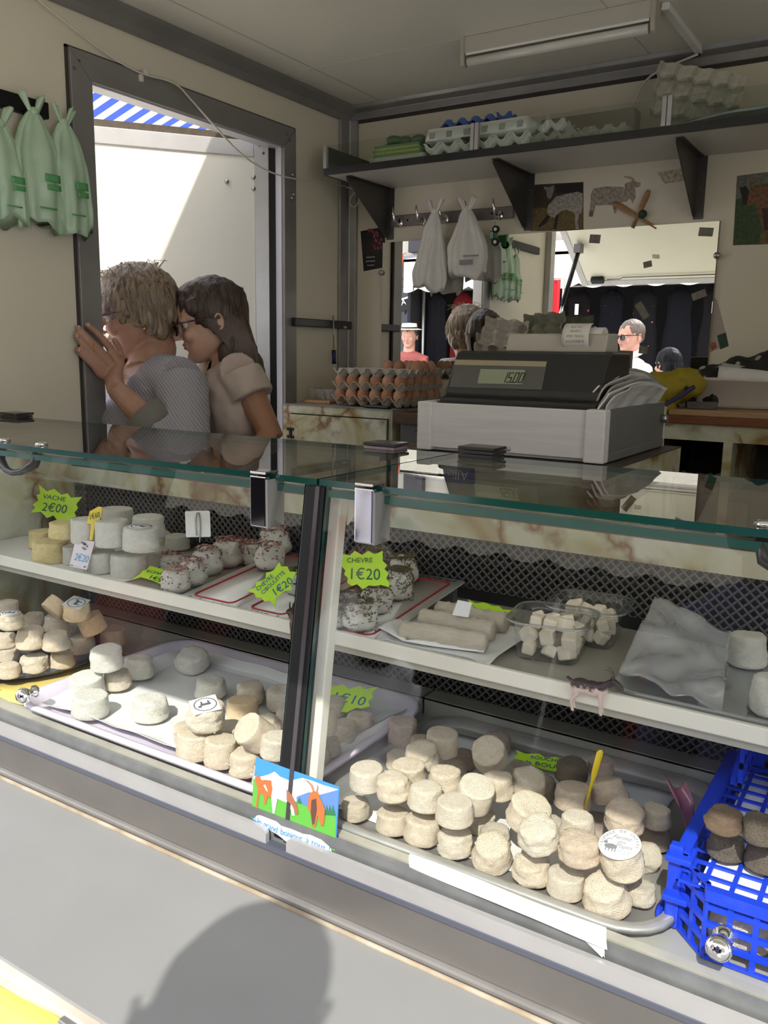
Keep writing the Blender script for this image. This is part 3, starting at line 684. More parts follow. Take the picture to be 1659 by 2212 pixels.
# ---- steel tray with the big pile
SX0, SX1, SY0, SY1 = -0.602, -0.172, 0.790, 1.135
M_tray = mat('scuffed steel tray', (0.52, 0.51, 0.49), 0.35, 0.45, var=0.25, scale=14, bump=0.05)
t2 = thing('steel_tray', 'scuffed steel serving tray holding the largest goat cheese pile', 'tray')
traymesh(SX0, SX1, SY0, SY1, 0.973, 0.012, 0.05, rim=0.014, th=0.002, slope=0.008).build('tray_shell', M_tray, t2)
b = MB().grid(crumple(SX0 + 0.02, SX1 - 0.05, SY0 + 0.03, SY1 - 0.03, 0.9755, 0.002, 8.0), 20, 16, thick=0.0006)
tag(b.build('paper_liner', M_parch), 'white paper liner under the goat cheeses on the steel tray', 'paper')
rows = [(787, 1682, 78, 68, 1, 'i'), (768, 1746, 64, 64, 0, 'c'), (819, 1739, 82, 86, 1, 'c', None, None, 'D'), (821, 1798, 76, 66, 0, 'c'), (902, 1717, 83, 80, 1, 'i'), (880, 1672, 78, 66, 1, 'c'),
        (897, 1801, 82, 86, 0, 'c'), (972, 1763, 84, 82, 1, 'i', None, None, 'C'), (977, 1824, 82, 76, 0, 'i'), (962, 1685, 82, 74, 1, 'c'), (955, 1604, 70, 72, 1, 'c', None, 'tall smooth goat cheese on the back left of the steel tray pile', 'F'),
        (901, 1606, 62, 50, 0, 'c'), (912, 1634, 74, 60, 1, 'c', (0.4, 0.1)), (862, 1642, 58, 56, 0, 'c'), (998, 1642, 52, 54, 0, 'r'), (981, 1662, 60, 50, 0, 'c'),
        (1057, 1629, 79, 64, 1, 'c', (0.7, 0.15)), (1074, 1606, 60, 52, 0, 'r'), (1028, 1717, 82, 88, 1, 'i', (0.2, 0.3)), (1041, 1776, 74, 70, 0, 'i'), (1076, 1700, 72, 76, 1, 'c'),
        (1063, 1800, 68, 60, 0, 'i'), (1130, 1692, 80, 76, 1, 'c', (0.1, 0.2)), (1146, 1763, 96, 86, 1, 'c', (0.15, 0.3)), (1128, 1832, 93, 100, 1, 'i', (0.3, -0.1), None, 'D'), (1137, 1905, 86, 72, 0, 'c', None, None, 'D'),
        (1045, 1860, 92, 96, 0, 'c', (0.3, 0.1), 'ridged cream goat cheese leaning on the front paper of the steel tray', 'E'),
        (1230, 1858, 98, 96, 1, 'p', None, None, 'D'), (1218, 1922, 84, 68, 0, 'i'), (1300, 1942, 108, 104, 0, 'c', (0.35, -0.1), 'large ivory goat cheese at the front right corner of the steel tray', 'E'),
        (1336, 1858, 97, 108, 1, 'c', None, 'goat cheese with a big round printed farm label, front right of steel tray', 'B'), (1365, 1930, 70, 70, 0, 'i'), (1248, 1790, 84, 88, 1, 'i'), (1190, 1790, 72, 66, 0, 'i'),
        (1238, 1720, 80, 76, 1, 'p'), (1235, 1663, 72, 54, 1, 'g', None, 'spotted greenish grey goat cheese behind the yellow stick', 'B'), (1297, 1655, 58, 50, 1, 'r'), (1313, 1707, 86, 78, 1, 'p', (-0.2, -0.35), 'pinkish goat cheese lying tilted beside the yellow stick', 'E'),
        (1349, 1766, 88, 80, 1, 'p', (0.35, 0.1)), (1417, 1762, 70, 58, 1, 'c'), (1414, 1806, 72, 70, 0, 'p'), (1398, 1853, 66, 70, 0, 'i', (0.5, 0.5)), (1170, 1703, 64, 70, 0, 'r'), (1288, 1782, 64, 60, 0, 'p'), (1125, 1668, 56, 48, 0, 'c'), (864, 1581, 66, 76, 0, 'r', None, 'rough pinkish goat cheese standing apart behind the steel tray pile', 'C')]
PL = pile(rows, 0.978, 'in steel tray', 'goat cheeses in the steel tray', box=(SX0 - 0.02, SX1 + 0.0, SY0 + 0.006, SY1 + 0.02))
FARM = None
for o, c in PL:
    if 'farm label' in o['label']:
        o.rotation_euler = (0.28, -0.1, 0.0)
        lb = MB().lathe([(0, 0.515), (0.47, 0.515), (0.475, 0.522), (0.47, 0.528), (0, 0.53)], 32).build('paper_label', mat('label white', (0.82, 0.82, 0.82), 0.6), o)
        ink = mat('label grey ink', (0.22, 0.22, 0.24), 0.7)
        S_ = "FROMAGE DE CHÈVRE"
        for k, ch in enumerate(S_):
            if ch == ' ': continue
            a = math.radians(200 - 12.5 * k)
            text(ch, 0.11, ink, lb, 'print', mtx=Matrix.Translation((0.39 * math.cos(a), 0.39 * math.sin(a), 0.531)) @ Matrix.Rotation(a - math.pi / 2, 4, 'Z'), ext=0.002)
        text('Ferme', 0.17, ink, lb, 'print', (0, 0.19, 0.531), ext=0.002, shear=0.4); text('des', 0.14, ink, lb, 'print', (0.02, 0.06, 0.531), ext=0.002, shear=0.4); text('Plages', 0.16, ink, lb, 'print', (0.1, -0.06, 0.531), ext=0.002, shear=0.4)
        g_ = MB(); g_.ball((-0.17, -0.12, 0.53), (0.15, 0.08, 0.006), 10); g_.ball((-0.31, -0.02, 0.53), (0.05, 0.05, 0.006), 8)
        for x_ in (-0.27, -0.2, -0.12, -0.06): g_.box(x_, x_ + 0.025, -0.27, -0.13, 0.528, 0.534)
        g_.tube([(-0.33, 0.02, 0.532), (-0.28, 0.1, 0.532), (-0.2, 0.1, 0.532)], 0.01, 5); g_.build('goat_print', ink, lb)
        for k, s_ in enumerate(['69400 Vallée', 'Tél. 04 74']): text(s_, 0.06, ink, lb, 'print', (0.14, -0.2 - 0.07 * k, 0.531), ext=0.002)

# paper folded over the tray front, parchment beside the upright
def strip(pts_a, pts_b, name, m, label, thick=0.0006, n=20, wav=0.001):
    A = [Vector(p) for p in pts_a]; B_ = [Vector(p) for p in pts_b]
    def lerpp(P_, t):
        s_ = t * (len(P_) - 1); i = min(int(s_), len(P_) - 2); return P_[i].lerp(P_[i + 1], s_ - i)
    b = MB().grid(lambda u, v: lerpp(A, u).lerp(lerpp(B_, u), v) + Vector((0, -0.003 * math.sin(math.pi * v), wav * math.sin(7 * u + 4 * v) + 0.0035 * math.sin(math.pi * v))), n, 8, thick=thick)
    return tag(b.build(name, m), label, 'paper')
yA = 0.7975
strip([at(887, 1843, z=0.992), at(1100, 1925, z=0.992), at(1310, 2005, z=0.992)], [at(885, 1872, z=0.985), at(1100, 1965, z=0.985), at(1312, 2050, z=0.982)], 'front_paper', mat('white paper', (0.85, 0.85, 0.86), 0.5), 'white paper strip folded over the front rim of the steel tray')
strip([at(1210, 1990, z=0.980), at(1310, 2030, z=0.980)], [at(1300, 2066, z=0.9725), at(1306, 2068, z=0.9725)], 'paper_corner', mat('white paper', (0.85, 0.85, 0.86), 0.5), 'triangular white paper corner poking out under the steel tray front')
strip([at(690, 1640, z=0.985), at(745, 1600, z=0.99), at(850, 1545, z=1.0)], [at(690, 1668, z=0.976), at(770, 1625, z=0.976), at(868, 1575, z=0.976)], 'parchment_flap', M_parch, 'parchment flap hanging over the right side of the lilac tray')

# greeting card with goats, tucked behind the front rails
ZC3 = (300, 1380, 2.9625); ZCC = (500, 1700, 6.38)
CN = Vector((0, -gd.z, gd.y)).normalized(); CP = Vector((0, 0.7482, 0.955))
def onp(px, py):
    r = ray(px, py); return CAM + r * (CN.dot(CP - CAM) / CN.dot(r))
def zq(pts, Z): return [(Z[0] + a / Z[2], Z[1] + b_ / Z[2]) for a, b_ in pts]
gc = thing('greeting_card', 'alpine goat picture card reading Un grand bonjour à tous, on the glass', 'picture card')
LAYN = [0]
def lay(nm, pts, col):
    LAYN[0] += 1; k = LAYN[0]
    MB().prism([onp(*p) + CN * 0.00012 * k for p in pts], CN * -0.0001 if k > 1 else CN * -0.0012).build(nm, mat('card ' + nm + str(col), col, 0.35), gc)
lay('sheet', [(553, 1636), (733, 1700), (724, 1839), (543, 1766)], (0.05, 0.24, 0.62))
lay('snow_peaks', zq([(737, 880), (790, 880), (830, 868), (870, 850), (905, 882), (960, 905), (1000, 900), (1045, 890), (1100, 905), (1180, 935), (1278, 965), (1270, 1040), (1180, 1080), (1000, 1040), (735, 930)], ZC3), (0.62, 0.66, 0.82))
lay('blue_hill', zq([(1010, 1010), (1090, 980), (1150, 1000), (1278, 965), (1270, 1110), (1150, 1090), (1010, 1050)], ZC3), (0.10, 0.20, 0.52))
lay('meadow', zq([(734, 895), (800, 920), (900, 960), (960, 1010), (1010, 1045), (1100, 1080), (1190, 1115), (1264, 1140), (1256, 1358), (722, 1146)], ZC3), (0.10, 0.36, 0.05))
for x in (1185, 1205, 1225, 1245, 1030): lay('pine', zq([(x, 1060 if x > 1100 else 1010), (x + 16, 1130 if x > 1100 else 1055), (x - 14, 1125 if x > 1100 else 1050)], ZC3), (0.03, 0.16, 0.06))
BR_, WH = (0.42, 0.13, 0.04), (0.75, 0.72, 0.68)
lay('brown_goat', zq([(745, 885), (775, 870), (785, 900), (830, 915), (840, 960), (830, 1000), (815, 1060), (805, 1060), (805, 1000), (775, 985), (762, 1085), (750, 1085), (765, 960), (750, 915)], ZC3), BR_)
lay('white_goat', zq([(800, 935), (870, 915), (905, 900), (930, 915), (925, 960), (960, 990), (985, 1010), (992, 1060), (1000, 1130), (985, 1130), (965, 1050), (930, 1040), (890, 1020), (872, 1115), (860, 1115), (852, 1010), (820, 970)], ZC3), WH)
lay('goat_neck', zq([(800, 900), (850, 905), (860, 960), (850, 1010), (835, 1020), (825, 960)], ZC3), BR_)
lay('goat_rump', zq([(950, 960), (985, 1000), (1015, 1060), (1025, 1120), (1010, 1125), (985, 1065), (950, 1030)], ZC3), (0.30, 0.12, 0.06))
lay('big_goat', zq([(1100, 985), (1125, 970), (1155, 985), (1160, 1010), (1180, 1050), (1195, 1090), (1192, 1150), (1185, 1195), (1170, 1195), (1150, 1130), (1135, 1200), (1115, 1200), (1105, 1120), (1085, 1080), (1090, 1020)], ZC3), BR_)
lay('goat_chest', zq([(1110, 1030), (1140, 1020), (1145, 1090), (1130, 1180), (1115, 1190), (1105, 1110)], ZC3), (0.10, 0.05, 0.04))
lay('horn', zq([(1065, 900), (1090, 905), (1120, 935), (1130, 975), (1118, 975), (1105, 940), (1085, 915)], ZC3), (0.36, 0.20, 0.12))
lay('horn', zq([(1148, 925), (1155, 950), (1148, 980), (1138, 978), (1145, 950)], ZC3), (0.36, 0.20, 0.12))
lay('ribbon', zq([(315, 440), (370, 385), (480, 390), (600, 440), (700, 530), (830, 570), (1000, 640), (1100, 655), (1250, 720), (1380, 830), (1395, 880), (1200, 830), (900, 800), (760, 740), (650, 650), (560, 600), (400, 490)], ZCC), (0.80, 0.82, 0.90))
for s_, a, b_, hp in [('Un grand', (345, 435), (660, 585), 13), ('bonjour', (705, 600), (1005, 700), 13), ('à tous !', (1055, 715), (1385, 855), 13)]:
    a, b_ = zq([a, b_], ZCC); pa, pb = onp(*a), onp(*b_); d = pb - pa; tx = text(s_, hp * depth(pa) / FPX * 1.5, mat('card lettering blue', (0.03, 0.25, 0.75), 0.4), None, 'lettering', ext=0.0001)
    w_ = max(v.co.x for v in tx.data.vertices) - min(v.co.x for v in tx.data.vertices); tx.parent = gc
    tx.matrix_local = frame((pa + pb) / 2 + CN * 0.0045, d, CN.cross(d)) @ Matrix.Diagonal((d.length / w_, 1, 1, 1))

# ================================================================ GOODS ON THE MIDDLE SHELF
ZS = 1.167                       # shelf surface
def onplane(px, py, P0, n):
    r = ray(px, py); n = Vector(n); return CAM + r * (n.dot(Vector(P0) - CAM) / n.dot(r))
def zp(pts, x0, y0, s): return [(x0 + a / s, y0 + b_ / s) for a, b_ in pts]
M_neon = mat('neon green card', (0.50, 0.80, 0.03), 0.55, var=0.03)
M_pen = mat('green felt pen', (0.015, 0.12, 0.07), 0.6); M_penb = mat('blue green pen', (0.02, 0.14, 0.25), 0.6)
def flat_sign(name, label, poly, P0, n, m, lines=(), th=0.0012, cat='price sign', ink=None):
    """flat cut-out card standing in the plane (P0, n); lines = (string, px start, px end, px height)"""
    n = Vector(n).normalized()
    if n.dot(CAM - Vector(P0)) < 0: n = -n
    t = thing(name, label, cat, P0)
    P0 = Vector(P0)
    pts = [onplane(x, y, P0, n) - P0 for x, y in poly]
    MB().prism(pts, n * -th).build('card', m, t)
    for L_ in lines:
        s_, a, b_, hp = L_[:4]; pa = onplane(*a, P0, n); pb = onplane(*b_, P0, n); d = pb - pa
        size = hp * depth(pa) / FPX
        tx = text(s_, size * 1.38, L_[4] if len(L_) > 4 else (ink or M_pen), None, 'lettering', ext=0.0002)
        w_ = max(v.co.x for v in tx.data.vertices) - min(v.co.x for v in tx.data.vertices)
        up = n.cross(d)
        F = frame((pa + pb) / 2 - P0 + n * 0.0006, d, up)
        tx.parent = t; tx.matrix_local = F @ Matrix.Diagonal((d.length / w_, 1, 1, 1))
    return t
NF = Vector((0.30, -0.86, 0.42)).normalized()      # cards lean back and face the customers
NC = Vector((0.45, -0.80, 0.38)).normalized()
Z1 = (0, 960, 3.95); Z4 = (380, 1080, 4.88); Z5 = (680, 1120, 3.77); Z7 = (1040, 1580, 3.77); Z3 = (300, 1380, 2.9625)
g = 'neon star price signs'
flat_sign('price_star', 'neon green star sign reading VACHE 2€00', zp([(330, 340), (400, 400), (462, 378), (525, 430), (575, 415), (605, 455), (700, 447), (650, 510), (665, 545), (635, 580), (650, 615), (608, 630), (612, 662), (545, 655), (490, 650), (455, 605), (400, 628), (350, 575), (258, 582), (300, 540), (278, 512), (325, 480), (310, 432), (345, 420)], *Z1),
          at(120, 1095, y=1.09), NF, M_neon, [('VACHE', *zp([(368, 443), (562, 473)], *Z1), 10), ('2€00', *zp([(362, 535), (570, 558)], *Z1), 19)])
flat_sign('price_star', 'neon green star sign reading CHEVRE 1€20, upright beside the cream post', zp([(187, 280), (285, 300), (325, 263), (387, 297), (435, 263), (490, 292), (553, 262), (553, 345), (590, 380), (568, 410), (603, 447), (580, 487), (607, 520), (605, 560), (540, 540), (490, 550), (440, 545), (390, 577), (345, 535), (300, 550), (262, 520), (270, 485), (238, 455), (250, 425), (205, 370), (228, 340)], *Z5),
          at(785, 1230, y=0.930), NC, M_neon, [('CHEVRE', *zp([(262, 343), (470, 343)], *Z5), 11), ('1€20', *zp([(285, 455), (522, 462)], *Z5), 25)])
flat_sign('price_star', 'neon green star sign reading CHEVRE CIBOULETTE 1€20, left of the black post', zp([(1090, 655), (1110, 700), (1175, 700), (1200, 755), (1270, 760), (1245, 800), (1225, 850), (1215, 880), (1220, 945), (1150, 960), (1060, 1030), (1045, 1130), (990, 1065), (930, 1070), (900, 1030), (840, 1030), (830, 985), (755, 960), (840, 920), (845, 870), (900, 850), (945, 830), (950, 765), (1000, 755), (1030, 740)], *Z4),
          at(590, 1265, y=0.935), NF, M_neon, [('CHEVRE', *zp([(855, 950), (1020, 800)], *Z4), 10, M_penb), ('CIBOULETTE', *zp([(910, 985), (1140, 760)], *Z4), 9, M_penb), ('1€20', *zp([(1030, 985), (1215, 850)], *Z4), 17, M_penb)])
flat_sign('price_star', 'neon green sign reading ECHA, tucked under the front onion cheese', zp([(1280, 1035), (1390, 1065), (1420, 1100), (1410, 1190), (1375, 1195), (1300, 1160), (1200, 1130), (1120, 1155), (1200, 1100), (1215, 1075), (1250, 1070)], *Z1),
          at(335, 1240, z=1.182), (0.1, -0.6, 0.8), M_neon, [('ECHA', *zp([(1255, 1082), (1385, 1108)], *Z1), 7), ('1€9', *zp([(1280, 1130), (1370, 1165)], *Z1), 10)])
flat_sign('price_star', 'blank neon green star sign lying behind the log cheeses', zp([(1245, 655), (1310, 690), (1380, 682), (1450, 712), (1500, 712), (1530, 740), (1640, 748), (1560, 770), (1580, 790), (1480, 785), (1380, 750), (1280, 725)], *Z5), at(1060, 1310, z=1.195), (0, -0.35, 0.94), M_neon)
flat_sign('price_star', 'neon green star sign reading 1€10 at the back of the lilac tray', zp([(1170, 285), (1240, 305), (1310, 292), (1345, 320), (1415, 300), (1445, 322), (1533, 305), (1490, 345), (1497, 375), (1465, 400), (1480, 430), (1420, 445), (1390, 440), (1330, 470), (1250, 460), (1180, 400)], *Z3),
          at(760, 1505, z=1.012), (-0.1, -0.6, 0.8), M_neon, [('1€10', *zp([(1245, 370), (1440, 405)], *Z3), 22, M_penb)])
flat_sign('price_star', 'neon green star sign reading BOUCHE behind the steel tray pile', zp([(280, 150), (360, 182), (470, 180), (520, 215), (600, 205), (650, 225), (660, 260), (640, 330), (500, 305), (440, 285), (380, 255), (250, 210), (300, 190)], *Z7),
          at(1160, 1640, z=0.995), (0.0, -0.45, 0.9), M_neon, [('BOUCHE', *zp([(400, 210), (640, 246)], *Z7), 8, M_penb), ('la BOU', *zp([(365, 250), (600, 292)], *Z7), 10, M_penb)])
M_yel = mat('yellow plastic', (0.78, 0.58, 0.03), 0.35)
flat_sign('price_tag', 'small yellow plastic tag on a spike reading 1€60', zp([(765, 570), (840, 530), (872, 535), (862, 610), (840, 655), (810, 680), (785, 815), (765, 815), (775, 680), (740, 675)], *Z1), at(203, 1130, y=0.938), NF, M_yel, [('1€60', *zp([(765, 625), (850, 600)], *Z1), 13)], th=0.002, cat='price tag')
card = flat_sign('price_card', 'pale pink goat price card 2€20 leaning on the front white cheeses', zp([(645, 810), (808, 828), (740, 1070), (592, 1040)], *Z1), at(177, 1195, y=0.922), NF, mat('pale pink card', (0.78, 0.70, 0.74), 0.6), [('2€20', *zp([(640, 960), (755, 985)], *Z1), 16, mat('light blue pen', (0.12, 0.42, 0.68), 0.6)), ('le ......  €', *zp([(605, 1030), (735, 1048)], *Z1), 4)], cat='price card')
P0 = Vector(card.location)
b = MB()
for px, py, rx, ry in [(722, 850, 26, 14), (700, 838, 12, 8), (745, 870, 10, 8)]:
    q = zp([(px, py)], *Z1)[0]; c_ = onplane(*q, P0, NF) - P0 + NF * 0.001; b.ball(c_, (rx / 3.95 * 0.0007, 0.0008, ry / 3.95 * 0.0007), 8)
b.build('goat_print', mat('dark print', (0.08, 0.05, 0.08), 0.7), card)
b = MB(); q = zp([(712, 888)], *Z1)[0]; b.ball(onplane(*q, P0, NF) - P0 + NF * 0.0005, (0.007, 0.0006, 0.0024), 8); b.build('grass_print', mat('green print', (0.2, 0.3, 0.2), 0.7), card)
wc = flat_sign('sign_holder', 'blank white plastic sign holder seen from its back with a wire loop', zp([(95, 125), (105, 118), (345, 113), (355, 122), (366, 380), (355, 388), (115, 392), (106, 385)], *Z4), at(425, 1135, y=1.02), NF, mat('white plastic', (0.80, 0.80, 0.78), 0.35), th=0.002, cat='sign holder')
P0 = Vector(wc.location)
b = MB(); b.tube([onplane(*zp([q], *Z4)[0], P0, NF) - P0 + NF * 0.002 for q in [(225, 375), (215, 300), (212, 210), (225, 140), (245, 135), (258, 210), (262, 300), (258, 375), (255, 450)]], 0.0012, 6); b.build('wire_loop', M_steel, wc)
ys = thing('tag_stick', 'long yellow plastic label stick stuck upright in a steel tray cheese', 'label stick')
pa = at(1262, 1752, y=0.905); pb = onplane(1298, 1620, pa + Vector((0, 0.012, 0)), (0, 1, 0.1))
MB().tube([pa, pa.lerp(pb, 0.5), pa.lerp(pb, 0.62), pb.lerp(pa, 0.04), pb], [0.0016, 0.0022, 0.0042, 0.0046, 0.002], 8, flat=0.35).build('stick', M_yel, ys)

# white card under the cow cheeses
tag(MB().box(CX0 + 0.005, -1.10, 0.925, 1.10, ZS + 0.0004, ZS + 0.003).build('white_card', mat('white card', (0.75, 0.74, 0.72), 0.5), bevel=0.001), 'white card sheet under the cow cheeses at the left of the shelf', 'card')
rows = [(96, 1194, 80, 38, 0, 'y', None, 'flat yellowish cow cheese at the front left of the shelf', 'A'), (95, 1163, 66, 34, 0, 'y', None, 'flat yellowish cow cheese behind the front one on the shelf', 'A'), (129, 1146, 62, 44, 1, 'y', None, 'yellowish cow cheese on top, just below the VACHE sign', 'A'), (146, 1174, 60, 44, 0, 'y'),
        (181, 1146, 64, 64, 1, 'w', None, None, 'C'), (242, 1151, 74, 70, 1, 'w', None, None, 'C'), (305, 1163, 79, 66, 1, 'w', None, 'tall white cheese with a printed paper label on its top, upper shelf', 'C'), (254, 1117, 70, 50, 1, 'w', None, None, 'C'), (321, 1137, 74, 60, 1, 'w', None, None, 'A'),
        (156, 1197, 56, 50, 0, 'w', None, None, 'C'), (215, 1212, 72, 60, 0, 'w', None, None, 'C'), (278, 1218, 80, 64, 0, 'w', None, None, 'C'), (332, 1203, 66, 50, 0, 'w', None, None, 'A'), (362, 1162, 54, 40, 0, 'i'), (393, 1166, 54, 40, 0, 'w')]
PL = pile(rows, ZS + 0.003, 'at shelf left end', 'cow and plain cheeses on the shelf', box=(CX0 + 0.005, -0.97, 0.922, 1.18), layer=0.050)
for o, c in PL:
    if 'printed' in o['label']: paper_label(o, c, r=0.34)

# enamel trays with red line, herb and onion cheeses
M_enam = mat('white enamel', (0.80, 0.79, 0.76), 0.25); M_red = mat('red enamel line', (0.42, 0.02, 0.03), 0.3)
SLOPE = 0.10
def enamel(x0, x1, y0, y1, z, label, tilt=0.0):
    t = thing('enamel_tray', label, 'tray', (0, 0, 0), group='enamel trays with a red line')
    b = MB(); loops(b, [rrect(x0, x1, y0, y1, 0.008, z), rrect(x0 - 0.004, x1 + 0.004, y0 - 0.002, y1 + 0.004, 0.009, z + 0.004)]); b.build('plate', M_enam, t)
    e = 0.014; A = rrect(x0 + e, x1 - e, y0 + e, y1 - e, 0.01, z + 0.0046)
    MB().tube(A + [A[0], A[1]], 0.0016, 5).build('red_line', M_red, t)
    b = MB()
    for yy in (y0 + 0.006, y1 - 0.006):
        for k in range(14):
            xx = x0 + 0.012 + (x1 - x0 - 0.024) * k / 13 + random.uniform(-0.003, 0.003)
            b.ball((xx, yy + random.uniform(-0.002, 0.002), z + 0.0045), (0.0035, 0.0012, 0.0006), 6, R=Euler((0, 0, random.uniform(-0.8, 0.8))).to_matrix())
    b.build('leaf_print', mat('leaf print', (0.03, 0.10, 0.08), 0.5), t)
    MB().box(x0 + 0.005, x1 - 0.005, 1.150, 1.165, ZS, ZS + SLOPE * 0.232).build('rest_bar', M_steel, t)
    for o in t.children:                      # the tray leans: its back edge rests on a bar
        if o.name.startswith('rest_bar'): continue
        for v in o.data.vertices: v.co.z += SLOPE * max(0, v.co.y - 0.918)
    return t
xa, xb = at(380, 1285, z=ZS).x, at(410, 1275, z=ZS).x
enamel(-0.955, -0.845, 0.918, 1.17, ZS + 0.0005, 'white enamel tray with red line under the left row of onion cheeses')
enamel(-0.838, -0.745, 0.918, 1.17, ZS + 0.0005, 'white enamel tray with red line, half empty and strewn with onion crumbs')
enamel(-0.672, -0.590, 0.915, 1.175, ZS + 0.0005, 'white enamel tray with red line under the herb cheeses right of the post')
st_ = thing('herb_tray', 'narrow grey metal tray with chives just left of the black post', 'tray')
traymesh(-0.738, -0.682, 0.92, 1.16, ZS + 0.0035, 0.008, 0.012, rim=0.004, th=0.0015, slope=0.004).build('tray_shell', M_steel, st_)

def flakes(name, kind, n, seed, m_list, size):
    """specks on a unit cheese, densest on top: one joined part"""
    rnd = random.Random(seed); b = MB()
    for k in range(n):
        if rnd.random() < (0.62 if kind == 'onion' else 0.5):
            r = 0.40 * math.sqrt(rnd.random()); a = rnd.uniform(0, 6.28); p = Vector((r * math.cos(a), r * math.sin(a), 0.53 + rnd.uniform(-0.01, 0.05))); nrm = Vector((0.3 * p.x, 0.3 * p.y, 1))
        else:
            z = 0.5 - abs(rnd.gauss(0, 0.38)); z = max(z, -0.48); a = rnd.uniform(0, 6.28)
            r = 0.5 - 0.045 * (z + 0.5) - 0.30 * (1 - math.sqrt(max(0, 1 - (max(0, z - 0.2) / 0.3) ** 2))) * 0.95; p = Vector((r * math.cos(a), r * math.sin(a), z)); nrm = Vector((p.x, p.y, 0.1))
        q = nrm.to_track_quat('Z', 'Y').to_matrix() @ Euler((rnd.uniform(-0.4, 0.4), rnd.uniform(-0.4, 0.4), rnd.uniform(0, 6.28))).to_matrix()
        sx, sy = (size * rnd.uniform(0.6, 1.5), size * rnd.uniform(0.4, 0.9)) if kind == 'onion' else (size * rnd.uniform(0.8, 1.8), size * 0.28)
        pts = [(-sx, -sy * 0.6, 0), (0, -sy, 0.02), (sx, -sy * 0.3, 0), (sx * 0.7, sy * 0.7, 0), (-sx * 0.4, sy, 0.015)] if kind == 'onion' else [(-sx, -sy, 0), (sx, -sy, 0), (sx, sy, 0.01), (-sx, sy, 0.01)]
        b.prism([p + q @ Vector(v) for v in pts], q @ Vector((0, 0, 0.022)), rnd.randrange(len(m_list)))
    return b.mesh(name, m_list)
M_on = [mat('onion purple', (0.26, 0.11, 0.13), 0.6), mat('onion rose', (0.48, 0.27, 0.23), 0.6), mat('onion tan', (0.55, 0.38, 0.26), 0.6), mat('onion dark', (0.16, 0.06, 0.08), 0.6)]
M_hb = [mat('herb brown', (0.15, 0.11, 0.06), 0.8), mat('herb olive', (0.19, 0.15, 0.06), 0.8), mat('herb dark', (0.10, 0.085, 0.06), 0.8)]
M_cv = [mat('chive dark', (0.04, 0.05, 0.02), 0.8), mat('chive green', (0.08, 0.10, 0.03), 0.8)]
FO = [flakes('onion_flakes', 'onion', 170, s, M_on, 0.040) for s in (1, 2, 3)]
FH = [flakes('herb_specks', 'herb', n_, s, M_hb, 0.038) for s, n_ in ((4, 330), (5, 380), (6, 700))]
FC = [flakes('chive_specks', 'onion', 160, 7, M_cv, 0.05)]
def speckled(rows, group, F):
    L = []
    for r in rows:
        p, dia, h = spot(r[0], r[1], r[2], r[3], ZS + 0.0048, fixh=None); h = min(max(h, 0.80 * dia), 0.98 * dia); p = at(r[0], r[1], z=ZS + 0.0048 + h / 2)
        for _ in range(4): p = at(r[0], r[1], z=ZS + 0.0048 + SLOPE * max(0, p.y - 0.918) + h / 2)
        L.append(dict(p=p, dia=dia, h=h, lv=0, r=r))
    relax(L, k=0.95)
    for i, c in enumerate(L):
        r = c['r']; o = bpy.data.objects.new('coated_cheese', CM[r[5] if len(r) > 5 else 'RS'[i % 2]]); COL.objects.link(o)
        c['p'].y = min(max(c['p'].y, 0.916 + c['dia'] / 2), 1.178 - c['dia'] / 2)
        if not any(a_ < c['p'].x < b_ for a_, b_ in ((-0.965, -0.835), (-0.845, -0.735), (-0.682, -0.58))): c['p'].z = ZS + 0.0012 + c['h'] / 2
        else: c['p'].z = ZS + 0.0052 + SLOPE * max(0, c['p'].y - 0.918) + c['h'] / 2
        o.location = c['p']; o.scale = (c['dia'], c['dia'], c['h']); o.rotation_euler = (0.04 * (i % 3 - 1), 0.05 * (i % 2), i * 1.3)
        o.material_slots[0].link = 'OBJECT'; o.material_slots[0].material = CT['w']
        f_ = bpy.data.objects.new(F[0].name, F[r[6] if len(r) > 6 else i % len(F)]); COL.objects.link(f_); f_.parent = o; f_['kind'] = 'stuff'
        tag(o, r[4], 'cheese', group)
speckled([(378, 1247, 64, 56, 'onion coated cheese nearest the glass beside the ECHA sign'), (415, 1223, 62, 66, 'onion coated cheese second from the glass in the left row'), (371, 1202, 54, 54, 'onion coated cheese at the far left beside the plain white cheeses'),
          (448, 1191, 64, 66, 'onion coated cheese third from the glass in the left row'), (490, 1168, 61, 66, 'onion coated cheese at the back end of the left row'), (583, 1203, 62, 62, 'onion coated cheese alone on the crumb strewn enamel tray'),
          (573, 1158, 56, 52, 'onion coated cheese half hidden behind the left chrome clip'), (624, 1158, 62, 56, 'onion coated cheese beside the black post, behind the chrome clip'), (616, 1122, 48, 36, 'onion coated cheese in the back corner right of the chrome clip'), (646, 1132, 46, 40, 'onion coated cheese at the very back against the black post')], 'onion coated cheeses', FO)
speckled([(775, 1330, 75, 70, 'herb coated cheese nearest the glass right of the cream post', 'S', 0), (815, 1295, 68, 66, 'herb coated cheese second from the glass, below the CHEVRE sign', 'R', 0), (863, 1263, 62, 76, 'cheese coated thickly with dark brown herbs', 'R', 2), (871, 1231, 62, 66, 'pale herb coated cheese fourth from the glass', 'S', 1),
          (911, 1197, 61, 62, 'herb coated cheese at the back right of the red lined tray', 'R', 1), (852, 1190, 54, 44, 'herb coated cheese at the back, above the CHEVRE sign', 'S', 2), (726, 1292, 54, 60, 'dark herb cheese partly hidden behind the cream post', 'S', 2), (760, 1282, 54, 50, 'herb coated cheese with a bare white patch under the CHEVRE sign', 'S', 0), (722, 1340, 50, 46, 'herb coated cheese low beside the foot of the cream post', 'R', 1)], 'herb coated cheeses', FH)
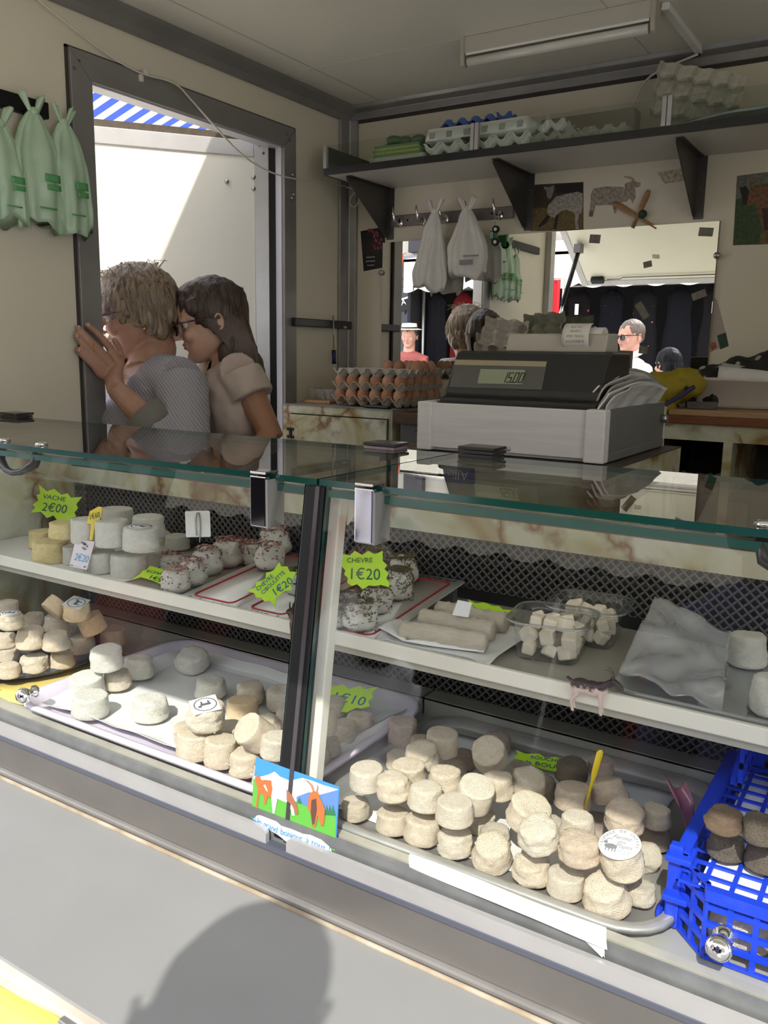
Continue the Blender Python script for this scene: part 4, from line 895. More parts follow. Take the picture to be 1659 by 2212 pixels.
speckled([(645, 1258, 62, 60, 'chive coated cheese behind the black post, next to the brown goat figurine')], 'chive coated cheeses', FC)
# onion crumbs left on the tray
rnd = random.Random(5); b = MB()
for k in range(260):
    px, py = rnd.choice([(462, 1238, 14), (510, 1255, 20), (545, 1225, 22), (520, 1240, 60), (500, 1265, 40), (545, 1200, 14)])[0:2] if False else (0, 0)
    cx_, cy_, s_ = rnd.choice([(468, 1241, 10), (508, 1254, 16), (508, 1254, 12), (548, 1226, 16), (520, 1235, 42), (560, 1215, 12)])
    p = at(rnd.gauss(cx_, s_), rnd.gauss(cy_, s_ * 0.45), z=ZS + 0.014); p.z = ZS + 0.0056 + SLOPE * max(0, p.y - 0.918)
    if not (-0.83 < p.x < -0.75 and 0.93 < p.y < 1.15): continue
    q = Euler((rnd.uniform(-.4, .4), rnd.uniform(-.4, .4), rnd.uniform(0, 6.28))).to_matrix(); a = rnd.uniform(0.0015, 0.004)
    b.prism([p + q @ Vector(v) for v in [(-a, -a * 0.6, 0), (a, -a * 0.4, 0), (a * 0.7, a * 0.6, 0.0008), (-a * 0.3, a * 0.7, 0.0006)]], q @ Vector((0, 0, 0.001)), rnd.randrange(4))
o = b.build('onion_crumbs', M_on, fix=False); tag(o, 'loose dried onion crumbs scattered on the half empty enamel tray', 'crumbs', kind='stuff')

# log cheeses on parchment
lp = thing('paper_plate', 'white paper sheet and dish under the three log cheeses', 'plate')
MB().grid(crumple(-0.595, -0.425, 0.918, 1.07, ZS + 0.001, 0.002, 5.0, edge=0.5), 20, 16, thick=0.0006).build('sheet', M_parch, lp)
strip([at(815, 1355, z=ZS + 0.014), at(870, 1385, z=ZS + 0.006), at(1045, 1410, z=ZS + 0.006)], [at(870, 1335, z=ZS + 0.016), at(880, 1385, z=ZS + 0.006), at(1055, 1385, z=ZS + 0.005)], 'plate_paper', M_parch, 'folded white paper edge in front of the log cheeses')
def logmesh(seed):
    b = MB(); n = 26; pts = []; rs = []
    pts = [(0, 0, 0.5 - k / (n - 1)) for k in range(n)]
    prof = [(0, -0.5), (0.38, -0.5), (0.46, -0.48)] + [(0.5 - 0.02 * math.sin(3 * k), -0.45 + 0.9 * k / 16) for k in range(17)] + [(0.46, 0.48), (0.38, 0.5), (0, 0.5)]
    b.lathe(prof, 20); o_ = []
    for v in b.v:
        p = Vector(v); q = Vector((p.x * 3, p.y * 3, p.z * 9 + seed * 5)); d = 1 + 0.20 * mnoise.noise(q) + 0.12 * mnoise.noise(q * 3); o_.append((p.x * d, p.y * d, p.z + 0.01 * mnoise.noise(q * 2)))
    b.v = o_; return b.mesh('log_cheese', CT['w'])
for i, (a, b_, w_, lb) in enumerate([((866, 1357), (1052, 1385), 42, 'cracked ivory log cheese nearest the glass'), ((910, 1333), (1068, 1362), 44, 'ivory log cheese in the middle of the three'), ((945, 1314), (1096, 1345), 42, 'ivory log cheese at the back with a slip of paper on it')]):
    z_ = ZS + 0.018; pa, pb = at(*a, z=z_), at(*b_, z=z_); d = pb - pa; dia = w_ * depth((pa + pb) / 2) / FPX
    o = bpy.data.objects.new('log_cheese', logmesh(i + 1)); COL.objects.link(o); o.location = (pa + pb) / 2
    o.location.z = ZS + 0.003 + dia / 2; o.rotation_euler = d.to_track_quat('Z', 'Y').to_euler(); o.scale = (dia, dia, d.length)
    o.material_slots[0].link = 'OBJECT'; o.material_slots[0].material = CT['i']
    tag(o, lb, 'cheese', 'log cheeses on the paper sheet')
P0 = at(998, 1312, z=ZS + 0.045)
flat_sign('paper_slip', 'small blank white paper slip leaning on the rear log cheese', zp([(1165, 663), (1280, 685), (1250, 805), (1118, 785)], *Z5), P0, (0.2, -0.7, 0.6), mat('white paper', (0.85, 0.85, 0.86), 0.5), cat='paper slip')

# two clear tubs of cheese cubes
M_clear = thin('clear plastic', (0.96, 0.97, 0.96), 0.07, rough=0.03, haze=0.06)
def cubes_tub(cx, cy, w_, d_, rz, label, where, n, seed):
    t = thing('plastic_tub', label, 'tub', (cx, cy, ZS + 0.001), (0, 0, rz), 'clear plastic tubs of cheese cubes')
    b = MB(); H = 0.052
    q = lambda e, z: rrect(-w_ / 2 - e, w_ / 2 + e, -d_ / 2 - e, d_ / 2 + e, 0.018 + e, z)
    loops(b, [q(-0.008, 0.0), q(-0.004, 0.004), q(0.0, H * 0.8), q(0.001, H), q(0.010, H + 0.001), q(0.011, H - 0.002)], close_last=False)
    b.build('tub_wall', M_clear, t)
    b = MB(); A = q(0.0105, H); b.tube(A + [A[0], A[1]], 0.0013, 6); b.build('tub_rim', thin('clear rim', (0.9, 0.92, 0.91), 0.25, rough=0.08, haze=0.15), t)
    rnd = random.Random(seed); M_ = Matrix.Rotation(rz, 3, 'Z')
    for k in range(n):
        lv = k // 9; s_ = rnd.uniform(0.0075, 0.0095)
        gx = ((k % 9) % 3 - 1) * (w_ / 3 - 0.005); gy = ((k % 9) // 3 - 1) * (d_ / 3 - 0.006)
        p = Vector((gx + rnd.uniform(-0.003, 0.003), gy + rnd.uniform(-0.003, 0.003), 0.0125 + lv * 0.0165))
        if lv == 2: p.x *= 0.7; p.y *= 0.6
        bb = MB().box(-s_, s_, -s_, s_, -s_, s_); o = bb.build('cheese_cube', CT['i'], bevel=0.0025)
        o.location = M_ @ p + Vector((cx, cy, ZS + 0.001)); o.rotation_euler = (rnd.uniform(-0.5, 0.5), rnd.uniform(-0.5, 0.5), rnd.uniform(0, 1.5))
        tag(o, 'small ivory cheese cube ' + where, 'cheese', 'cheese cubes ' + where)
p1, p2_ = at(1185, 1418, z=ZS), at(1278, 1362, z=ZS)
cubes_tub(p1.x, max(p1.y + 0.01, 0.985), 0.088, 0.088, 0.15, 'clear plastic tub of cheese cubes nearer the glass', 'in the nearer clear tub', 24, 3)
cubes_tub(p2_.x + 0.008, 1.105, 0.088, 0.088, 0.12, 'clear plastic tub of cheese cubes further back on the shelf', 'in the rear clear tub', 22, 4)
# film covered tray with fresh cheeses on the right
ft = thing('glass_tray', 'shallow clear tray under plastic film at the right of the shelf', 'tray')
p = at(1345, 1475, z=ZS)
traymesh(p.x + 0.002, 0.2, 0.925, 1.14, ZS + 0.0025, 0.010, 0.03, rim=0.006, th=0.002, slope=0.006).build('tray_shell', thin('tray plastic', (0.9, 0.93, 0.92), 0.12, rough=0.06, haze=0.18), ft)
x0 = at(1345, 1440, z=ZS + 0.02).x
P_ = [at(1338, 1452, z=ZS + 0.012), at(1412, 1295, z=ZS + 0.075)]
b = MB()
def film(u, v):
    a = at(1336, 1455, z=ZS + 0.014).lerp(at(1413, 1293, y=1.08), v); c_ = at(1560, 1530, z=ZS + 0.016).lerp(at(1580, 1365, y=1.08), v)
    p = a.lerp(c_, u); q = Vector((p.x * 22, p.y * 22, p.z * 22)); p.z += 0.012 * mnoise.noise(q) + 0.006 * mnoise.noise(q * 2.3); p.y += 0.005 * mnoise.noise(q + Vector((9, 0, 0))); return p
b.grid(film, 34, 26, thick=0.0005, smooth=True)
tag(b.build('plastic_film', thin('milky film', (0.9, 0.9, 0.9), 0.14, rough=0.07, haze=0.30, hazecol=(0.62, 0.63, 0.64))), 'crumpled translucent plastic film standing over the right hand tray', 'plastic film')
for px, py, w_, hv, lb in [(1614, 1402, 86, 92, 'plain fresh white cheese behind the plastic film'), (1668, 1500, 92, 110, 'plain fresh white cheese cut by the right edge of the photo')]:
    q, dia, h = spot(px, py, w_, hv, ZS + 0.004); o = bpy.data.objects.new('fresh_cheese', CM['B']); COL.objects.link(o); o.location = q; o.scale = (dia, dia, h)
    o.material_slots[0].link = 'OBJECT'; o.material_slots[0].material = CT['w']; tag(o, lb, 'cheese', 'fresh cheeses in the clear tray')

# ---- blobs: union of rounded pieces into one continuous skin
def blob(mb, voxel, smooth=3, fac=0.5):
    me = mb.mesh('blob', []); o = bpy.data.objects.new('blob', me); COL.objects.link(o)
    r = o.modifiers.new('r', 'REMESH'); r.mode = 'VOXEL'; r.voxel_size = voxel
    if smooth:
        s_ = o.modifiers.new('s', 'SMOOTH'); s_.iterations = smooth; s_.factor = fac
    dg = bpy.context.evaluated_depsgraph_get(); m2 = bpy.data.meshes.new_from_object(o.evaluated_get(dg))
    bpy.data.objects.remove(o); bpy.data.meshes.remove(me)
    m2.polygons.foreach_set('use_smooth', [True] * len(m2.polygons)); return m2
def displace(me, fn):
    n = len(me.vertices); co = np.empty(n * 3); nr = np.empty(n * 3); me.vertices.foreach_get('co', co); me.vertex_normals.foreach_get('vector', nr)
    co = co.reshape(-1, 3); nr = nr.reshape(-1, 3); d = np.array([fn(Vector(c)) for c in co]); me.vertices.foreach_set('co', (co + nr * d[:, None]).ravel()); me.update()
def goat(loc, rz, s, m_body, label, horns=True):
    t = thing('goat_figurine', label, 'figurine', loc, (0, 0, rz))
    b = MB()      # local: nose towards +x, feet at z=0, length about 1
    b.ball((-0.18, 0, 0.52), (0.22, 0.13, 0.16), 16); b.ball((0.05, 0, 0.50), (0.24, 0.13, 0.165), 16); b.ball((0.22, 0, 0.53), (0.14, 0.11, 0.15), 14)
    b.tube([(0.24, 0, 0.56), (0.36, 0, 0.66), (0.42, 0, 0.70)], [0.10, 0.075, 0.07], 10)
    b.tube([(0.40, 0, 0.73), (0.52, 0, 0.66), (0.60, 0, 0.60)], [0.075, 0.065, 0.042], 10); b.ball((0.60, 0, 0.595), 0.043, 10)
    b.tube([(0.56, 0, 0.56), (0.55, 0, 0.47)], [0.025, 0.006], 6)
    for sy in (-1, 1):
        b.tube([(0.22, 0.07 * sy, 0.48), (0.23, 0.08 * sy, 0.28), (0.24, 0.08 * sy, 0.04)], [0.07, 0.038, 0.03], 8); b.ball((0.25, 0.08 * sy, 0.025), (0.038, 0.032, 0.028), 8)
        b.tube([(-0.28, 0.07 * sy, 0.52), (-0.25, 0.08 * sy, 0.36), (-0.34, 0.085 * sy, 0.22), (-0.31, 0.085 * sy, 0.04)], [0.10, 0.06, 0.036, 0.03], 8); b.ball((-0.30, 0.085 * sy, 0.025), (0.038, 0.032, 0.028), 8)
        b.tube([(0.42, 0.06 * sy, 0.76), (0.38, 0.13 * sy, 0.74), (0.35, 0.17 * sy, 0.70)], [0.02, 0.03, 0.012], 6)
    b.tube([(-0.38, 0, 0.60), (-0.46, 0, 0.66), (-0.48, 0, 0.62)], [0.04, 0.03, 0.018], 6)
    me = blob(b, 0.016, 3); me.materials.append(m_body)
    o = bpy.data.objects.new('body', me); COL.objects.link(o); o.parent = t; o.scale = (s, s, s)
    if horns:
        for sy in (-1, 1):
            h_ = MB().tube([(0.43, 0.035 * sy, 0.77), (0.41, 0.05 * sy, 0.88), (0.34, 0.07 * sy, 0.95), (0.27, 0.085 * sy, 0.96)], [0.022, 0.019, 0.013, 0.004], 6).build('horn', mat('horn', (0.10, 0.07, 0.05), 0.5), t); h_.scale = (s, s, s)
    return t
def goatmat(name, top, low, z0=0.55):
    m = mat(name, low, 0.45); n = m.node_tree.nodes; l = m.node_tree.links; b = n['Principled BSDF']
    tc = n.new('ShaderNodeTexCoord'); sp = n.new('ShaderNodeSeparateXYZ'); l.new(tc.outputs['Object'], sp.inputs[0]); nz = n.new('ShaderNodeTexNoise'); nz.inputs['Scale'].default_value = 14; l.new(tc.outputs['Object'], nz.inputs['Vector'])
    ad = n.new('ShaderNodeMath'); ad.operation = 'MULTIPLY_ADD'; ad.inputs[1].default_value = 0.3; l.new(nz.outputs['Fac'], ad.inputs[0]); l.new(sp.outputs['Z'], ad.inputs[2])
    r = ramp(n, [(z0 + 0.12, low), (z0 + 0.2, top)]); l.new(ad.outputs[0], r.inputs[0]); l.new(r.outputs[0], b.inputs['Base Color']); return m
p = at(1272, 1490, y=0.896)
goat((p.x, 0.9005, 1.152), 0.12, 0.058, goatmat('pied goat', (0.05, 0.03, 0.035), (0.62, 0.48, 0.43), 0.52), 'small pink and black toy goat standing at the shelf edge')
p = at(648, 1335, y=0.896)
goat((p.x - 0.006, 0.9005, 1.148), math.pi - 0.5, 0.060, goatmat('brown goat', (0.09, 0.045, 0.03), (0.13, 0.06, 0.035)), 'small dark brown toy goat peeking out beside the black post')
# ---- blue crates at the right
M_blue = mat('blue crate plastic', (0.014, 0.06, 0.72), 0.3, spec=0.5, var=0.1, scale=25)
def lattice(b, org, ux, uz, w_, h_, nx, nz, bar, th, nrm, holes=True):
    org = Vector(org); ux = Vector(ux); uz = Vector(uz); nr = Vector(nrm) * th
    def bar_(u0, u1, v0, v1, k=0.0):
        b.prism([org + ux * u + uz * v - nr * k for u, v in [(u0, v0), (u1, v0), (u1, v1), (u0, v1)]], nr * (1 + 2 * k))
    for i in range(nx + 1):
        u = w_ * i / nx; bar_(max(u - bar / 2, 0), min(u + bar / 2, w_), 0, h_)
    for j in range(nz + 1):
        v = h_ * j / nz; bar_(0, w_, max(v - bar / 2, 0), min(v + bar / 2, h_), 0.12)
cr = thing('blue_crate', 'upturned blue plastic crate with cream cheeses inside, front right', 'crate')
KX0, KX1, KY0, KY1, KZ0, KZ1 = -0.158, 0.22, 0.800, 1.10, 0.972, 1.046
b = MB(); lattice(b, (KX0 + 0.03, KY0, KZ0), (1, 0, 0), (0, 0, 1), KX1 - KX0 - 0.03, KZ1 - KZ0, 15, 4, 0.0055, 0.004, (0, 1, 0)); b.box(KX0 + 0.03, KX1, KY0 - 0.004, KY0 + 0.006, KZ1 - 0.010, KZ1 + 0.002); b.build('front_wall', M_blue, cr)
b = MB(); lattice(b, (KX0, KY0 + 0.03, KZ0), (0, 1, 0), (0, 0, 1), KY1 - KY0 - 0.03, KZ1 - KZ0 + 0.012, 9, 4, 0.007, 0.004, (1, 0, 0)); b.box(KX0 - 0.008, KX0 + 0.006, KY0 + 0.03, KY1, KZ1 + 0.004, KZ1 + 0.014); b.box(KX0 - 0.008, KX0 + 0.006, KY0 + 0.03, KY1, KZ0 + 0.03, KZ0 + 0.036); b.build('side_wall', M_blue, cr)
b = MB(); lattice(b, (KX0, KY0 + 0.03, KZ0), (0.7071, -0.7071, 0), (0, 0, 1), 0.0424, KZ1 - KZ0 + 0.006, 2, 4, 0.006, 0.004, (0.7071, 0.7071, 0)); b.build('corner_wall', M_blue, cr)
b = MB(); lattice(b, (KX0, KY0 + 0.004, KZ1 - 0.004), (1, 0, 0), (0, 1, 0), KX1 - KX0, KY1 - KY0 - 0.006, 15, 13, 0.0045, 0.002, (0, 0, 1)); b.build('lattice_base', M_blue, cr)
tag(MB().box(KX0 + 0.02, KX1 - 0.01, KY0 + 0.012, KY1 - 0.012, KZ1 - 0.0062, KZ1 - 0.0048).build('crate_paper', mat('white paper', (0.85, 0.85, 0.86), 0.5)), 'white paper under the lattice of the upturned blue crate', 'paper')
b = MB(); lattice(b, (KX0, KY1 - 0.004, KZ0), (1, 0, 0), (0, 0, 1), KX1 - KX0, KZ1 - KZ0, 15, 4, 0.006, 0.004, (0, 1, 0)); b.build('rear_wall', M_blue, cr)
b = MB()
for z in (KZ0 + 0.036, KZ1 + 0.006):
    b.box(KX0 - 0.016, KX0 + 0.01, KY0 + 0.02, KY0 + 0.05, z - 0.003, z + 0.004)
b.box(KX0 - 0.014, KX0, KY0 + 0.028, KY0 + 0.04, KZ0, KZ1 + 0.018); b.build('corner_lug', M_blue, cr, bevel=0.002)
b = MB(); A = [(KX0 - 0.014 + 0.012 * math.cos(a) * 0.6, KY0 + 0.045 + 0.02 * math.sin(a), KZ0 + 0.008) for a in [k * math.pi / 6 for k in range(13)]]; b.tube(A, 0.004, 6); b.build('corner_foot', M_blue, cr)
c2 = thing('blue_crate', 'blue plastic crate wall standing at the back behind the mouldy cheeses', 'crate')
b = MB(); lattice(b, (KX0 + 0.02, 1.112, KZ0), (1, 0, 0), (0, 0, 1), 0.36, 0.125, 12, 6, 0.006, 0.005, (0, 1, 0)); b.build('rear_wall', M_blue, c2)
b = MB(); lattice(b, (KX0 + 0.02, 1.0, KZ1 + 0.016), (0, 1, 0), (0, 0, 1), 0.112, 0.05, 4, 2, 0.008, 0.005, (1, 0, 0)); b.prism([(KX0 + 0.012, 1.00, KZ1 + 0.016), (KX0 + 0.012, 1.115, KZ1 + 0.016), (KX0 + 0.012, 1.115, KZ1 + 0.085), (KX0 + 0.012, 1.085, KZ1 + 0.075)], (0.006, 0, 0)); b.build('side_wall', M_blue, c2)
b = MB(); b.box(KX0 + 0.008, KX0 + 0.034, 1.104, 1.122, KZ0, KZ0 + 0.165); b.box(KX0 + 0.034, KX0 + 0.09, 1.106, 1.118, KZ0 + 0.125, KZ0 + 0.140); b.box(KX0 + 0.082, KX0 + 0.09, 1.106, 1.118, KZ0 + 0.09, KZ0 + 0.140); b.build('corner_post', M_blue, c2, bevel=0.003)
rows = [(1566, 1772, 78, 76, 1, 'b', None, 'brown rinded cheese on top of a dark one in the crate', 'D'), (1570, 1826, 80, 66, 0, 'g', None, 'dark grey rinded cheese under the brown one on the crate', 'B'), (1640, 1790, 76, 82, 1, 'g', None, 'grey spotted cheese on top at the right edge of the crate', 'D'), (1648, 1850, 84, 70, 0, 'g', None, 'dark mouldy cheese at the bottom right on the crate', 'B')]
pile(rows, KZ1 + 0.001, 'on the blue crate', 'mouldy cheeses on the blue crate', layer=0.046)
for i in range(6):
    o = bpy.data.objects.new('goat_cheese', CM['ABCDEA'[i]]); COL.objects.link(o); o.location = (-0.10 + 0.064 * i, 0.845 + 0.012 * (i % 2), KZ0 + 0.026); o.scale = (0.06, 0.06, 0.046)
    o.material_slots[0].link = 'OBJECT'; o.material_slots[0].material = CT['c']; tag(o, f'cream goat cheese inside the upturned blue crate, {ORD[i]} from its left', 'cheese', 'cheeses inside the blue crate')
# pink tissue curl beside the crate
b = MB()
P_ = [at(1492, 1850, y=0.99), at(1484, 1790, y=1.0), at(1478, 1740, y=1.0), at(1455, 1690, y=1.01)]
def curl(u, v):
    s_ = v * 3; i = min(int(s_), 2); p = P_[i].lerp(P_[i + 1], s_ - i); w_ = 0.006 + 0.026 * v
    return p + Vector((0.75, 0.2, 0.0)) * (u - 0.5) * w_ + Vector((0, 0.008 * math.sin(u * 6 + v * 3), 0.010 * v * math.cos(u * 5)))
b.grid(curl, 14, 18, thick=0.0005)
tag(b.build('tissue_curl', thin('pink film', (0.85, 0.5, 0.62), 0.05, rough=0.2, haze=0.35, hazecol=(0.75, 0.38, 0.50))), 'translucent pink plastic wisp sticking up beside the blue crate', 'plastic film')

# ================================================================ INSIDE THE VAN
# --- lamp and cables
lamp = thing('fluorescent_lamp', 'unlit fluorescent strip lamp on the ceiling', 'lamp')
LX0, LX1 = -1.195, -0.672
MB().box(LX0, LX1, 2.262, 2.300, 2.372, ZC).build('housing', mat('lamp housing', (0.50, 0.47, 0.40), 0.4, var=0.1, scale=6), lamp, bevel=0.003)
MB().tube([(LX0 + 0.012, 2.275, 2.352), (LX1 - 0.012, 2.275, 2.352)], 0.0125, 14).build('tube', mat('tube glass', (0.66, 0.64, 0.58), 0.2, coat=0.3), lamp)
MB().box(LX0 + 0.01, LX1 - 0.01, 2.262, 2.264, 2.366, 2.372).build('reflector_edge', M_white, lamp)
for x in (LX0, LX1):
    MB().prism([(x - 0.006, 2.258, ZC), (x - 0.006, 2.302, ZC), (x - 0.006, 2.302, 2.375), (x - 0.006, 2.288, 2.345), (x - 0.006, 2.275, 2.336), (x - 0.006, 2.262, 2.342), (x - 0.006, 2.258, 2.36)], (0.012, 0, 0)).build('end_cap', mat('lamp cap', (0.42, 0.38, 0.31), 0.4), lamp, bevel=0.002)
cdt = thing('cable_conduit', 'white plastic cable conduit running from the lamp to the back wall', 'conduit')
MB().box(-0.665, -0.645, 2.30, 2.665, 2.398, ZC).build('channel', M_white, cdt, bevel=0.002)
M_cord = mat('white cord', (0.72, 0.68, 0.58), 0.5)
def cord(name, label, pts, r, m, cat='cable'):
    # smooth the poly-line
    P = [Vector(p) for p in pts]; out = []
    for i in range(len(P) - 1):
        a, b_, c, d = P[max(i - 1, 0)], P[i], P[i + 1], P[min(i + 2, len(P) - 1)]
        for k in range(6):
            t = k / 6; out.append(0.5 * ((2 * b_) + (c - a) * t + (2 * a - 5 * b_ + 4 * c - d) * t * t + (3 * b_ - a - 3 * c + d) * t ** 3))
    out.append(P[-1]); return tag(MB().tube(out, r, 6).build(name, m), label, cat)
cord('power_cord', 'pale cord hanging from the conduit down behind the wall shelf', [(-0.655, 2.655, 2.395), at(1405, 165, y=2.66), at(1365, 230, y=2.66), at(1340, 285, y=2.60)], 0.0035, M_cord)
cord('black_cable', 'short black cable hanging from the conduit end', [(-0.650, 2.66, 2.395), at(1432, 150, y=2.665), at(1424, 192, y=2.67)], 0.004, M_black)
cord('sagging_cord', 'thin white cord sagging across the door corner to the shelf', [at(*p, x=XL + 0.018) for p in [(70, -12), (110, 22), (160, 62), (215, 105), (265, 138), (310, 160)]] + [at(355, 172, x=XL + 0.02), at(385, 186, x=XL + 0.022), at(415, 218, x=XL + 0.025), at(460, 268, x=XL + 0.028), at(510, 322, x=XL + 0.03), at(560, 360, x=XL + 0.028), at(620, 383, x=XL + 0.024), at(690, 392, x=XL + 0.02), at(748, 403, x=XL + 0.03)], 0.0028, M_cord)
cord('cord_loop', 'small loop of white cord below the left end of the shelf', [at(748, 404, y=2.66), at(768, 412, y=2.66), at(775, 430, y=2.665), at(768, 446, y=2.67), at(757, 442, y=2.67), at(757, 428, y=2.665), at(770, 410, y=2.66)], 0.0025, M_cord)
for i, (px, py) in enumerate([(315, 155), (305, 168)]):
    p = at(px, py, x=XL + 0.018)
    tag(MB().box(p.x - 0.018, p.x + 0.004, p.y - 0.006, p.y + 0.006, p.z - 0.010, p.z + 0.008).build('cord_clip', mat('clear clip', (0.7, 0.67, 0.58), 0.3), bevel=0.002), ['clear plastic cord clip above the doorway', 'torn tape tab on the cord above the doorway'][i], 'clip')

# --- shelf on the back wall
ZSH = 2.130
ws = thing('wall_shelf', 'long white wall shelf with a black front edge and low glass gallery', 'shelf')
MB().box(-1.765, XR, 2.404, YB, ZSH, ZSH + 0.018).build('board', mat('shelf white', (0.66, 0.63, 0.58), 0.4, var=0.04), ws)
MB().box(-1.772, XR, 2.398, 2.405, ZSH - 0.001, ZSH + 0.020).build('front_edge', M_blackp, ws)
MB().box(-1.772, -1.765, 2.404, YB, ZSH - 0.001, ZSH + 0.020).build('end_edge', M_blackp, ws)
M_gal = thin('gallery glass', (0.90, 0.93, 0.90), 0.03)
gz0, gz1 = ZSH + 0.020, ZSH + 0.090
MB().box(-1.764, -0.9985, 2.402, 2.406, gz0, gz1).build('gallery_glass', M_gal, ws)
MB().box(-0.988, XR, 2.402, 2.406, gz0, gz1).build('gallery_glass', M_gal, ws)
MB().box(-1.768, -1.764, 2.402, YB - 0.002, gz0, gz1).build('gallery_end', mat('smoked end glass', (0.05, 0.055, 0.05), 0.15), ws)
MB().box(-1.772, -1.760, 2.397, 2.409, gz0, gz1 + 0.001).build('gallery_post', M_alul, ws)
for px, py in [(1025, 308), (1440, 250)]:
    x = at(px, py, y=2.402).x
    MB().box(x - 0.013, x - 0.001, 2.396, 2.410, gz0, gz1 + 0.006).box(x + 0.001, x + 0.013, 2.396, 2.410, gz0, gz1 + 0.006).build('gallery_clip', M_alul, ws, bevel=0.002)
for pw, pf in [((838, 412), (762, 383)), ((1138, 382), (1073, 350)), ((1508, 342), (1468, 303))]:
    x = at(*pw, y=YB).x
    b = MB().prism([(x, YB, ZSH), (x, 2.44, ZSH), (x, 2.44, ZSH - 0.012), (x, YB - 0.02, ZSH - 0.165), (x, YB, ZSH - 0.17)], (0.003, 0, 0))
    b.box(x - 0.001, x + 0.028, YB - 0.003, YB, ZSH - 0.175, ZSH); b.box(x - 0.001, x + 0.02, 2.44, YB, ZSH - 0.003, ZSH)
    br = b.build('bracket', mat('dark bracket steel', (0.11, 0.105, 0.10), 0.4, 0.6, var=0.1), ws)
    for zz in (0.05, 0.09, 0.15): MB().ball((x + 0.014, YB - 0.004, ZSH - zz), 0.003, 8).build('screw', M_screw, br)

# egg cartons and bags on the shelf
def tray_mesh(nx, ny, p=0.048, H=0.040, th=0.0018, sub=6, closed=True):
    """moulded pulp: cups at the cell centres, posts at the cell corners"""
    def f(u, v):
        x, y = u * nx * p, v * ny * p; c = (math.cos(2 * math.pi * x / p) + math.cos(2 * math.pi * y / p)) / 2
        c = max(-0.82, min(0.8, c * 1.15)); return (x - nx * p / 2, y - ny * p / 2, H * 0.5 * c + H * 0.5 + 0.0008 * nz3((x, y, 0), 120))
    return MB().grid(f, nx * sub, ny * sub, thick=th, smooth=False)
M_pulp = mat('grey pulp', (0.54, 0.50, 0.44), 0.9, var=0.15, scale=30, bump=0.4, bscale=200)
M_pulpw = mat('white foam carton', (0.80, 0.79, 0.76), 0.6, var=0.05); M_pulpb = mat('blue pulp', (0.10, 0.18, 0.46), 0.85, var=0.15, scale=30)
ME6 = tray_mesh(6, 6).mesh('egg_tray', M_pulp)
def carton(label, loc, rz, m, nx=5, lid=True, group='egg cartons on the wall shelf', flip=False, s=1.0):
    t = thing('egg_carton', label, 'egg carton', loc, (0, 0, rz), group)
    o = tray_mesh(nx, 2, 0.046, 0.034).build('cup_base', m, t)
    if flip: o.rotation_euler = (math.pi, 0, 0); o.location = (0, 0, 0.034)
    if lid:
        w_ = nx * 0.046; b = MB(); q = lambda e, z: rrect(-w_ / 2 + e, w_ / 2 - e, -0.046 + e, 0.046 - e, 0.012, z, 4)
        loops(b, [q(0, 0.036), q(0.001, 0.046), q(0.006, 0.064), q(0.012, 0.066)]); b.build('lid', m, t)
        for i in range(nx):
            MB().box(-w_ / 2 + 0.046 * i + 0.016, -w_ / 2 + 0.046 * i + 0.030, -0.0465, -0.042, 0.040, 0.054).build('lid_slot', mat('slot shade grey', (0.34, 0.33, 0.31), 0.9), t)
    t.scale = (s, s, s)
    return t
zsh = ZSH + 0.0185
def X(px, py, y=2.47): return at(px, py, y=y).x
t = thing('bag_stack', 'stack of folded green and yellow bags at the left end of the shelf', 'bags', (X(870, 320), 2.49, zsh))
for k, (c_, w_, h_) in enumerate([((0.62, 0.61, 0.57), 0.20, 0.022), ((0.16, 0.30, 0.14), 0.17, 0.008), ((0.55, 0.52, 0.10), 0.165, 0.006), ((0.20, 0.36, 0.18), 0.175, 0.007), ((0.60, 0.55, 0.12), 0.16, 0.005), ((0.16, 0.28, 0.15), 0.165, 0.008)]):
    z0 = [0, 0.022, 0.030, 0.036, 0.043, 0.048][k]
    MB().grid(lambda u, v: (w_ * (u - 0.5), 0.12 * (v - 0.5), z0 + h_ + 0.002 * math.sin(8 * u + k) * math.sin(5 * v)), 12, 6, thick=h_).build('folded_bag', mat('bag layer %d' % k, c_, 0.6), t)
b = MB()
for k in range(9): b.ball((-0.05 + 0.018 * k + random.uniform(-.01, .01), random.uniform(-0.04, 0.03), 0.065 + 0.012 * math.sin(k * 0.9)), (0.028, 0.03, 0.016), 8)
me = blob(b, 0.006, 2); me.materials.append(mat('crumpled green bag', (0.10, 0.16, 0.08), 0.5)); o = bpy.data.objects.new('crumpled_bag', me); COL.objects.link(o); o.parent = t
carton('white foam egg carton left of the first gallery clip', (X(988, 320), 2.465, zsh), 0.05, M_pulpw, 3, s=1.25)
carton('white foam egg carton right of the first gallery clip', (X(1085, 305), 2.465, zsh), -0.04, M_pulpw, 4, s=1.25)
carton('blue egg carton base lying upside down on the white cartons', (X(1010, 275), 2.50, zsh + 0.085), 0.03, M_pulpb, 4, lid=False, flip=True)
t = carton('second blue egg carton tipped over at the end of the blue row', (X(1085, 270), 2.51, zsh + 0.085), 0.1, M_pulpb, 1, lid=False)
carton('long grey egg carton in the middle of the shelf', (X(1215, 280), 2.465, zsh), 0.0, M_pulp, 4, lid=False)
carton('grey egg carton base beside the long one', (X(1310, 262), 2.465, zsh), 0.0, M_pulp, 3, lid=False)
carton('low white carton base between the grey cartons', (X(1180, 300), 2.42 + 0.05, zsh + 0.034), 0.0, M_pulpw, 3, lid=False)
tag(MB().box(X(1170, 240, 2.6), X(1372, 235, 2.6), 2.60, 2.66, zsh, zsh + 0.115).build('flat_box', mat('brown card', (0.26, 0.21, 0.15), 0.8, var=0.1), bevel=0.003), 'long flat brown cardboard box leaning at the back of the shelf', 'box')
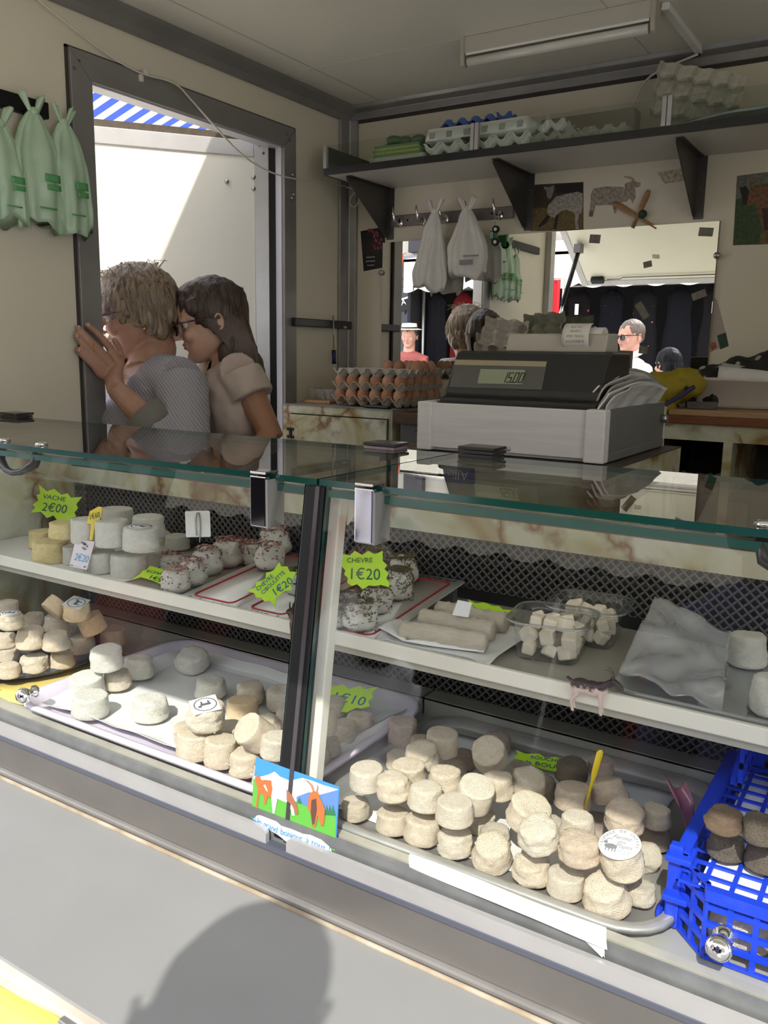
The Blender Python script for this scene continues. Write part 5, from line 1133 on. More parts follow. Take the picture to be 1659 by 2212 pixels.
t = thing('egg_tray', 'pale egg tray leaning upright at the right end of the shelf', 'egg tray', (X(1500, 200, 2.56), 2.55, zsh + 0.10), (-1.05, 0.28, 0.05))
o = bpy.data.objects.new('pulp_tray', tray_mesh(5, 3).mesh('pulp_tray', mat('pale pulp', (0.50, 0.47, 0.38), 0.9, var=0.1))); COL.objects.link(o); o.parent = t
b = MB(); b.grid(lambda u, v: (X(1450, 265) + 0.34 * u, 2.42 + 0.14 * v, zsh + 0.002 + 0.042 * (math.sin(math.pi * min(u * 1.4, 1) * 0.5)) * (0.5 + 0.5 * math.sin(math.pi * v)) + 0.006 * nz3((u * 4, v * 5, 2))), 24, 10, thick=0.001)
tag(b.build('plastic_bags', mat('pale blue plastic', (0.46, 0.52, 0.55), 0.3, var=0.1, scale=20)), 'pale blue folded plastic bags at the right end of the shelf', 'bags')

# --- hook rail, bags, key ring
rail = thing('coat_rail', 'narrow metal rail with five hooks below the shelf', 'hook rail')
rl, rr = at(845, 476, y=YB - 0.008), at(1109, 460, y=YB - 0.008); zr = (rl.z + rr.z) / 2
MB().box(rl.x, rr.x, YB - 0.010, YB - 0.001, zr - 0.019, zr + 0.019).build('plate', mat('worn rail', (0.24, 0.21, 0.20), 0.4, 0.5, var=0.3, scale=20), rail, bevel=0.002)
HK = []
for px in (862, 913, 961, 1018, 1078):
    x = at(px, 470, y=YB - 0.02).x; HK.append(x)
    h_ = MB().tube([(x, YB - 0.010, zr - 0.008), (x, YB - 0.030, zr - 0.014), (x - 0.004, YB - 0.045, zr - 0.002), (x - 0.008, YB - 0.050, zr + 0.022), (x - 0.011, YB - 0.047, zr + 0.040)], [0.006, 0.0055, 0.005, 0.0045, 0.0025], 8)
    h_.lathe([(0.013, 0), (0.012, 0.003), (0, 0.004)], 12, c=(x, YB - 0.010, zr - 0.008), R=Euler((math.pi / 2, 0, 0)).to_matrix(), sx=0.8, sy=1.3); h_.build('hook', M_chrome, rail)
for px in (880, 1062):
    x = at(px, 470, y=YB - 0.01).x; MB().ball((x, YB - 0.010, zr), (0.004, 0.003, 0.004), 8).build('screw', M_black, rail)
def bag(name, label, top, w_, h_, m, seed, prints=None, thick=0.028, flare=0.0, group=None, lean=0.0, ears=True, axis='x', wide=1.25):
    """carrier bag hanging from its gathered top: folded shell, wider and fuller towards the bottom"""
    t = thing(name, label, 'bag', top, (0, 0, 0 if axis == 'x' else math.pi / 2), group)
    Ls = []; N = 64; K = 26
    for k in range(K + 1):
        s_ = k / K; r = []
        gx = 0.010 + (w_ / 2 - 0.010) * min(1.0, (s_ * wide) ** 0.72); gy = 0.006 + thick * min(1, s_ * 1.5) * (1 - 0.35 * s_)
        for j in range(N):
            a = 2 * math.pi * j / N
            fold = 1 + (0.26 * math.sin(5 * a + seed + 1.5 * s_) + 0.20 * math.sin(11 * a + 2 * seed + 2 * s_)) * (0.35 + 0.65 * s_)
            px_ = gx * math.copysign(abs(math.cos(a)) ** 0.8, math.cos(a)); py_ = gy * math.sin(a) * fold
            zz = -h_ * s_ + (0.012 * math.sin(3 * a + seed) + 0.008 * math.sin(7 * a)) * s_ ** 3
            n_ = nz3((px_ * 18 + seed, a, s_ * 4), 1.0)
            r.append((px_ + lean * s_ + 0.006 * n_ * s_, py_ - thick * 0.75 + 0.009 * n_, zz))
        Ls.append(r)
    b = MB(); loops(b, Ls, close_first=True, close_last=True); b.build('body', m, t)
    if ears:
        e = MB()
        for sgn in (-1, 1):
            e.grid(lambda u, v: (sgn * (0.004 + 0.022 * v) + 0.012 * (u - 0.5) * (1 + v), -thick * 0.75 - 0.004 + 0.008 * math.sin(6 * u + seed) * v, -0.012 + 0.05 * v - 0.012 * abs(u - 0.5) * v), 6, 8, thick=0.001)
        e.ball((0, -thick * 0.75, -0.004), (0.013, 0.012, 0.012), 10); e.build('knot', m, t)
    if prints:
        for (u0, u1, v0, v1, pm) in prints:
            MB().grid(lambda u, v: (w_ * (u0 + (u1 - u0) * u - 0.5) + lean * (v0 + (v1 - v0) * v), -thick * 2.15 - 0.002, -h_ * (v0 + (v1 - v0) * v)), 4, 3, thick=0.0008).build('print', pm, t)
    return t
M_bw = mat('white carrier plastic', (0.80, 0.78, 0.73), 0.4, var=0.08, scale=20, sss=0.0); M_bg = mat('green carrier plastic', (0.46, 0.62, 0.44), 0.35, var=0.12, scale=16)
bag('carrier_bag', 'white translucent carrier bag hanging on the third hook', (HK[2] - 0.012, YB - 0.045, zr + 0.014), 0.128, 0.255, M_bw, 1.0, lean=-0.014, ears=True, thick=0.034)
bag('carrier_bag', 'white printed carrier bag hanging on the fourth hook', (HK[3] + 0.008, YB - 0.045, zr + 0.012), 0.140, 0.215, M_bw, 2.3, wide=1.7, lean=0.012, ears=True, thick=0.032, prints=[(0.55, 0.95, 0.72, 0.745, mat('grey bag print', (0.3, 0.3, 0.3), 0.6)), (0.45, 0.8, 0.79, 0.86, mat('grey bag print', (0.3, 0.3, 0.3), 0.6))])
pg = mat('green bag print', (0.10, 0.34, 0.12), 0.5)
tag(MB().box(XL + 0.0, XL + 0.022, 0.9, at(105, 232, x=XL + 0.02).y, at(20, 215, x=XL + 0.02).z - 0.02, at(20, 215, x=XL + 0.02).z + 0.018).build('bag_rail', M_black, bevel=0.003), 'black rail on the end wall with the green bags hooked over it', 'rail')
for nm, px, py, wp, hp, sd, lb in [('carrier_bag', -2, 262, 78, 205, 0.4, 'pale green carrier bag cut off by the left edge of the photo'), ('carrier_bag', 72, 238, 92, 236, 1.9, 'pale green carrier bag in the middle of the three'), ('carrier_bag', 138, 262, 76, 226, 3.1, 'pale green carrier bag hanging nearest the doorway')]:
    p = at(px, py, x=XL + 0.045); d_ = depth(p)
    bag(nm, lb, (XL + 0.024, p.y, p.z), wp * d_ / FPX * 1.35, hp * d_ / FPX, M_bg, sd, group='green carrier bags on the end wall', axis='y', lean=0.012, thick=0.026, wide=2.6,
        prints=[(0.42, 0.72, 0.56, 0.63, pg), (0.45, 0.72, 0.65, 0.70, pg), (0.25, 0.6, 0.86, 0.875, pg)])
kr = thing('key_ring', 'green toy tractor key ring hanging from the fifth hook', 'key ring', (HK[4] - 0.002, YB - 0.046, zr - 0.006))
MB().tube([(0, 0, 0.01), (0, 0, -0.045)], 0.001, 5).build('chain', M_steel, kr)
b = MB().box(-0.016, 0.002, -0.004, 0.004, -0.085, -0.055).box(-0.004, 0.012, -0.004, 0.004, -0.10, -0.06); b.build('tractor_body', mat('tractor green', (0.03, 0.20, 0.08), 0.4), kr, bevel=0.002)
MB().box(-0.014, -0.003, -0.005, -0.003, -0.08, -0.06).build('tractor_cab', mat('cab glass', (0.25, 0.40, 0.45), 0.2), kr)
for z_, r_ in ((-0.052, 0.012), (-0.092, 0.013)):
    wl = MB().lathe([(r_, -0.004), (r_, 0.004)], 18, R=Euler((math.pi / 2, 0, 0)).to_matrix()); o = wl.build('wheel', M_black, kr, loc=(0.006, -0.003, z_))
    MB().lathe([(r_ * 0.45, -0.005), (r_ * 0.45, 0.005)], 12, R=Euler((math.pi / 2, 0, 0)).to_matrix()).build('hub', M_white, o)

# --- pictures on the back wall
def picture(name, label, poly, layers, y=YB - 0.0012, cat='picture', th=0.0012, m=None):
    P0 = at(*poly[0], y=y); t = thing(name, label, cat, P0)
    MB().prism([at(*p, y=y) - P0 for p in poly], (0, th, 0)).build('sheet', m, t)
    for k, (nm, pl, mm) in enumerate(layers):
        MB().prism([at(*p, y=y) - P0 + Vector((0, -0.0002 - 0.00025 * k, 0)) for p in pl], (0, 0.00022, 0)).build(nm, mm, t)
    return t
def z2(pts): return [(829 + a / 2.0, b_ / 2.0) for a, b_ in pts]
def z7(pts): return [(680 + a / 3.318, 280 + b_ / 3.318) for a, b_ in pts]
mr = lambda n, c: mat(n, c, 0.6, var=0.5, scale=110, detail=6)
t = picture('poster', 'dark leaflet with pink radishes stuck beside the mirror', z7([(328, 728), (500, 695), (508, 985), (350, 1015)]), [('table', z7([(335, 800), (500, 780), (505, 880), (345, 900)]), mr('dark table print', (0.045, 0.03, 0.03)))], m=mr('dark poster', (0.02, 0.02, 0.022)))
b = MB(); rnd = random.Random(2); P0 = Vector(t.location)
for k in range(18):
    q = z7([(rnd.uniform(385, 480), rnd.uniform(715, 850))])[0]; b.ball(at(*q, y=YB - 0.002) - P0, (0.0045, 0.0006, 0.0055), 8)
b.build('radish_print', mr('radish pink', (0.55, 0.08, 0.14)), t)
for k, s_ in enumerate(['RADIS ROSE', 'LE POTAGER', 'du marché']):
    q = z7([(400, 915 + 28 * k)])[0]; text(s_, 0.007, M_white, t, 'print', tuple(at(*q, y=YB - 0.0022) - P0), (math.pi / 2, 0, 0))
picture('goat_photo', 'photo of a white goat on straw, above the mirror', z2([(652, 798), (862, 786), (862, 996), (632, 998)]), [
    ('straw', z2([(640, 900), (862, 890), (862, 995), (632, 997)]), mr('straw print', (0.20, 0.14, 0.05))),
    ('dark_goats', z2([(740, 800), (858, 790), (858, 830), (780, 835), (745, 830)]), mr('black goat print', (0.02, 0.016, 0.014))),  # dark goats printed in the background
    ('goat_body', z2([(712, 885), (745, 850), (790, 838), (840, 828), (860, 838), (860, 890), (852, 925), (820, 918), (790, 905), (760, 915), (745, 940), (715, 935), (705, 910)]), mr('white goat print', (0.46, 0.42, 0.37))),
    ('goat_head', z2([(690, 805), (712, 810), (735, 800), (738, 815), (728, 845), (718, 862), (706, 855), (702, 830)]), mr('goat head print', (0.34, 0.31, 0.28))),
    ('goat_leg', z2([(742, 935), (760, 920), (750, 960), (745, 990), (733, 990)]), mr('black goat print', (0.02, 0.016, 0.014))),
    ('goat_leg', z2([(705, 930), (722, 935), (700, 965), (672, 985), (668, 975)]), mr('black goat print', (0.02, 0.016, 0.014))),
    ('goat_leg', z2([(825, 915), (845, 925), (838, 960), (845, 990), (830, 990)]), mr('white goat print', (0.46, 0.42, 0.37)))], m=mr('barn print', (0.07, 0.045, 0.03)))
picture('goat_drawing', "child's pencil drawing of a goat on pale paper beside the photo", z2([(868, 775), (1180, 735), (1320, 720), (1300, 900), (1180, 960), (868, 985)]), [
    ('goat_body', z2([(905, 815), (960, 805), (1035, 808), (1070, 850), (1050, 870), (1010, 875), (1005, 920), (995, 922), (990, 885), (915, 888), (905, 932), (888, 932), (893, 880), (895, 840)]), mr('drawing grey', (0.44, 0.38, 0.32))),
    ('goat_head', z2([(1040, 795), (1075, 780), (1110, 790), (1108, 805), (1085, 812), (1090, 850), (1075, 880), (1060, 850), (1045, 830)]), mr('drawing grey', (0.44, 0.38, 0.32))),
    ('goat_leg', z2([(888, 910), (905, 910), (903, 936), (886, 936)]), mr('drawing brown', (0.26, 0.18, 0.13))),
    ('horn', z2([(1040, 760), (1075, 765), (1090, 785), (1080, 788), (1065, 772), (1040, 768)]), mr('drawing orange', (0.5, 0.40, 0.22))),
    ('orange_crayon', z2([(1180, 745), (1310, 725), (1305, 780), (1215, 795)]), mr('drawing orange wash', (0.66, 0.57, 0.40)))], m=mat('drawing paper', (0.72, 0.66, 0.55), 0.6))
M_spoon = wood('beech spoon', (0.50, 0.29, 0.14), (0.36, 0.19, 0.09))
sp = thing('wooden_utensils', 'two crossed wooden spatulas tied with green cord', 'utensils')
def blade(a, b_, r0, r1, y):
    A, B_ = at(*z2([a])[0], y=y), at(*z2([b_])[0], y=y)
    return MB().tube([A, A.lerp(B_, 0.12), A.lerp(B_, 0.4), A.lerp(B_, 0.6), B_], [r0 * 0.6, r0, r0 * 0.9, r1, r1], 10, flat=0.3)
blade((1147, 820), (1075, 985), 0.010, 0.006, YB - 0.014).build('spatula', M_spoon, sp); blade((995, 875), (1180, 985), 0.012, 0.006, YB - 0.008).build('spatula', M_spoon, sp)
MB().ball(at(*z2([(1118, 925)])[0], y=YB - 0.014), (0.014, 0.008, 0.013), 10).build('cord_knot', mat('dark green cord', (0.02, 0.06, 0.03), 0.7), sp)
picture('goat_poster', 'poster of a brown horned goat in grass at the right edge', [(1592, 380), (1700, 366), (1700, 526), (1583, 530)], [
    ('grass', [(1590, 430), (1700, 420), (1700, 525), (1584, 529)], mr('grass print', (0.055, 0.10, 0.035))),
    ('goat_body', [(1612, 415), (1630, 400), (1662, 395), (1700, 395), (1700, 500), (1650, 505), (1640, 470), (1632, 440), (1615, 445)], mr('brown goat print', (0.24, 0.11, 0.05))),
    ('goat_belly', [(1645, 450), (1700, 445), (1700, 500), (1652, 503)], mr('dark belly print', (0.07, 0.035, 0.02))), ('straw', [(1645, 500), (1700, 488), (1700, 525), (1640, 527)], mr('straw print', (0.20, 0.14, 0.05))),
    ('goat_face', [(1598, 405), (1612, 402), (1618, 412), (1614, 440), (1606, 445), (1602, 425)], mr('black goat print', (0.02, 0.016, 0.014))),
    ('goat_horn', [(1618, 402), (1622, 385), (1632, 376), (1640, 374), (1630, 386), (1626, 404)], mr('drawing brown', (0.26, 0.18, 0.13)))], m=mr('hazy meadow', (0.20, 0.21, 0.17)))

# --- mirror
mi = thing('wall_mirror', 'wide frameless wall mirror reflecting the market street', 'mirror')
MX0, MX1, MZ0, MZ1 = -1.7213, -0.5665, 1.47, 1.945
MB().box(MX0, MX1, YB - 0.010, YB - 0.004, MZ0, MZ1).build('glass', mat('mirror silver', (0.90, 0.91, 0.88), 0.0, 1.0), mi)
MB().box(MX0 - 0.001, MX1 + 0.002, YB - 0.004, YB - 0.001, MZ0, MZ1 + 0.001).build('backing', mat('mirror back', (0.35, 0.30, 0.22), 0.6), mi)
for px, py in [(1549, 552), (824, 589), (1210, 503)]:
    if px == 1210: continue
    p = at(px, py, y=YB - 0.012); MB().lathe([(0.010, 0), (0.010, 0.004), (0.007, 0.008), (0, 0.009)], 14, R=Euler((math.pi / 2, 0, 0)).to_matrix()).build('clip', M_steel, mi, loc=p)
M_tape = mat('old clear tape', (0.25, 0.23, 0.18), 0.5, var=0.3, scale=80)
for px, py, w_, h_, a in [(1285, 516, 24, 18, -0.1), (1525, 501, 30, 18, -0.1), (1399, 571, 18, 13, 0.2), (1387, 671, 16, 38, 0.6), (1510, 637, 30, 16, 0.35), (1389, 756, 18, 16, -0.1)]:
    p = at(px, py, y=YB - 0.0103); k = depth(p) / FPX / 2
    MB().box(p.x - w_ * k, p.x + w_ * k, YB - 0.0108, YB - 0.0101, p.z - h_ * k, p.z + h_ * k, rot=(0, -a, 0)).build('tape_patch', M_tape, mi)
picture('leaflet', 'green and white folded leaflet tucked behind the right side of the mirror', [(1541, 640), (1549, 648), (1574, 745), (1530, 762)], [('green_end', [(1549, 725), (1568, 718), (1574, 747), (1556, 755)], mr('leaflet green', (0.03, 0.08, 0.05))), ('red_seal', [(1533, 743), (1545, 738), (1549, 750), (1538, 758)], mr('leaflet red', (0.5, 0.13, 0.08)))], m=mat('leaflet beige', (0.44, 0.38, 0.33), 0.6), cat='leaflet')

# --- knife rack and sharpening steel on the end wall
kb = thing('knife_rack', 'black magnetic knife rack on the end wall by the corner', 'knife rack')
MB().box(XL + 0.012, XL + 0.030, 2.345, 2.695, 1.640, 1.668).build('bar', M_blackp, kb, bevel=0.003)
p = at(746, 707, x=XL + 0.031); MB().box(XL + 0.0295, XL + 0.031, p.y - 0.010, p.y + 0.010, p.z - 0.004, p.z + 0.004).build('label', mat('pale label', (0.45, 0.47, 0.38), 0.5), kb)
MB().box(XL, XL + 0.014, 2.36, 2.40, 1.648, 1.660).box(XL, XL + 0.014, 2.6, 2.63, 1.648, 1.660).build('spacer', M_black, kb)
ss = thing('sharpening_steel', 'sharpening steel with a blue handle hanging from the knife rack', 'sharpening steel')
pt, pm_, pb_ = at(720, 682, x=XL + 0.036), at(721, 756, x=XL + 0.036), at(722, 786, x=XL + 0.036)
MB().tube([pt, pm_], 0.0028, 8).build('rod', M_steel, ss)
MB().tube([pm_, pm_.lerp(pb_, 0.2), pm_.lerp(pb_, 0.6), pb_], [0.008, 0.0085, 0.0075, 0.009], 10).build('handle', mat('navy handle', (0.01, 0.02, 0.10), 0.4), ss)
MB().tube([pm_ + Vector((0, 0, 0.006)), pm_], 0.006, 8).build('collar', M_yel, ss)

# --- left cabinet against the back wall
ZK = 1.378
cab = thing('onyx_cabinet', 'onyx patterned low cabinet under the egg trays', 'cabinet')
cx1 = at(848, 890, y=2.30).x
MB().box(XL + 0.012, cx1, 2.300, YB - 0.002, ZF, ZK - 0.002).build('carcass', M_onyx, cab)
MB().box(XL + 0.012, cx1 + 0.004, 2.296, YB - 0.002, ZK - 0.002, ZK).build('top', mat('worn top', (0.33, 0.30, 0.25), 0.4, var=0.3, scale=14), cab)
d0, d1 = at(628, 895, y=2.296).x, at(837, 909, y=2.296).x
MB().box(d0 - 0.002, d1 + 0.002, 2.2985, 2.2995, 0.75, ZK - 0.030).build('door_gap', M_black, cab)
dr = MB().box(d0 + 0.001, d1 - 0.001, 2.290, 2.298, 0.752, ZK - 0.0335).build('door', M_onyx, cab)
b = MB(); q = at(627, 935, y=2.288)
for sx in (-1, 1):
    for sz in (-1, 1): b.ball((q.x + 0.010 * sx, 2.288, q.z + 0.013 * sz), (0.006, 0.003, 0.006), 8)
b.box(q.x - 0.004, q.x + 0.004, 2.285, 2.290, q.z - 0.018, q.z + 0.018); b.build('hinge', mat('black hinge', (0.03, 0.028, 0.025), 0.35, 0.5), dr)
fl_ = thing('worktop_flap', 'dark wooden worktop flap with a grey hinge plate beside the register box', 'worktop')
xa, xb = at(847, 885, y=2.28).x, min(at(905, 890, y=2.28).x + 0.14, -1.155)
MB().box(xa + 0.012, xb, 2.282, 2.66, ZK - 0.042, ZK - 0.006).build('plank', wood('dark stained wood', (0.10, 0.045, 0.025), (0.05, 0.022, 0.014)), fl_, bevel=0.002)
MB().box(xa + 0.02, xb, 2.300, 2.312, ZK - 0.098, ZK - 0.042).build('hinge_plate', mat('galvanised plate', (0.12, 0.12, 0.125), 0.45, 0.5), fl_)
for dx, dz in [(0.075, 0.06), (0.095, 0.05), (0.095, 0.075)]: MB().ball((xa + dx, 2.299, ZK - dz), (0.004, 0.002, 0.004), 8).build('screw', M_screw, fl_)
MB().box(xa + 0.02, xb, 2.298, 2.33, ZK - 0.148, ZK - 0.098).build('batten', wood('brown batten', (0.20, 0.12, 0.065), (0.13, 0.075, 0.04)), fl_, bevel=0.002)
MB().box(xa + 0.02, xb, 2.33, 2.66, ZF, ZK - 0.148).build('pedestal', M_onyx, fl_)

# egg trays with eggs
EX0, EY0 = at(716, 870, y=2.335).x, 2.335
EP = 0.0465; TH = 0.0445
def eggxy(i, j): return EX0 + (i + 0.5) * EP, EY0 + (j + 0.5) * EP
for k in range(3):
    t = thing('egg_tray', 'grey pulp egg tray, %s of the stack of three on the cabinet' % ['lowest', 'middle', 'uppermost'][k], 'egg tray', (EX0 + 3 * EP + 0.003 * (k - 1), EY0 + 3 * EP, ZK + 0.001 + k * TH), (0, 0, 0.02 * (k - 1)), 'egg trays stacked on the cabinet')
    o = bpy.data.objects.new('pulp_tray', ME6); COL.objects.link(o); o.parent = t; o.scale = (EP / 0.048, EP / 0.048, 1)
prof = [(0, -0.5)] + [(0.5 * math.sin(a) * (1 - 0.09 * math.cos(math.pi - a)), -0.5 * math.cos(a)) for a in [math.pi * k / 12 for k in range(1, 12)]] + [(0, 0.5)]
M_egg = [mat('brown egg', (0.42, 0.19, 0.10), 0.5, var=0.08, scale=40), mat('light brown egg', (0.50, 0.26, 0.15), 0.5, var=0.08, scale=40)]
EGG = [MB().lathe(prof, 18).mesh('egg', m_) for m_ in M_egg]
def egg(i, j, k, lb):
    x, y = eggxy(i, j); o = bpy.data.objects.new('egg', EGG[(i * 3 + j + k) % 2]); COL.objects.link(o)
    o.location = (x + 0.003 * (k - 1), y, ZK + 0.008 + k * TH + 0.029); o.scale = (0.0425, 0.0425, 0.055); o.rotation_euler = (random.uniform(-.1, .1), random.uniform(-.1, .1), 0)
    tag(o, lb, 'egg', 'brown eggs in the tray stack')
for k in range(2):
    tn = ['lowest', 'middle'][k]
    for i in range(6): egg(i, 0, k, f'brown egg in the front row of the {tn} tray, {ORD[i]} from left')
    for j in range(1, 6): egg(5, j, k, f'brown egg in the right side row of the {tn} tray, {ORD[j]} from front')
for n_, (i, j) in enumerate([(2, 3), (3, 3), (4, 3), (5, 2), (3, 4), (4, 4), (5, 4), (5, 3)]): egg(i, j, 2, 'brown egg on the uppermost tray, %s' % ['nearest left', 'second from left', 'middle of the front group', 'front right', 'behind on the left', 'behind in the middle', 'behind on the right', 'right side'][n_])
cb = thing('clear_egg_box', 'clear ribbed plastic egg box beside the egg trays', 'egg box')
p = at(690, 862, y=2.40)
b = MB()
for i in range(4):
    b.lathe([(0.010, 0.012), (0.017, 0.014), (0.020, 0.045), (0.021, 0.050)], 12, c=(p.x - 0.045 + 0.03 * i, 2.42, ZK))
    b.lathe([(0.010, 0.012), (0.017, 0.014), (0.020, 0.045), (0.021, 0.050)], 12, c=(p.x - 0.045 + 0.03 * i, 2.46, ZK))
b.build('cups', M_clear, cb, fix=False)
tag(MB().box(p.x - 0.055, p.x + 0.055, 2.385, 2.50, ZK + 0.0005, ZK + 0.011).build('wooden_board', M_spoon, bevel=0.002), 'small reddish wooden board under the clear egg box', 'board')
p = at(812, 870, y=2.31); tag(MB().box(p.x - 0.045, p.x + 0.05, 2.302, 2.332, ZK + 0.0005, ZK + 0.010).build('black_case', M_blackp, bevel=0.004), 'flat black plastic case lying in front of the egg trays', 'case')
p = at(915, 866, y=2.0)

# --- cash register in its painted box, on an onyx plinth
BX0, BX1, BY0, BY1, BZ0, BZ1 = -0.871, -0.482, 1.500, 1.905, 1.361, 1.458
pl = thing('onyx_plinth', 'onyx patterned pedestal carrying the register box', 'pedestal')
MB().box(-0.905, -0.452, 1.485, 1.95, ZF, BZ0 - 0.004).build('body', M_onyx, pl)
MB().box(-0.906, -0.451, 1.484, 1.951, BZ0 - 0.004, BZ0 - 0.002).build('top_edge', mat('dark top edge', (0.06, 0.045, 0.035), 0.5), pl)
rb = thing('register_box', 'white painted wooden tray box with corner posts under the cash register', 'box')
M_wp = wood('painted pine', (0.72, 0.705, 0.69), (0.64, 0.63, 0.61), 0.45, 3.0); M_sd = mat('grey painted side', (0.16, 0.165, 0.16), 0.45, var=0.1, scale=8)
MB().box(BX0 + 0.030, BX1 - 0.036, BY0 + 0.006, BY0 + 0.020, BZ0 + 0.006, BZ1 - 0.002).build('front_board', M_wp, rb, bevel=0.002)
MB().box(BX0, BX0 + 0.032, BY0, BY0 + 0.03, BZ0, BZ1).build('corner_post', M_wp, rb, bevel=0.003); MB().box(BX1 - 0.038, BX1, BY0, BY0 + 0.03, BZ0, BZ1).build('corner_post', M_wp, rb, bevel=0.003)
MB().box(BX1 - 0.014, BX1 - 0.001, BY0 + 0.03, BY1, BZ0 + 0.018, BZ1).build('side_board', M_sd, rb); MB().box(BX1 - 0.018, BX1 + 0.001, BY0 + 0.03, BY1 + 0.004, BZ0, BZ0 + 0.018).build('side_board', M_sd, rb, bevel=0.003)
MB().box(BX0, BX0 + 0.014, BY0 + 0.03, BY1, BZ0, BZ1).build('side_board', M_wp, rb); MB().box(BX0, BX1, BY1, BY1 + 0.012, BZ0, BZ1 - 0.01).build('rear_board', M_wp, rb); MB().box(BX0 + 0.014, BX1 - 0.018, BY0 + 0.02, BY1, BZ0, BZ0 + 0.008).build('bottom', M_wp, rb)
p = at(1098, 970, y=BY0 + 0.005); MB().lathe([(0.005, 0), (0.004, 0.002), (0, 0.0025)], 10, R=Euler((math.pi / 2, 0, 0)).to_matrix()).build('screw', M_alul, rb, loc=(p.x, BY0 + 0.006, p.z))
MB().tube([(BX1 - 0.001, BY1 - 0.02, BZ1 - 0.035), (BX1 + 0.012, BY1 - 0.02, BZ1 - 0.035)], 0.009, 10).build('side_bolt', M_steel, rb)
rg = thing('cash_register', 'black cash register with LCD showing 15.00 and a paper roll', 'cash register')
rx0, rx1 = at(951, 872, y=1.535).x, at(1296, 875, y=1.535).x - 0.006
prof = [(1.530, 1.400), (1.530, 1.466), (1.552, 1.472), (1.556, 1.486), (1.600, 1.556), (1.612, 1.560), (1.725, 1.560), (1.725, 1.400)]
b = MB().prism([(rx0, y, z) for y, z in prof], (rx1 - rx0, 0, 0)); b.box(rx0 + 0.02, rx1 - 0.02, 1.55, 1.715, BZ0 + 0.009, 1.41); b.build('body', M_blackp, rg, bevel=0.004)
FN = Vector((0, -0.070, 0.044)).normalized(); FP = Vector((0, 1.5775, 1.5205)) + FN * 0.0012
def face(nm, pts, m, dz=0.0, par=rg, th=0.001):
    return MB().prism([onplane(*q, FP + FN * dz, FN) for q in pts], FN * -th).build(nm, m, par)
face('display_panel', [(985, 776), (1182, 780), (1170, 842), (970, 836)], mat('display panel', (0.10, 0.098, 0.095), 0.25))
face('panel_reflection', [(984, 777), (1181, 781), (1178, 792), (981, 788)], mat('painted reflection gold', (0.36, 0.31, 0.19), 0.35), 0.0008)  # yellowish reflection along the display top, painted on as a flat strip
lcd = face('lcd', [(1038, 797), (1135, 799), (1128, 830), (1031, 828)], mat('lcd green', (0.30, 0.33, 0.23), 0.3), 0.0012)
# seven segment digits
def seg_digit(b, org, ux, uy, h_, ch):
    segs = {'0': 'abcdef', '1': 'bc', '5': 'afgcd'}[ch]; w_ = h_ * 0.40; s_ = h_ * 0.085
    R_ = {'a': (0, w_, h_ - s_, h_), 'd': (0, w_, 0, s_), 'g': (0, w_, h_ / 2 - s_ / 2, h_ / 2 + s_ / 2), 'b': (w_ - s_, w_, h_ / 2, h_), 'c': (w_ - s_, w_, 0, h_ / 2), 'f': (0, s_, h_ / 2, h_), 'e': (0, s_, 0, h_ / 2)}
    for c in segs:
        u0, u1, v0, v1 = R_[c]; b.prism([org + ux * u + uy * v for u, v in [(u0, v0), (u1, v0), (u1, v1), (u0, v1)]], FN * -0.0004)
b = MB(); A = onplane(1082, 826, FP + FN * 0.0018, FN); B_ = onplane(1126, 827, FP + FN * 0.0018, FN); ux = (B_ - A).normalized(); uy = FN.cross(ux); uyl = (uy + ux * 0.12)
stp = (B_ - A).length / 3.75; hh = (onplane(1084, 803, FP, FN) - onplane(1084, 826, FP, FN)).length
for k, ch in enumerate('1500'): seg_digit(b, A + ux * stp * (k * 1.0 + (0.12 if k > 1 else 0) - 0.1), ux, uyl, hh * 0.92, ch)
b.prism([A + ux * stp * 1.90 + ux * u + uy * v for u, v in [(-0.0012, -0.0006), (0.0012, -0.0006), (0.0012, 0.0020), (-0.0012, 0.0020)]], FN * -0.0004); b.build('digits', mat('lcd segment', (0.02, 0.02, 0.02), 0.5), lcd)
pc = MB(); pA, pB = at(1097, 765, y=1.65).x, at(1312, 770, y=1.65).x
pc.prism([(pA, 1.635, 1.560), (pA, 1.65, 1.596), (pA, 1.71, 1.598), (pA, 1.72, 1.560)], (pB - pA, 0, 0)); pc.build('printer_cover', mat('beige plastic', (0.45, 0.42, 0.36), 0.45), rg, bevel=0.004)
# receipt: paper curling out of the printer
ra, rb_ = at(1214, 760, y=1.64).x, at(1272, 760, y=1.64).x
M_rec = mat('receipt paper', (0.68, 0.66, 0.60), 0.5)
def rec(u, v):
    a = -0.2 + 4.3 * v; r = 0.027 + 0.004 * v
    return (ra + (rb_ - ra) * u + 0.012 * v, 1.668 + 0.012 - r * math.sin(a) * 1.0, 1.588 + r * math.cos(a))
MB().grid(lambda u, v: (ra + (rb_ - ra) * u, 1.662 - 0.029 * math.sin(4.2 * v), 1.590 + 0.028 * math.cos(4.2 * v) - 0.002), 6, 26, thick=0.0004).build('receipt', M_rec, rg)
MB().lathe([(0.024, -0.026), (0.024, 0.026)], 24, R=Euler((0, math.pi / 2, 0)).to_matrix()).build('paper_roll', M_rec, rg, loc=((ra + rb_) / 2 + 0.02, 1.675, 1.585))
ink = mat('faint receipt ink', (0.25, 0.24, 0.22), 0.6)
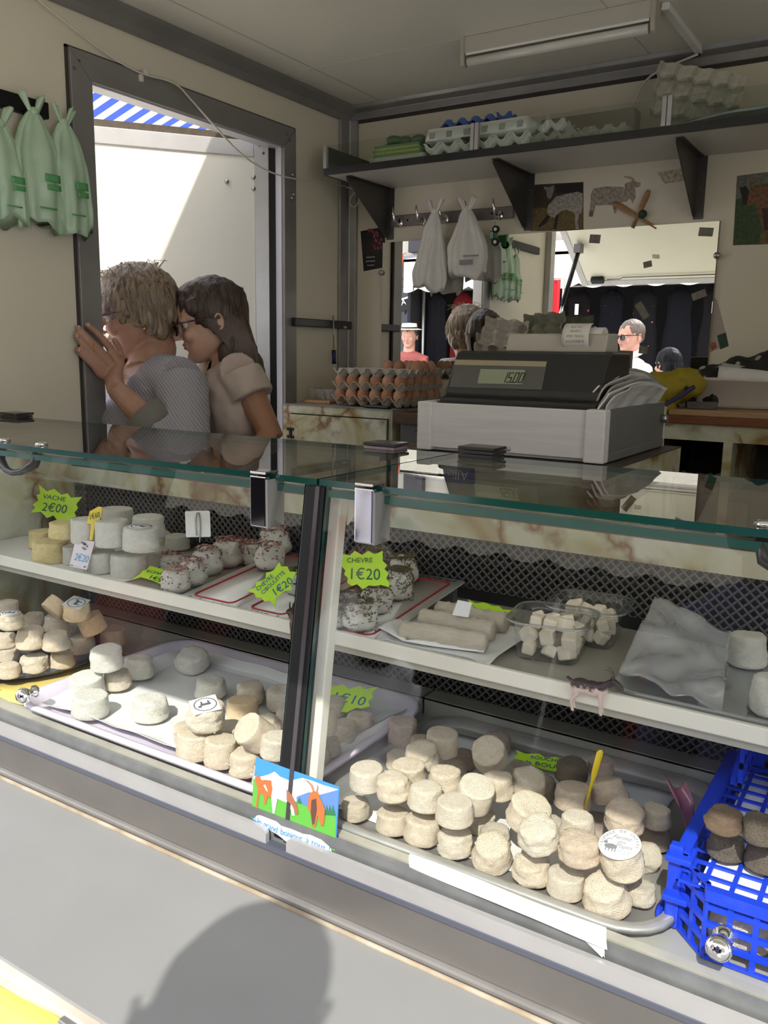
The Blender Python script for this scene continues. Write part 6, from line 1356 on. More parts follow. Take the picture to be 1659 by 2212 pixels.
for k, (s_, sz) in enumerate([('3,50  2,00', 0.006), ('CHEVRE', 0.006), ('TOTAL  15,00', 0.006), ('A BIENTOT', 0.0075)]):
    a = 0.75 + 0.35 * k
    P_ = Vector(((ra + rb_) / 2, 1.662 - 0.0297 * math.sin(a), 1.588 + 0.0287 * math.cos(a))); up = Vector((0, math.cos(a), math.sin(a)))
    text(s_, sz, ink, rg, 'receipt_print', mtx=frame(P_, (-1, 0, 0), -up), ext=0.0001)

# paper bags standing in the right end of the box
rnd = random.Random(11)
M_nb = [mat('newsprint', (0.60, 0.59, 0.57), 0.6, var=0.1, scale=20), mat('white bag paper', (0.74, 0.73, 0.72), 0.5, var=0.06), mat('greyer paper', (0.48, 0.47, 0.46), 0.6, var=0.2, scale=20)]
names = ['outermost', 'second', 'third', 'fourth', 'fifth', 'innermost']
for k in range(6):
    xk = BX1 - 0.020 - 0.010 * k; y0_ = 1.515 + 0.012 * k; ln = 0.26 + 0.02 * (k % 3); h_ = 0.034 + 0.005 * k
    def sheet(u, v, k=k, xk=xk, y0_=y0_, ln=ln, h_=h_):
        n_ = nz3((u * 3 + k * 2, v * 2.5, k), 1.5); top = h_ * (0.45 + 0.75 * math.sin(math.pi * min(u * 0.75 + 0.12, 1)))
        return (xk + 0.030 * v * v + 0.010 * n_ - 0.012 * (1 - v), y0_ + ln * u + 0.10 * u * v * v + 0.01 * n_, BZ0 + 0.012 + (BZ1 - BZ0 - 0.012 + top) * v)
    tag(MB().grid(sheet, 14, 12, thick=0.003, smooth=False).build('paper_bag', M_nb[k % 3]), f'crumpled paper bag in the right end of the register box, {names[k]} of the bundle', 'paper bag', 'paper bags in the register box')

# empty egg trays propped behind the register
for k, (px, py, rx, rz, lb) in enumerate([(1092, 728, 1.15, 0.15, 'empty grey egg tray propped upright behind the register'), (1180, 716, 1.2, -0.12, 'empty greenish grey egg tray behind the paper roll'), (1075, 756, 0.95, 0.2, 'empty grey egg tray lying lowest behind the register')]):
    p = at(px, py, y=2.56 + 0.02 * k)
    t = thing('egg_tray', lb, 'egg tray', p, (rx, 0.12 if k == 0 else -0.05, rz), 'empty egg trays behind the register')
    o = bpy.data.objects.new('pulp_tray', tray_mesh(3, 2).mesh('pulp_tray', M_pulp if k != 1 else mat('olive pulp', (0.26, 0.26, 0.19), 0.9, var=0.1))); COL.objects.link(o); o.parent = t
p = at(915, 868, y=2.06)
et = thing('side_table', 'low beige board carrying the empty egg trays behind the register', 'board')
MB().box(-1.15, -0.62, 2.38, 2.68, 1.372, 1.395).build('board', mat('beige board', (0.42, 0.39, 0.30), 0.5), et, bevel=0.003); MB().box(-1.12, -0.64, 2.40, 2.66, ZF, 1.372).build('pedestal', M_onyx, et)
tag(MB().box(-1.14, -0.86, 2.45, 2.66, 1.395, 1.575).build('carton_box', mat('brown card', (0.26, 0.21, 0.15), 0.8, var=0.1), bevel=0.003), 'brown cardboard box hidden behind the register', 'box')

# --- right hand cabinet with open cubbies
rc = thing('cubby_cabinet', 'onyx patterned cabinet with dark open cubbies at the right', 'cabinet')
qx0 = at(1411, 930, y=2.30).x; dvx = at(1569, 1000, y=2.30).x
z_top, z_str, z_mid = 1.385, 1.343, 1.245
MB().box(qx0, XR - 0.6, 2.300, 2.318, z_str, z_top).build('fascia', M_onyx, rc)
MB().box(qx0, XR - 0.6, 2.302, YB - 0.002, z_top - 0.012, z_top).build('top', M_onyx, rc)
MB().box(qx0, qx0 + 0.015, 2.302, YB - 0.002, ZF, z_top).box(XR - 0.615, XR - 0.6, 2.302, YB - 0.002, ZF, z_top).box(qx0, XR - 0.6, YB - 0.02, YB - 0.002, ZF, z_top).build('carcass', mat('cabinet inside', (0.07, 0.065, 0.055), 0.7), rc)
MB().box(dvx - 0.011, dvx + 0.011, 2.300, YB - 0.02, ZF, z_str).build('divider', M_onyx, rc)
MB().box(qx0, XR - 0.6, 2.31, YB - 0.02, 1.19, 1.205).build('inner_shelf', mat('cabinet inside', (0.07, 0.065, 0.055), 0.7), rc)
tag(MB().box(qx0 + 0.015, dvx - 0.02, 2.315, 2.50, 1.2055, 1.232).build('wooden_plank', wood('orange plank', (0.30, 0.14, 0.06), (0.2, 0.09, 0.04)), bevel=0.002), 'orange wooden plank lying inside the left cubby', 'plank')
b = MB().grid(lambda u, v: (qx0 + 0.02 + (dvx - qx0 - 0.05) * u, 2.33 + 0.12 * v, 1.237 + 0.014 * abs(nz3((u * 5, v * 4, 1), 1.2))), 16, 8, thick=0.001); tag(b.build('paper_sheets', M_nb[1]), 'crumpled white paper on the plank inside the left cubby', 'paper')
wk = thing('wooden_worktop', 'light wooden worktop with a reddish front edge on the right cabinet', 'worktop')
MB().box(qx0 - 0.0, XR - 0.6, 2.290, 2.66, z_top + 0.0005, z_top + 0.020).build('edge_board', wood('red brown wood', (0.22, 0.075, 0.03), (0.15, 0.05, 0.02)), wk, bevel=0.002)
px0 = at(1446, 885, y=2.32).x
MB().box(px0, XR - 0.6, 2.31, 2.62, z_top + 0.020, z_top + 0.036).build('top_board', wood('light beech', (0.42, 0.27, 0.14), (0.34, 0.21, 0.10)), wk, bevel=0.003)
q = at(1515, 886, y=2.36)
tag(MB().box(q.x - 0.038, q.x + 0.038, 2.35, 2.37, z_top + 0.0365, z_top + 0.056, rot=(0, 0, 0.35)).build('whetstone', mat('grey stone', (0.12, 0.10, 0.10), 0.8, var=0.2, scale=60), bevel=0.002), 'grey whetstone lying on the wooden worktop', 'whetstone')
tb = thing('white_tub', 'white plastic tub full of paper at the right edge', 'tub')
tx0 = at(1490, 830, y=2.42).x; q = lambda e, z: rrect(tx0 - e, tx0 + 0.42 + e, 2.42 - e, 2.64 + e, 0.03 + e, z)
b = MB(); loops(b, [q(-0.022, z_top + 0.037), q(-0.016, z_top + 0.045), q(-0.004, z_top + 0.105), q(0.006, z_top + 0.110), q(0.006, z_top + 0.118), q(-0.004, z_top + 0.118), q(-0.02, z_top + 0.05)][::1], close_last=True); b.build('tub_shell', mat('white tub plastic', (0.62, 0.58, 0.54), 0.4), tb)
for k in range(6):
    yy = 2.45 + 0.03 * k
    tag(MB().grid(lambda u, v, k=k, yy=yy: (tx0 + 0.06 + 0.30 * u, yy + 0.03 * v + 0.004 * math.sin(7 * u + k), z_top + 0.062 + 0.085 * v + 0.012 * math.sin(3 * u + k) - 0.05 * u * v), 12, 6, thick=0.006).build('folded_paper', M_nb[(k + 1) % 3]), f'folded paper bag in the white tub, {ORD[k]} from the front', 'paper bag', 'folded paper in the white tub')
def heap(name, label, pts, m, cat='cloth', vox=0.008, seed=1):
    b = MB(); rnd = random.Random(seed)
    for x, y, z, rx, ry, rz in pts: b.ball((x, y, z), (rx, ry, rz), 12)
    me = blob(b, vox, 2)
    displace(me, lambda c: 0.010 * mnoise.noise(c * 26 + Vector((seed, 0, 0))) + 0.005 * mnoise.noise(c * 60))
    me.materials.append(m); o = bpy.data.objects.new(name, me); COL.objects.link(o); return tag(o, label, cat)
def dots(name, a, b_, sc, th):
    m = mat(name, a, 0.7); n = m.node_tree.nodes; l = m.node_tree.links; bs = n['Principled BSDF']; tc = n.new('ShaderNodeTexCoord')
    v = n.new('ShaderNodeTexVoronoi'); v.inputs['Scale'].default_value = sc; l.new(tc.outputs['Object'], v.inputs['Vector']); r = ramp(n, [(th, b_), (th + 0.03, a)]); l.new(v.outputs['Distance'], r.inputs[0]); l.new(r.outputs[0], bs.inputs['Base Color']); return m
A = at(1445, 815, y=2.30)
zb = z_top
heap('yellow_bag', 'bunched mustard yellow bag with black pattern right of the paper bags', [(qx0 - 0.04, 2.34, zb + 0.05, 0.05, 0.05, 0.045), (qx0 + 0.0, 2.36, zb + 0.085, 0.06, 0.05, 0.05), (qx0 + 0.05, 2.38, zb + 0.10, 0.06, 0.05, 0.045), (qx0 - 0.01, 2.35, zb + 0.03, 0.06, 0.05, 0.03)], dots('mustard pattern', (0.32, 0.25, 0.015), (0.02, 0.02, 0.01), 22, 0.13), 'bag', seed=4)
heap('polka_cloth', 'black cloth with pale dots heaped behind the white tub', [(qx0 + 0.10 + 0.065 * k, 2.56, zb + 0.10 + 0.012 * k, 0.07, 0.06, 0.055 + 0.008 * (k % 3)) for k in range(8)] + [(qx0 + 0.12, 2.50, zb + 0.06, 0.08, 0.07, 0.06), (qx0 + 0.05, 2.50, zb + 0.05, 0.07, 0.06, 0.05)], dots('black with pale dots', (0.012, 0.013, 0.012), (0.34, 0.34, 0.29), 26, 0.22), 'cloth', seed=9)
cord('blue_strap', 'dark blue strap hanging from the yellow bag behind the register box', [at(1500, 835, y=2.33), at(1470, 855, y=2.31), at(1440, 872, y=2.29), at(1420, 885, y=2.27)], 0.006, mat('navy strap', (0.03, 0.03, 0.10), 0.6), 'strap')

# blue sticker on the pedestal, upside down for the customers
stk = thing('blue_sticker', 'blue sticker with a white ringed logo on the pedestal, seen through the glass', 'sticker')
yp = 1.4835
MB().prism([at(*q, y=yp) for q in [(897, 1001), (1025, 1012), (1025, 1046), (897, 1036)]], (0, 0.0012, 0)).build('sheet', mat('sticker blue', (0.03, 0.06, 0.26), 0.4), stk)
c_ = at(915, 1018, y=yp); k_ = depth(c_) / FPX
MB().lathe([(15 * k_, -0.0006), (15 * k_, 0.0006), (12.8 * k_, 0.0006), (12.8 * k_, -0.0006)], 28, R=Euler((math.pi / 2, 0, 0)).to_matrix()).build('ring', M_white, stk, loc=c_ - Vector((0, 0.0008, 0)))
b = MB()
for dx, h0, h1 in [(-4.2, -6, 7), (0, -8, 8), (4.2, -7, 6)]: b.box((dx - 1.4) * k_, (dx + 1.4) * k_, -0.0006, 0, h0 * k_, h1 * k_)
b.build('bars', M_white, stk, loc=c_ - Vector((0, 0.0008, 0)))
q = at(976, 1023, y=yp); text('Allianz', 30 * k_, M_white, stk, 'lettering', mtx=frame(q - Vector((0, 0.0008, 0)), (-1, 0, 0), (0, 0, -1)), ext=0.0003)

# ================================================================ PEOPLE
M_skin = mat('skin', (0.46, 0.26, 0.18), 0.5, var=0.12, scale=30, bump=0.1, bscale=150)
M_skin2 = mat('skin fair', (0.58, 0.36, 0.26), 0.5, var=0.1, scale=30, bump=0.05, bscale=150)
M_skint = mat('skin tanned', (0.36, 0.18, 0.10), 0.5, var=0.1, scale=30)
def hairmat(name, a, b_, sc=140):
    m = mat(name, a, 0.5); n = m.node_tree.nodes; l = m.node_tree.links; bs = n['Principled BSDF']
    tc = n.new('ShaderNodeTexCoord'); mp = n.new('ShaderNodeMapping'); mp.inputs['Scale'].default_value = (sc, sc, sc * 0.09); l.new(tc.outputs['Object'], mp.inputs[0])
    nz = n.new('ShaderNodeTexNoise'); nz.inputs['Scale'].default_value = 1.0; nz.inputs['Detail'].default_value = 4; nz.inputs['Distortion'].default_value = 0.5; l.new(mp.outputs[0], nz.inputs['Vector'])
    r = ramp(n, [(0.35, b_), (0.62, a)]); l.new(nz.outputs['Fac'], r.inputs[0]); l.new(r.outputs[0], bs.inputs['Base Color'])
    bp = n.new('ShaderNodeBump'); bp.inputs['Strength'].default_value = 0.6; bp.inputs['Distance'].default_value = 0.004; l.new(nz.outputs['Fac'], bp.inputs['Height']); l.new(bp.outputs[0], bs.inputs['Normal']); return m
M_hw = hairmat('ash blond hair', (0.32, 0.24, 0.165), (0.09, 0.06, 0.042)); M_hg = hairmat('dark brown hair', (0.075, 0.045, 0.032), (0.02, 0.012, 0.010)); M_hd = hairmat('black hair', (0.010, 0.009, 0.011), (0.004, 0.0035, 0.004)); M_hd.node_tree.nodes['Principled BSDF'].inputs['Specular IOR Level'].default_value = 0.1; M_hs = hairmat('short brown hair', (0.14, 0.10, 0.075), (0.06, 0.04, 0.03))
def knit(name, c):
    m = mat(name, c, 0.85); n = m.node_tree.nodes; l = m.node_tree.links; bs = n['Principled BSDF']
    tc = n.new('ShaderNodeTexCoord'); wv = n.new('ShaderNodeTexWave'); wv.inputs['Scale'].default_value = 48; wv.inputs['Distortion'].default_value = 2; wv.inputs['Detail'].default_value = 2; wv.bands_direction = 'DIAGONAL'
    l.new(tc.outputs['Object'], wv.inputs['Vector']); r = ramp(n, [(0.2, tuple(x * 0.78 for x in c)), (0.7, c)]); l.new(wv.outputs['Fac'], r.inputs[0]); l.new(r.outputs[0], bs.inputs['Base Color'])
    bp = n.new('ShaderNodeBump'); bp.inputs['Strength'].default_value = 0.5; bp.inputs['Distance'].default_value = 0.003; l.new(wv.outputs['Fac'], bp.inputs['Height']); l.new(bp.outputs[0], bs.inputs['Normal']); return m
def PX(px, py, t): return CAM + ray(px, py) * t

HEAD = [(0.50, 0.00, -0.10, 0.04), (0.475, 0.13, -0.24, 0.16), (0.42, 0.245, -0.35, 0.235), (0.34, 0.325, -0.415, 0.285), (0.24, 0.372, -0.45, 0.312), (0.15, 0.392, -0.463, 0.325), (0.07, 0.395, -0.462, 0.326),
        (0.01, 0.372, -0.45, 0.318), (-0.05, 0.362, -0.43, 0.310), (-0.12, 0.366, -0.39, 0.298), (-0.20, 0.368, -0.33, 0.276), (-0.27, 0.362, -0.25, 0.252), (-0.34, 0.35, -0.15, 0.222), (-0.40, 0.345, -0.05, 0.185), (-0.45, 0.335, 0.06, 0.14), (-0.485, 0.31, 0.14, 0.085), (-0.50, 0.27, 0.19, 0.04)]
def head_mb(b, M, child=0.0, grow=0.0, zmin=-1.0):
    """skull and face as stacked slices (x forward, y left, z up, head height 1), then nose, lips, brow, chin"""
    n = 28; vs = []; Ls = []
    for z, xf, xb, hw in HEAD:
        if z < zmin: continue
        L_ = []
        for j in range(n):
            a = 2 * math.pi * j / n; c, s_ = math.cos(a), math.sin(a); cx_ = (xf + xb) / 2; rx = (xf - xb) / 2 + grow
            ex = 0.86 if c > 0 else 0.95
            L_.append(M @ Vector((cx_ + rx * math.copysign(abs(c) ** ex, c), (hw + grow) * math.copysign(abs(s_) ** 0.92, s_), z + grow * (1 if z > 0 else 0) * (z / 0.5))))
        Ls.append(L_)
    loops(b, Ls)
    return b
def add_local(b, src, M):
    b.add([M @ Vector(v) for v in src.v], src.f, 0, True)
def face_bits(b, M, age=0.0):
    f = MB()
    f.tube([(0.372, 0, 0.04), (0.41, 0, -0.03), (0.452, 0, -0.095), (0.478, 0, -0.132)], [0.030, 0.036, 0.042, 0.045], 10); f.ball((0.472, 0, -0.140), (0.042, 0.046, 0.036), 10)
    for s_ in (-1, 1):
        f.ball((0.425, 0.046 * s_, -0.150), (0.042, 0.030, 0.028), 8); f.ball((0.365, 0.13 * s_, 0.055), (0.045, 0.10, 0.025), 10); f.ball((0.315, 0.17 * s_, -0.13), (0.075, 0.085, 0.085), 10)
    f.ball((0.372, 0, -0.232), (0.036, 0.088, 0.026), 10); f.ball((0.362, 0, -0.285), (0.036, 0.078, 0.027), 10); f.ball((0.325, 0, -0.405), (0.060, 0.085, 0.066), 10)
    add_local(b, f, M)
def ears(par, M, m, s):
    for sg in (-1, 1):
        e = MB(); pts = []
        for k in range(13):
            a = math.radians(-100 + 250 * k / 12); pts.append(M @ Vector((-0.06 - 0.055 * math.cos(a) * 0.9, (0.362 + 0.03 * math.sin(max(a, 0) / 1.2)) * sg, -0.03 + 0.095 * math.sin(a))))
        e.tube(pts, 0.017 * s, 8); e.ball(M @ Vector((-0.055, 0.340 * sg, -0.04)), (0.04 * s, 0.035 * s, 0.075 * s), 10, R=M.to_3x3().normalized()); e.ball(M @ Vector((-0.035, 0.345 * sg, -0.125)), 0.022 * s, 8)
        me = blob(e, 0.0028, 2); me.materials.append(m); o = bpy.data.objects.new('ear', me); COL.objects.link(o); o.parent = par
def eyes(par, M, s):
    for sg in (-1, 1):
        c = M @ Vector((0.322, 0.135 * sg, 0.0))
        MB().ball(c, 0.050 * s, 14).build('eye', mat('eye white', (0.6, 0.57, 0.53), 0.2), par)
        MB().ball(M @ Vector((0.348, 0.138 * sg, -0.002)), 0.028 * s, 10).build('iris', mat('iris', (0.05, 0.03, 0.02), 0.15), par)
def lips(par, M, s, c=(0.38, 0.15, 0.13)):
    b = MB(); f = MB(); f.ball((0.386, 0, -0.236), (0.026, 0.075, 0.016), 10); f.ball((0.376, 0, -0.280), (0.027, 0.068, 0.018), 10); add_local(b, f, M); b.build('lips', mat('lips', c, 0.4), par)
def spectacles(par, M, m, lens, s):
    g = MB()
    t = thing('spectacles', None, None) if False else None
    b = MB()
    for sg in (-1, 1):
        ring = [M @ Vector((0.475 - 0.03 * abs(math.cos(a)), 0.15 * sg + 0.105 * math.cos(a), -0.02 + 0.085 * math.sin(a))) for a in [2 * math.pi * k / 18 for k in range(19)]]
        b.tube(ring, 0.013 * s, 6); b.tube([M @ Vector(p) for p in [(0.445, 0.255 * sg, 0.035), (0.40, 0.305 * sg, 0.04), (0.15, 0.345 * sg, 0.035), (-0.06, 0.352 * sg, 0.03)]], [0.020 * s, 0.018 * s, 0.013 * s, 0.010 * s], 6, flat=0.5)
    b.tube([M @ Vector(p) for p in [(0.475, -0.045, 0.0), (0.49, 0, 0.012), (0.475, 0.045, 0.0)]], 0.010 * s, 6)
    o = b.build('spectacles', m, par)
    for sg in (-1, 1):
        l = MB(); l.lathe([(0, 0), (0.1, 0)], 18); v = [M @ Vector((0.468 - 0.03 * abs(p[0] / 0.1), 0.15 * sg + p[0] * 1.02, -0.02 + p[1] * 0.82)) for p in l.v]; MB().add(v, l.f, 0).build('lens', lens, o)
    return o
def basis(C, fwd, pitch, s, roll=0.0):
    f = Vector(fwd).normalized(); u = Vector((0, 0, 1)); l = u.cross(f).normalized()
    R = Matrix((f, l, u)).transposed()
    R = R @ Matrix.Rotation(roll, 3, 'X') @ Matrix.Rotation(pitch, 3, 'Y')
    return Matrix.Translation(C) @ R.to_4x4() @ Matrix.Scale(s, 4)
def skinobj(mb, vox, m, name, par, smooth=3):
    me = blob(mb, vox, smooth); me.materials.append(m); o = bpy.data.objects.new(name, me); COL.objects.link(o); o.parent = par; return o
def strands(par, name, m, paths, r=0.0011):
    b = MB()
    for p in paths: b.tube(p, [r, r, r * 0.8] if len(p) == 3 else [r] * (len(p) - 1) + [r * 0.4], 4, cap=False)
    o = b.build(name, m, par, fix=False); o['kind'] = 'stuff'; return o
def finger(b, pts, r0, r1):
    n = len(pts); b.tube(pts, [r0 + (r1 - r0) * k / (n - 1) for k in range(n)], 10); b.ball(pts[-1], r1 * 1.02, 10); b.ball(pts[0], r0 * 1.05, 10)
FWD = Vector((-0.62, -0.785, 0)); LFT = Vector((0.785, -0.62, 0))

# ---------------- the woman
W = thing('person', 'older woman with ash blond bob, glasses and grey knit sweater, hand on the door jamb', 'person')
tw = 2.37; C = PX(293, 674, tw); s = 182 * tw / FPX
MH = basis(C, FWD, math.radians(14), s)
neck = PX(322, 792, tw)
body = MB(); head_mb(body, MH); face_bits(body, MH)
body.tube([MH @ Vector((-0.10, 0, -0.22)), MH @ Vector((-0.11, 0, -0.45)), neck + Vector((0, 0, -0.02))], [0.27 * s, 0.25 * s, 0.29 * s], 14)
# trunk, hips, legs
FT = Vector((-0.30, -0.954, 0)); LT = Vector((0.954, -0.30, 0))
tc_ = neck + FT * 0.015 + Vector((0, 0, -0.20)); hip = Vector((tc_.x + 0.0, tc_.y + 0.07, 0.98))
Sn = PX(392, 826, 2.27); Sf = neck * 2 - Sn + FWD * 0.02; Sf.z = Sn.z
En = PX(408, 992, 2.18); Wn = PX(250, 840, 2.175)
def trunk(b, g=0.0):
    R_ = Matrix((FT, -LT, Vector((0, 0, 1)))).transposed()
    b.ball(neck + Vector((0, 0, -0.06)), (0.085 + g, 0.15 + g, 0.07 + g), 16, R=R_); b.ball(tc_, (0.118 + g, 0.170 + g, 0.17 + g), 18, R=R_); b.ball(tc_ + FT * 0.05 + Vector((0, 0, 0.02)), (0.085 + g, 0.14 + g, 0.10 + g), 16, R=R_)
    b.ball(tc_ + Vector((0, 0, -0.16)), (0.12 + g, 0.165 + g, 0.17 + g), 18, R=R_); b.ball(hip, (0.13 + g, 0.175 + g, 0.17 + g), 18, R=R_)
    b.tube([neck + Vector((0, 0, -0.035)), Sn + Vector((0, 0, 0.0))], [0.07 + g, 0.062 + g], 12); b.tube([neck + Vector((0, 0, -0.035)), Sf], [0.07 + g, 0.062 + g], 12)
trunk(body, -0.012)
body.tube([Sn, Sn.lerp(En, 0.5), En], [0.052, 0.046, 0.038], 12); body.tube([En, En.lerp(Wn, 0.3), En.lerp(Wn, 0.75), Wn], [0.040, 0.041, 0.031, 0.026], 12)
Ef = Sf + FWD * 0.01 + Vector((0, 0, -0.27)); Wf = Ef + FWD * 0.02 + Vector((0, 0, -0.23)); body.tube([Sf, Ef], [0.052, 0.038], 10); body.tube([Ef, Wf, Wf + Vector((0, 0, -0.09))], [0.04, 0.026, 0.03], 10)
for sg in (-1, 1):
    h0 = hip + LFT * 0.085 * sg + Vector((0, 0, -0.06)); body.tube([h0, h0 + Vector((0, 0, -0.34)), Vector((h0.x, h0.y, 0.26))], [0.085, 0.055, 0.04], 10)
# hand on the jamb: palm, four fingers of unequal length, thumb
xj = XL + 0.029
def J(px, py, x): return at(px, py, x=x)
kn = [J(238, 752, xj + 0.008), J(229, 770, xj + 0.012), J(221, 789, xj + 0.012), J(216, 807, xj + 0.008)]
pm = [J(252, 790, xj + 0.010), J(245, 800, xj + 0.014), J(240, 808, xj + 0.014), J(236, 816, xj + 0.012)]
for k in range(4): body.tube([Wn, Wn.lerp(pm[k], 0.6), pm[k], kn[k]], [0.024, 0.018, 0.0145, 0.0115], 10)
tips = [[(222, 733), (205, 715), (189, 702)], [(207, 748), (187, 727), (169, 708)], [(199, 765), (180, 744), (166, 726)], [(203, 790), (185, 773), (169, 757)]]
for k in range(4):
    finger(body, [kn[k], J(*tips[k][0], xj + 0.006), J(*tips[k][1], xj + 0.001), J(*tips[k][2], xj - 0.008 if tips[k][2][0] < 176 else xj - 0.002)], 0.0112, 0.0084)
finger(body, [Wn + Vector((-0.014, 0.012, 0.014)), J(262, 772, xj - 0.006), J(256, 752, xj - 0.010), J(247, 736, xj - 0.008)], 0.013, 0.0095)
skinobj(body, 0.0042, M_skin, 'body', W)
ring = [J(201 + 7 * math.cos(a) * 0.35, 752 + 9 * math.sin(a), xj + 0.006 + 0.012 * math.cos(a)) for a in [2 * math.pi * k / 14 for k in range(15)]]
MB().tube(ring, 0.0012, 6).build('ring', mat('gold', (0.7, 0.45, 0.15), 0.2, 1.0), W)
for k in range(4):
    p = J(*tips[k][2], xj - 0.0005 if tips[k][2][0] >= 176 else xj - 0.004); MB().ball(p + Vector((0.004, 0, 0.0)), (0.004, 0.0045, 0.006), 8).build('fingernail', mat('nail', (0.52, 0.33, 0.27), 0.3), W)
ears(W, MH, M_skin, s); eyes(W, MH, s); lips(W, MH, s, (0.30, 0.13, 0.11))
spectacles(W, MH, mat('purple spectacle frame', (0.16, 0.06, 0.11), 0.3, var=0.4, scale=60), thin('spectacle lens', (0.8, 0.75, 0.8), 0.06), s)
MB().ball(MH @ Vector((-0.02, 0.36, -0.21)), 0.0045, 8).build('earring', mat('gold', (0.7, 0.45, 0.15), 0.2, 1.0), W)
# hair: full bob with fringe
h = MB(); h.ball(MH @ Vector((-0.085, 0, 0.115)), (0.475 * s, 0.40 * s, 0.45 * s), 24, R=MH.to_3x3().normalized())
loc = MB()
for p, r in [((0.32, 0.0, 0.19), (0.12, 0.25, 0.12)), ((0.29, 0.12, 0.12), (0.12, 0.18, 0.12)), ((0.29, -0.12, 0.12), (0.12, 0.18, 0.12)), ((-0.02, 0, 0.36), (0.34, 0.27, 0.20)), ((-0.25, 0, 0.18), (0.30, 0.33, 0.27)), ((-0.33, 0, -0.06), (0.19, 0.31, 0.27)), ((-0.28, 0, -0.27), (0.13, 0.25, 0.17))]: loc.ball(p, r, 14)
for sg in (-1, 1):
    for p, r in [((0.16, 0.29, 0.12), (0.13, 0.08, 0.18)), ((-0.01, 0.32, 0.02), (0.13, 0.08, 0.22)), ((-0.13, 0.32, -0.13), (0.12, 0.08, 0.19)), ((-0.21, 0.28, -0.25), (0.10, 0.08, 0.15))]: loc.ball((p[0], p[1] * sg, p[2]), r, 12)
add_local(h, loc, MH)
me = blob(h, 0.005, 2)
displace(me, lambda c: 0.0045 * mnoise.noise(Vector((c.x * 60, c.y * 60, c.z * 60 * 0.2))))
me.materials.append(M_hw); o = bpy.data.objects.new('hair', me); COL.objects.link(o); o.parent = W
rnd = random.Random(3); paths = []
for k in range(900):
    a = rnd.uniform(-2.7, 2.7); t0 = rnd.uniform(0.0, 0.75)
    def hp(t_, a=a):
        z = 0.565 - 0.92 * t_; rr = math.sin(min(1, t_ * 2.0 + 0.04) * math.pi / 2) * (1 - 0.28 * max(0, t_ - 0.6) / 0.4 * (math.cos(a) < 0.2))
        fx = 0.42 if math.cos(a) > 0 else 0.52
        return Vector((-0.03 + fx * rr * math.cos(a), 0.405 * rr * math.sin(a), z))
    ln = rnd.uniform(0.18, 0.34); P_ = [MH @ (hp(min(t0 + ln * q, 1.02 if abs(a) > 1.55 else (0.72 if abs(a) > 1.25 else 0.44))) * (1.0 + rnd.uniform(-0.02, 0.05))) for q in (0, 0.35, 0.7, 1.0)]
    paths.append(P_)
for k in range(60):
    a = rnd.uniform(-3, 3); p0 = MH @ Vector((-0.05 + 0.35 * math.cos(a), 0.3 * math.sin(a), 0.44)); paths.append([p0, p0 + Vector((rnd.uniform(-.02, .02), rnd.uniform(-.02, .02), 0.02)), p0 + Vector((rnd.uniform(-.03, .03), rnd.uniform(-.03, .03), rnd.uniform(0.0, 0.022)))])
strands(W, 'hair_strands', mat('hair strand', (0.36, 0.28, 0.20), 0.4), paths, 0.0009)
# knit sweater and cuff
M_kn = knit('grey knit', (0.40, 0.385, 0.42))
sw = MB(); trunk(sw, 0.008); sw.tube([Sn, Sn.lerp(En, 0.5), En], [0.072, 0.064, 0.058], 14); Cf = En.lerp(Wn, 0.50); sw.tube([En, Cf], [0.058, 0.050], 14); sw.tube([Sf, Ef], [0.066, 0.055], 12); sw.tube([Ef, Wf], [0.055, 0.042], 12)
me = blob(sw, 0.006, 3)
nb = neck + FWD * 0.035
bm = bmesh.new(); bm.from_mesh(me); kill = [v for v in bm.verts if ((v.co - (neck + FT * 0.03)).to_2d().length < 0.066 and v.co.z > neck.z - 0.030 + 0.6 * (v.co - neck).dot(-FT))]
bmesh.ops.delete(bm, geom=kill, context='VERTS'); bm.to_mesh(me); bm.free()
displace(me, lambda c: 0.004 * mnoise.noise(Vector((c.x * 14, c.y * 14, c.z * 31))))
me.materials.append(M_kn); o = bpy.data.objects.new('sweater', me); COL.objects.link(o); o.parent = W
md = o.modifiers.new('thick', 'SOLIDIFY'); md.thickness = 0.003
cu = MB(); A, B_ = En.lerp(Wn, 0.42), En.lerp(Wn, 0.64); ax = (B_ - A)
cu.tube([A, A.lerp(B_, 0.25), A.lerp(B_, 0.8), B_, A.lerp(B_, 0.97), A.lerp(B_, 0.4)], [0.050, 0.054, 0.056, 0.053, 0.046, 0.044], 24); cu.build('turned_cuff', mat('olive grey cuff', (0.20, 0.19, 0.165), 0.85, var=0.1, scale=20), W)
tr = MB(); tr.ball(hip + Vector((0, 0, -0.02)), (0.13, 0.16, 0.12), 16)
for sg in (-1, 1):
    h0 = hip + LFT * 0.085 * sg + Vector((0, 0, -0.06)); tr.tube([h0, h0 + Vector((0, 0, -0.34)), Vector((h0.x, h0.y, 0.30))], [0.105, 0.075, 0.065], 12)
skinobj(tr, 0.009, mat('dark trousers', (0.03, 0.03, 0.04), 0.8), 'trousers', W)
b = MB()
for sg in (-1, 1):
    h0 = hip + LFT * 0.085 * sg; b.ball((h0.x, h0.y, 0.265) , (0.05, 0.05, 0.045), 10); b.ball(Vector((h0.x, h0.y, 0.25)) + FWD * 0.08, (0.09, 0.05, 0.03), 10, R=Matrix((FWD, -LFT, Vector((0, 0, 1)))).transposed())
b.build('shoes', M_black, W)

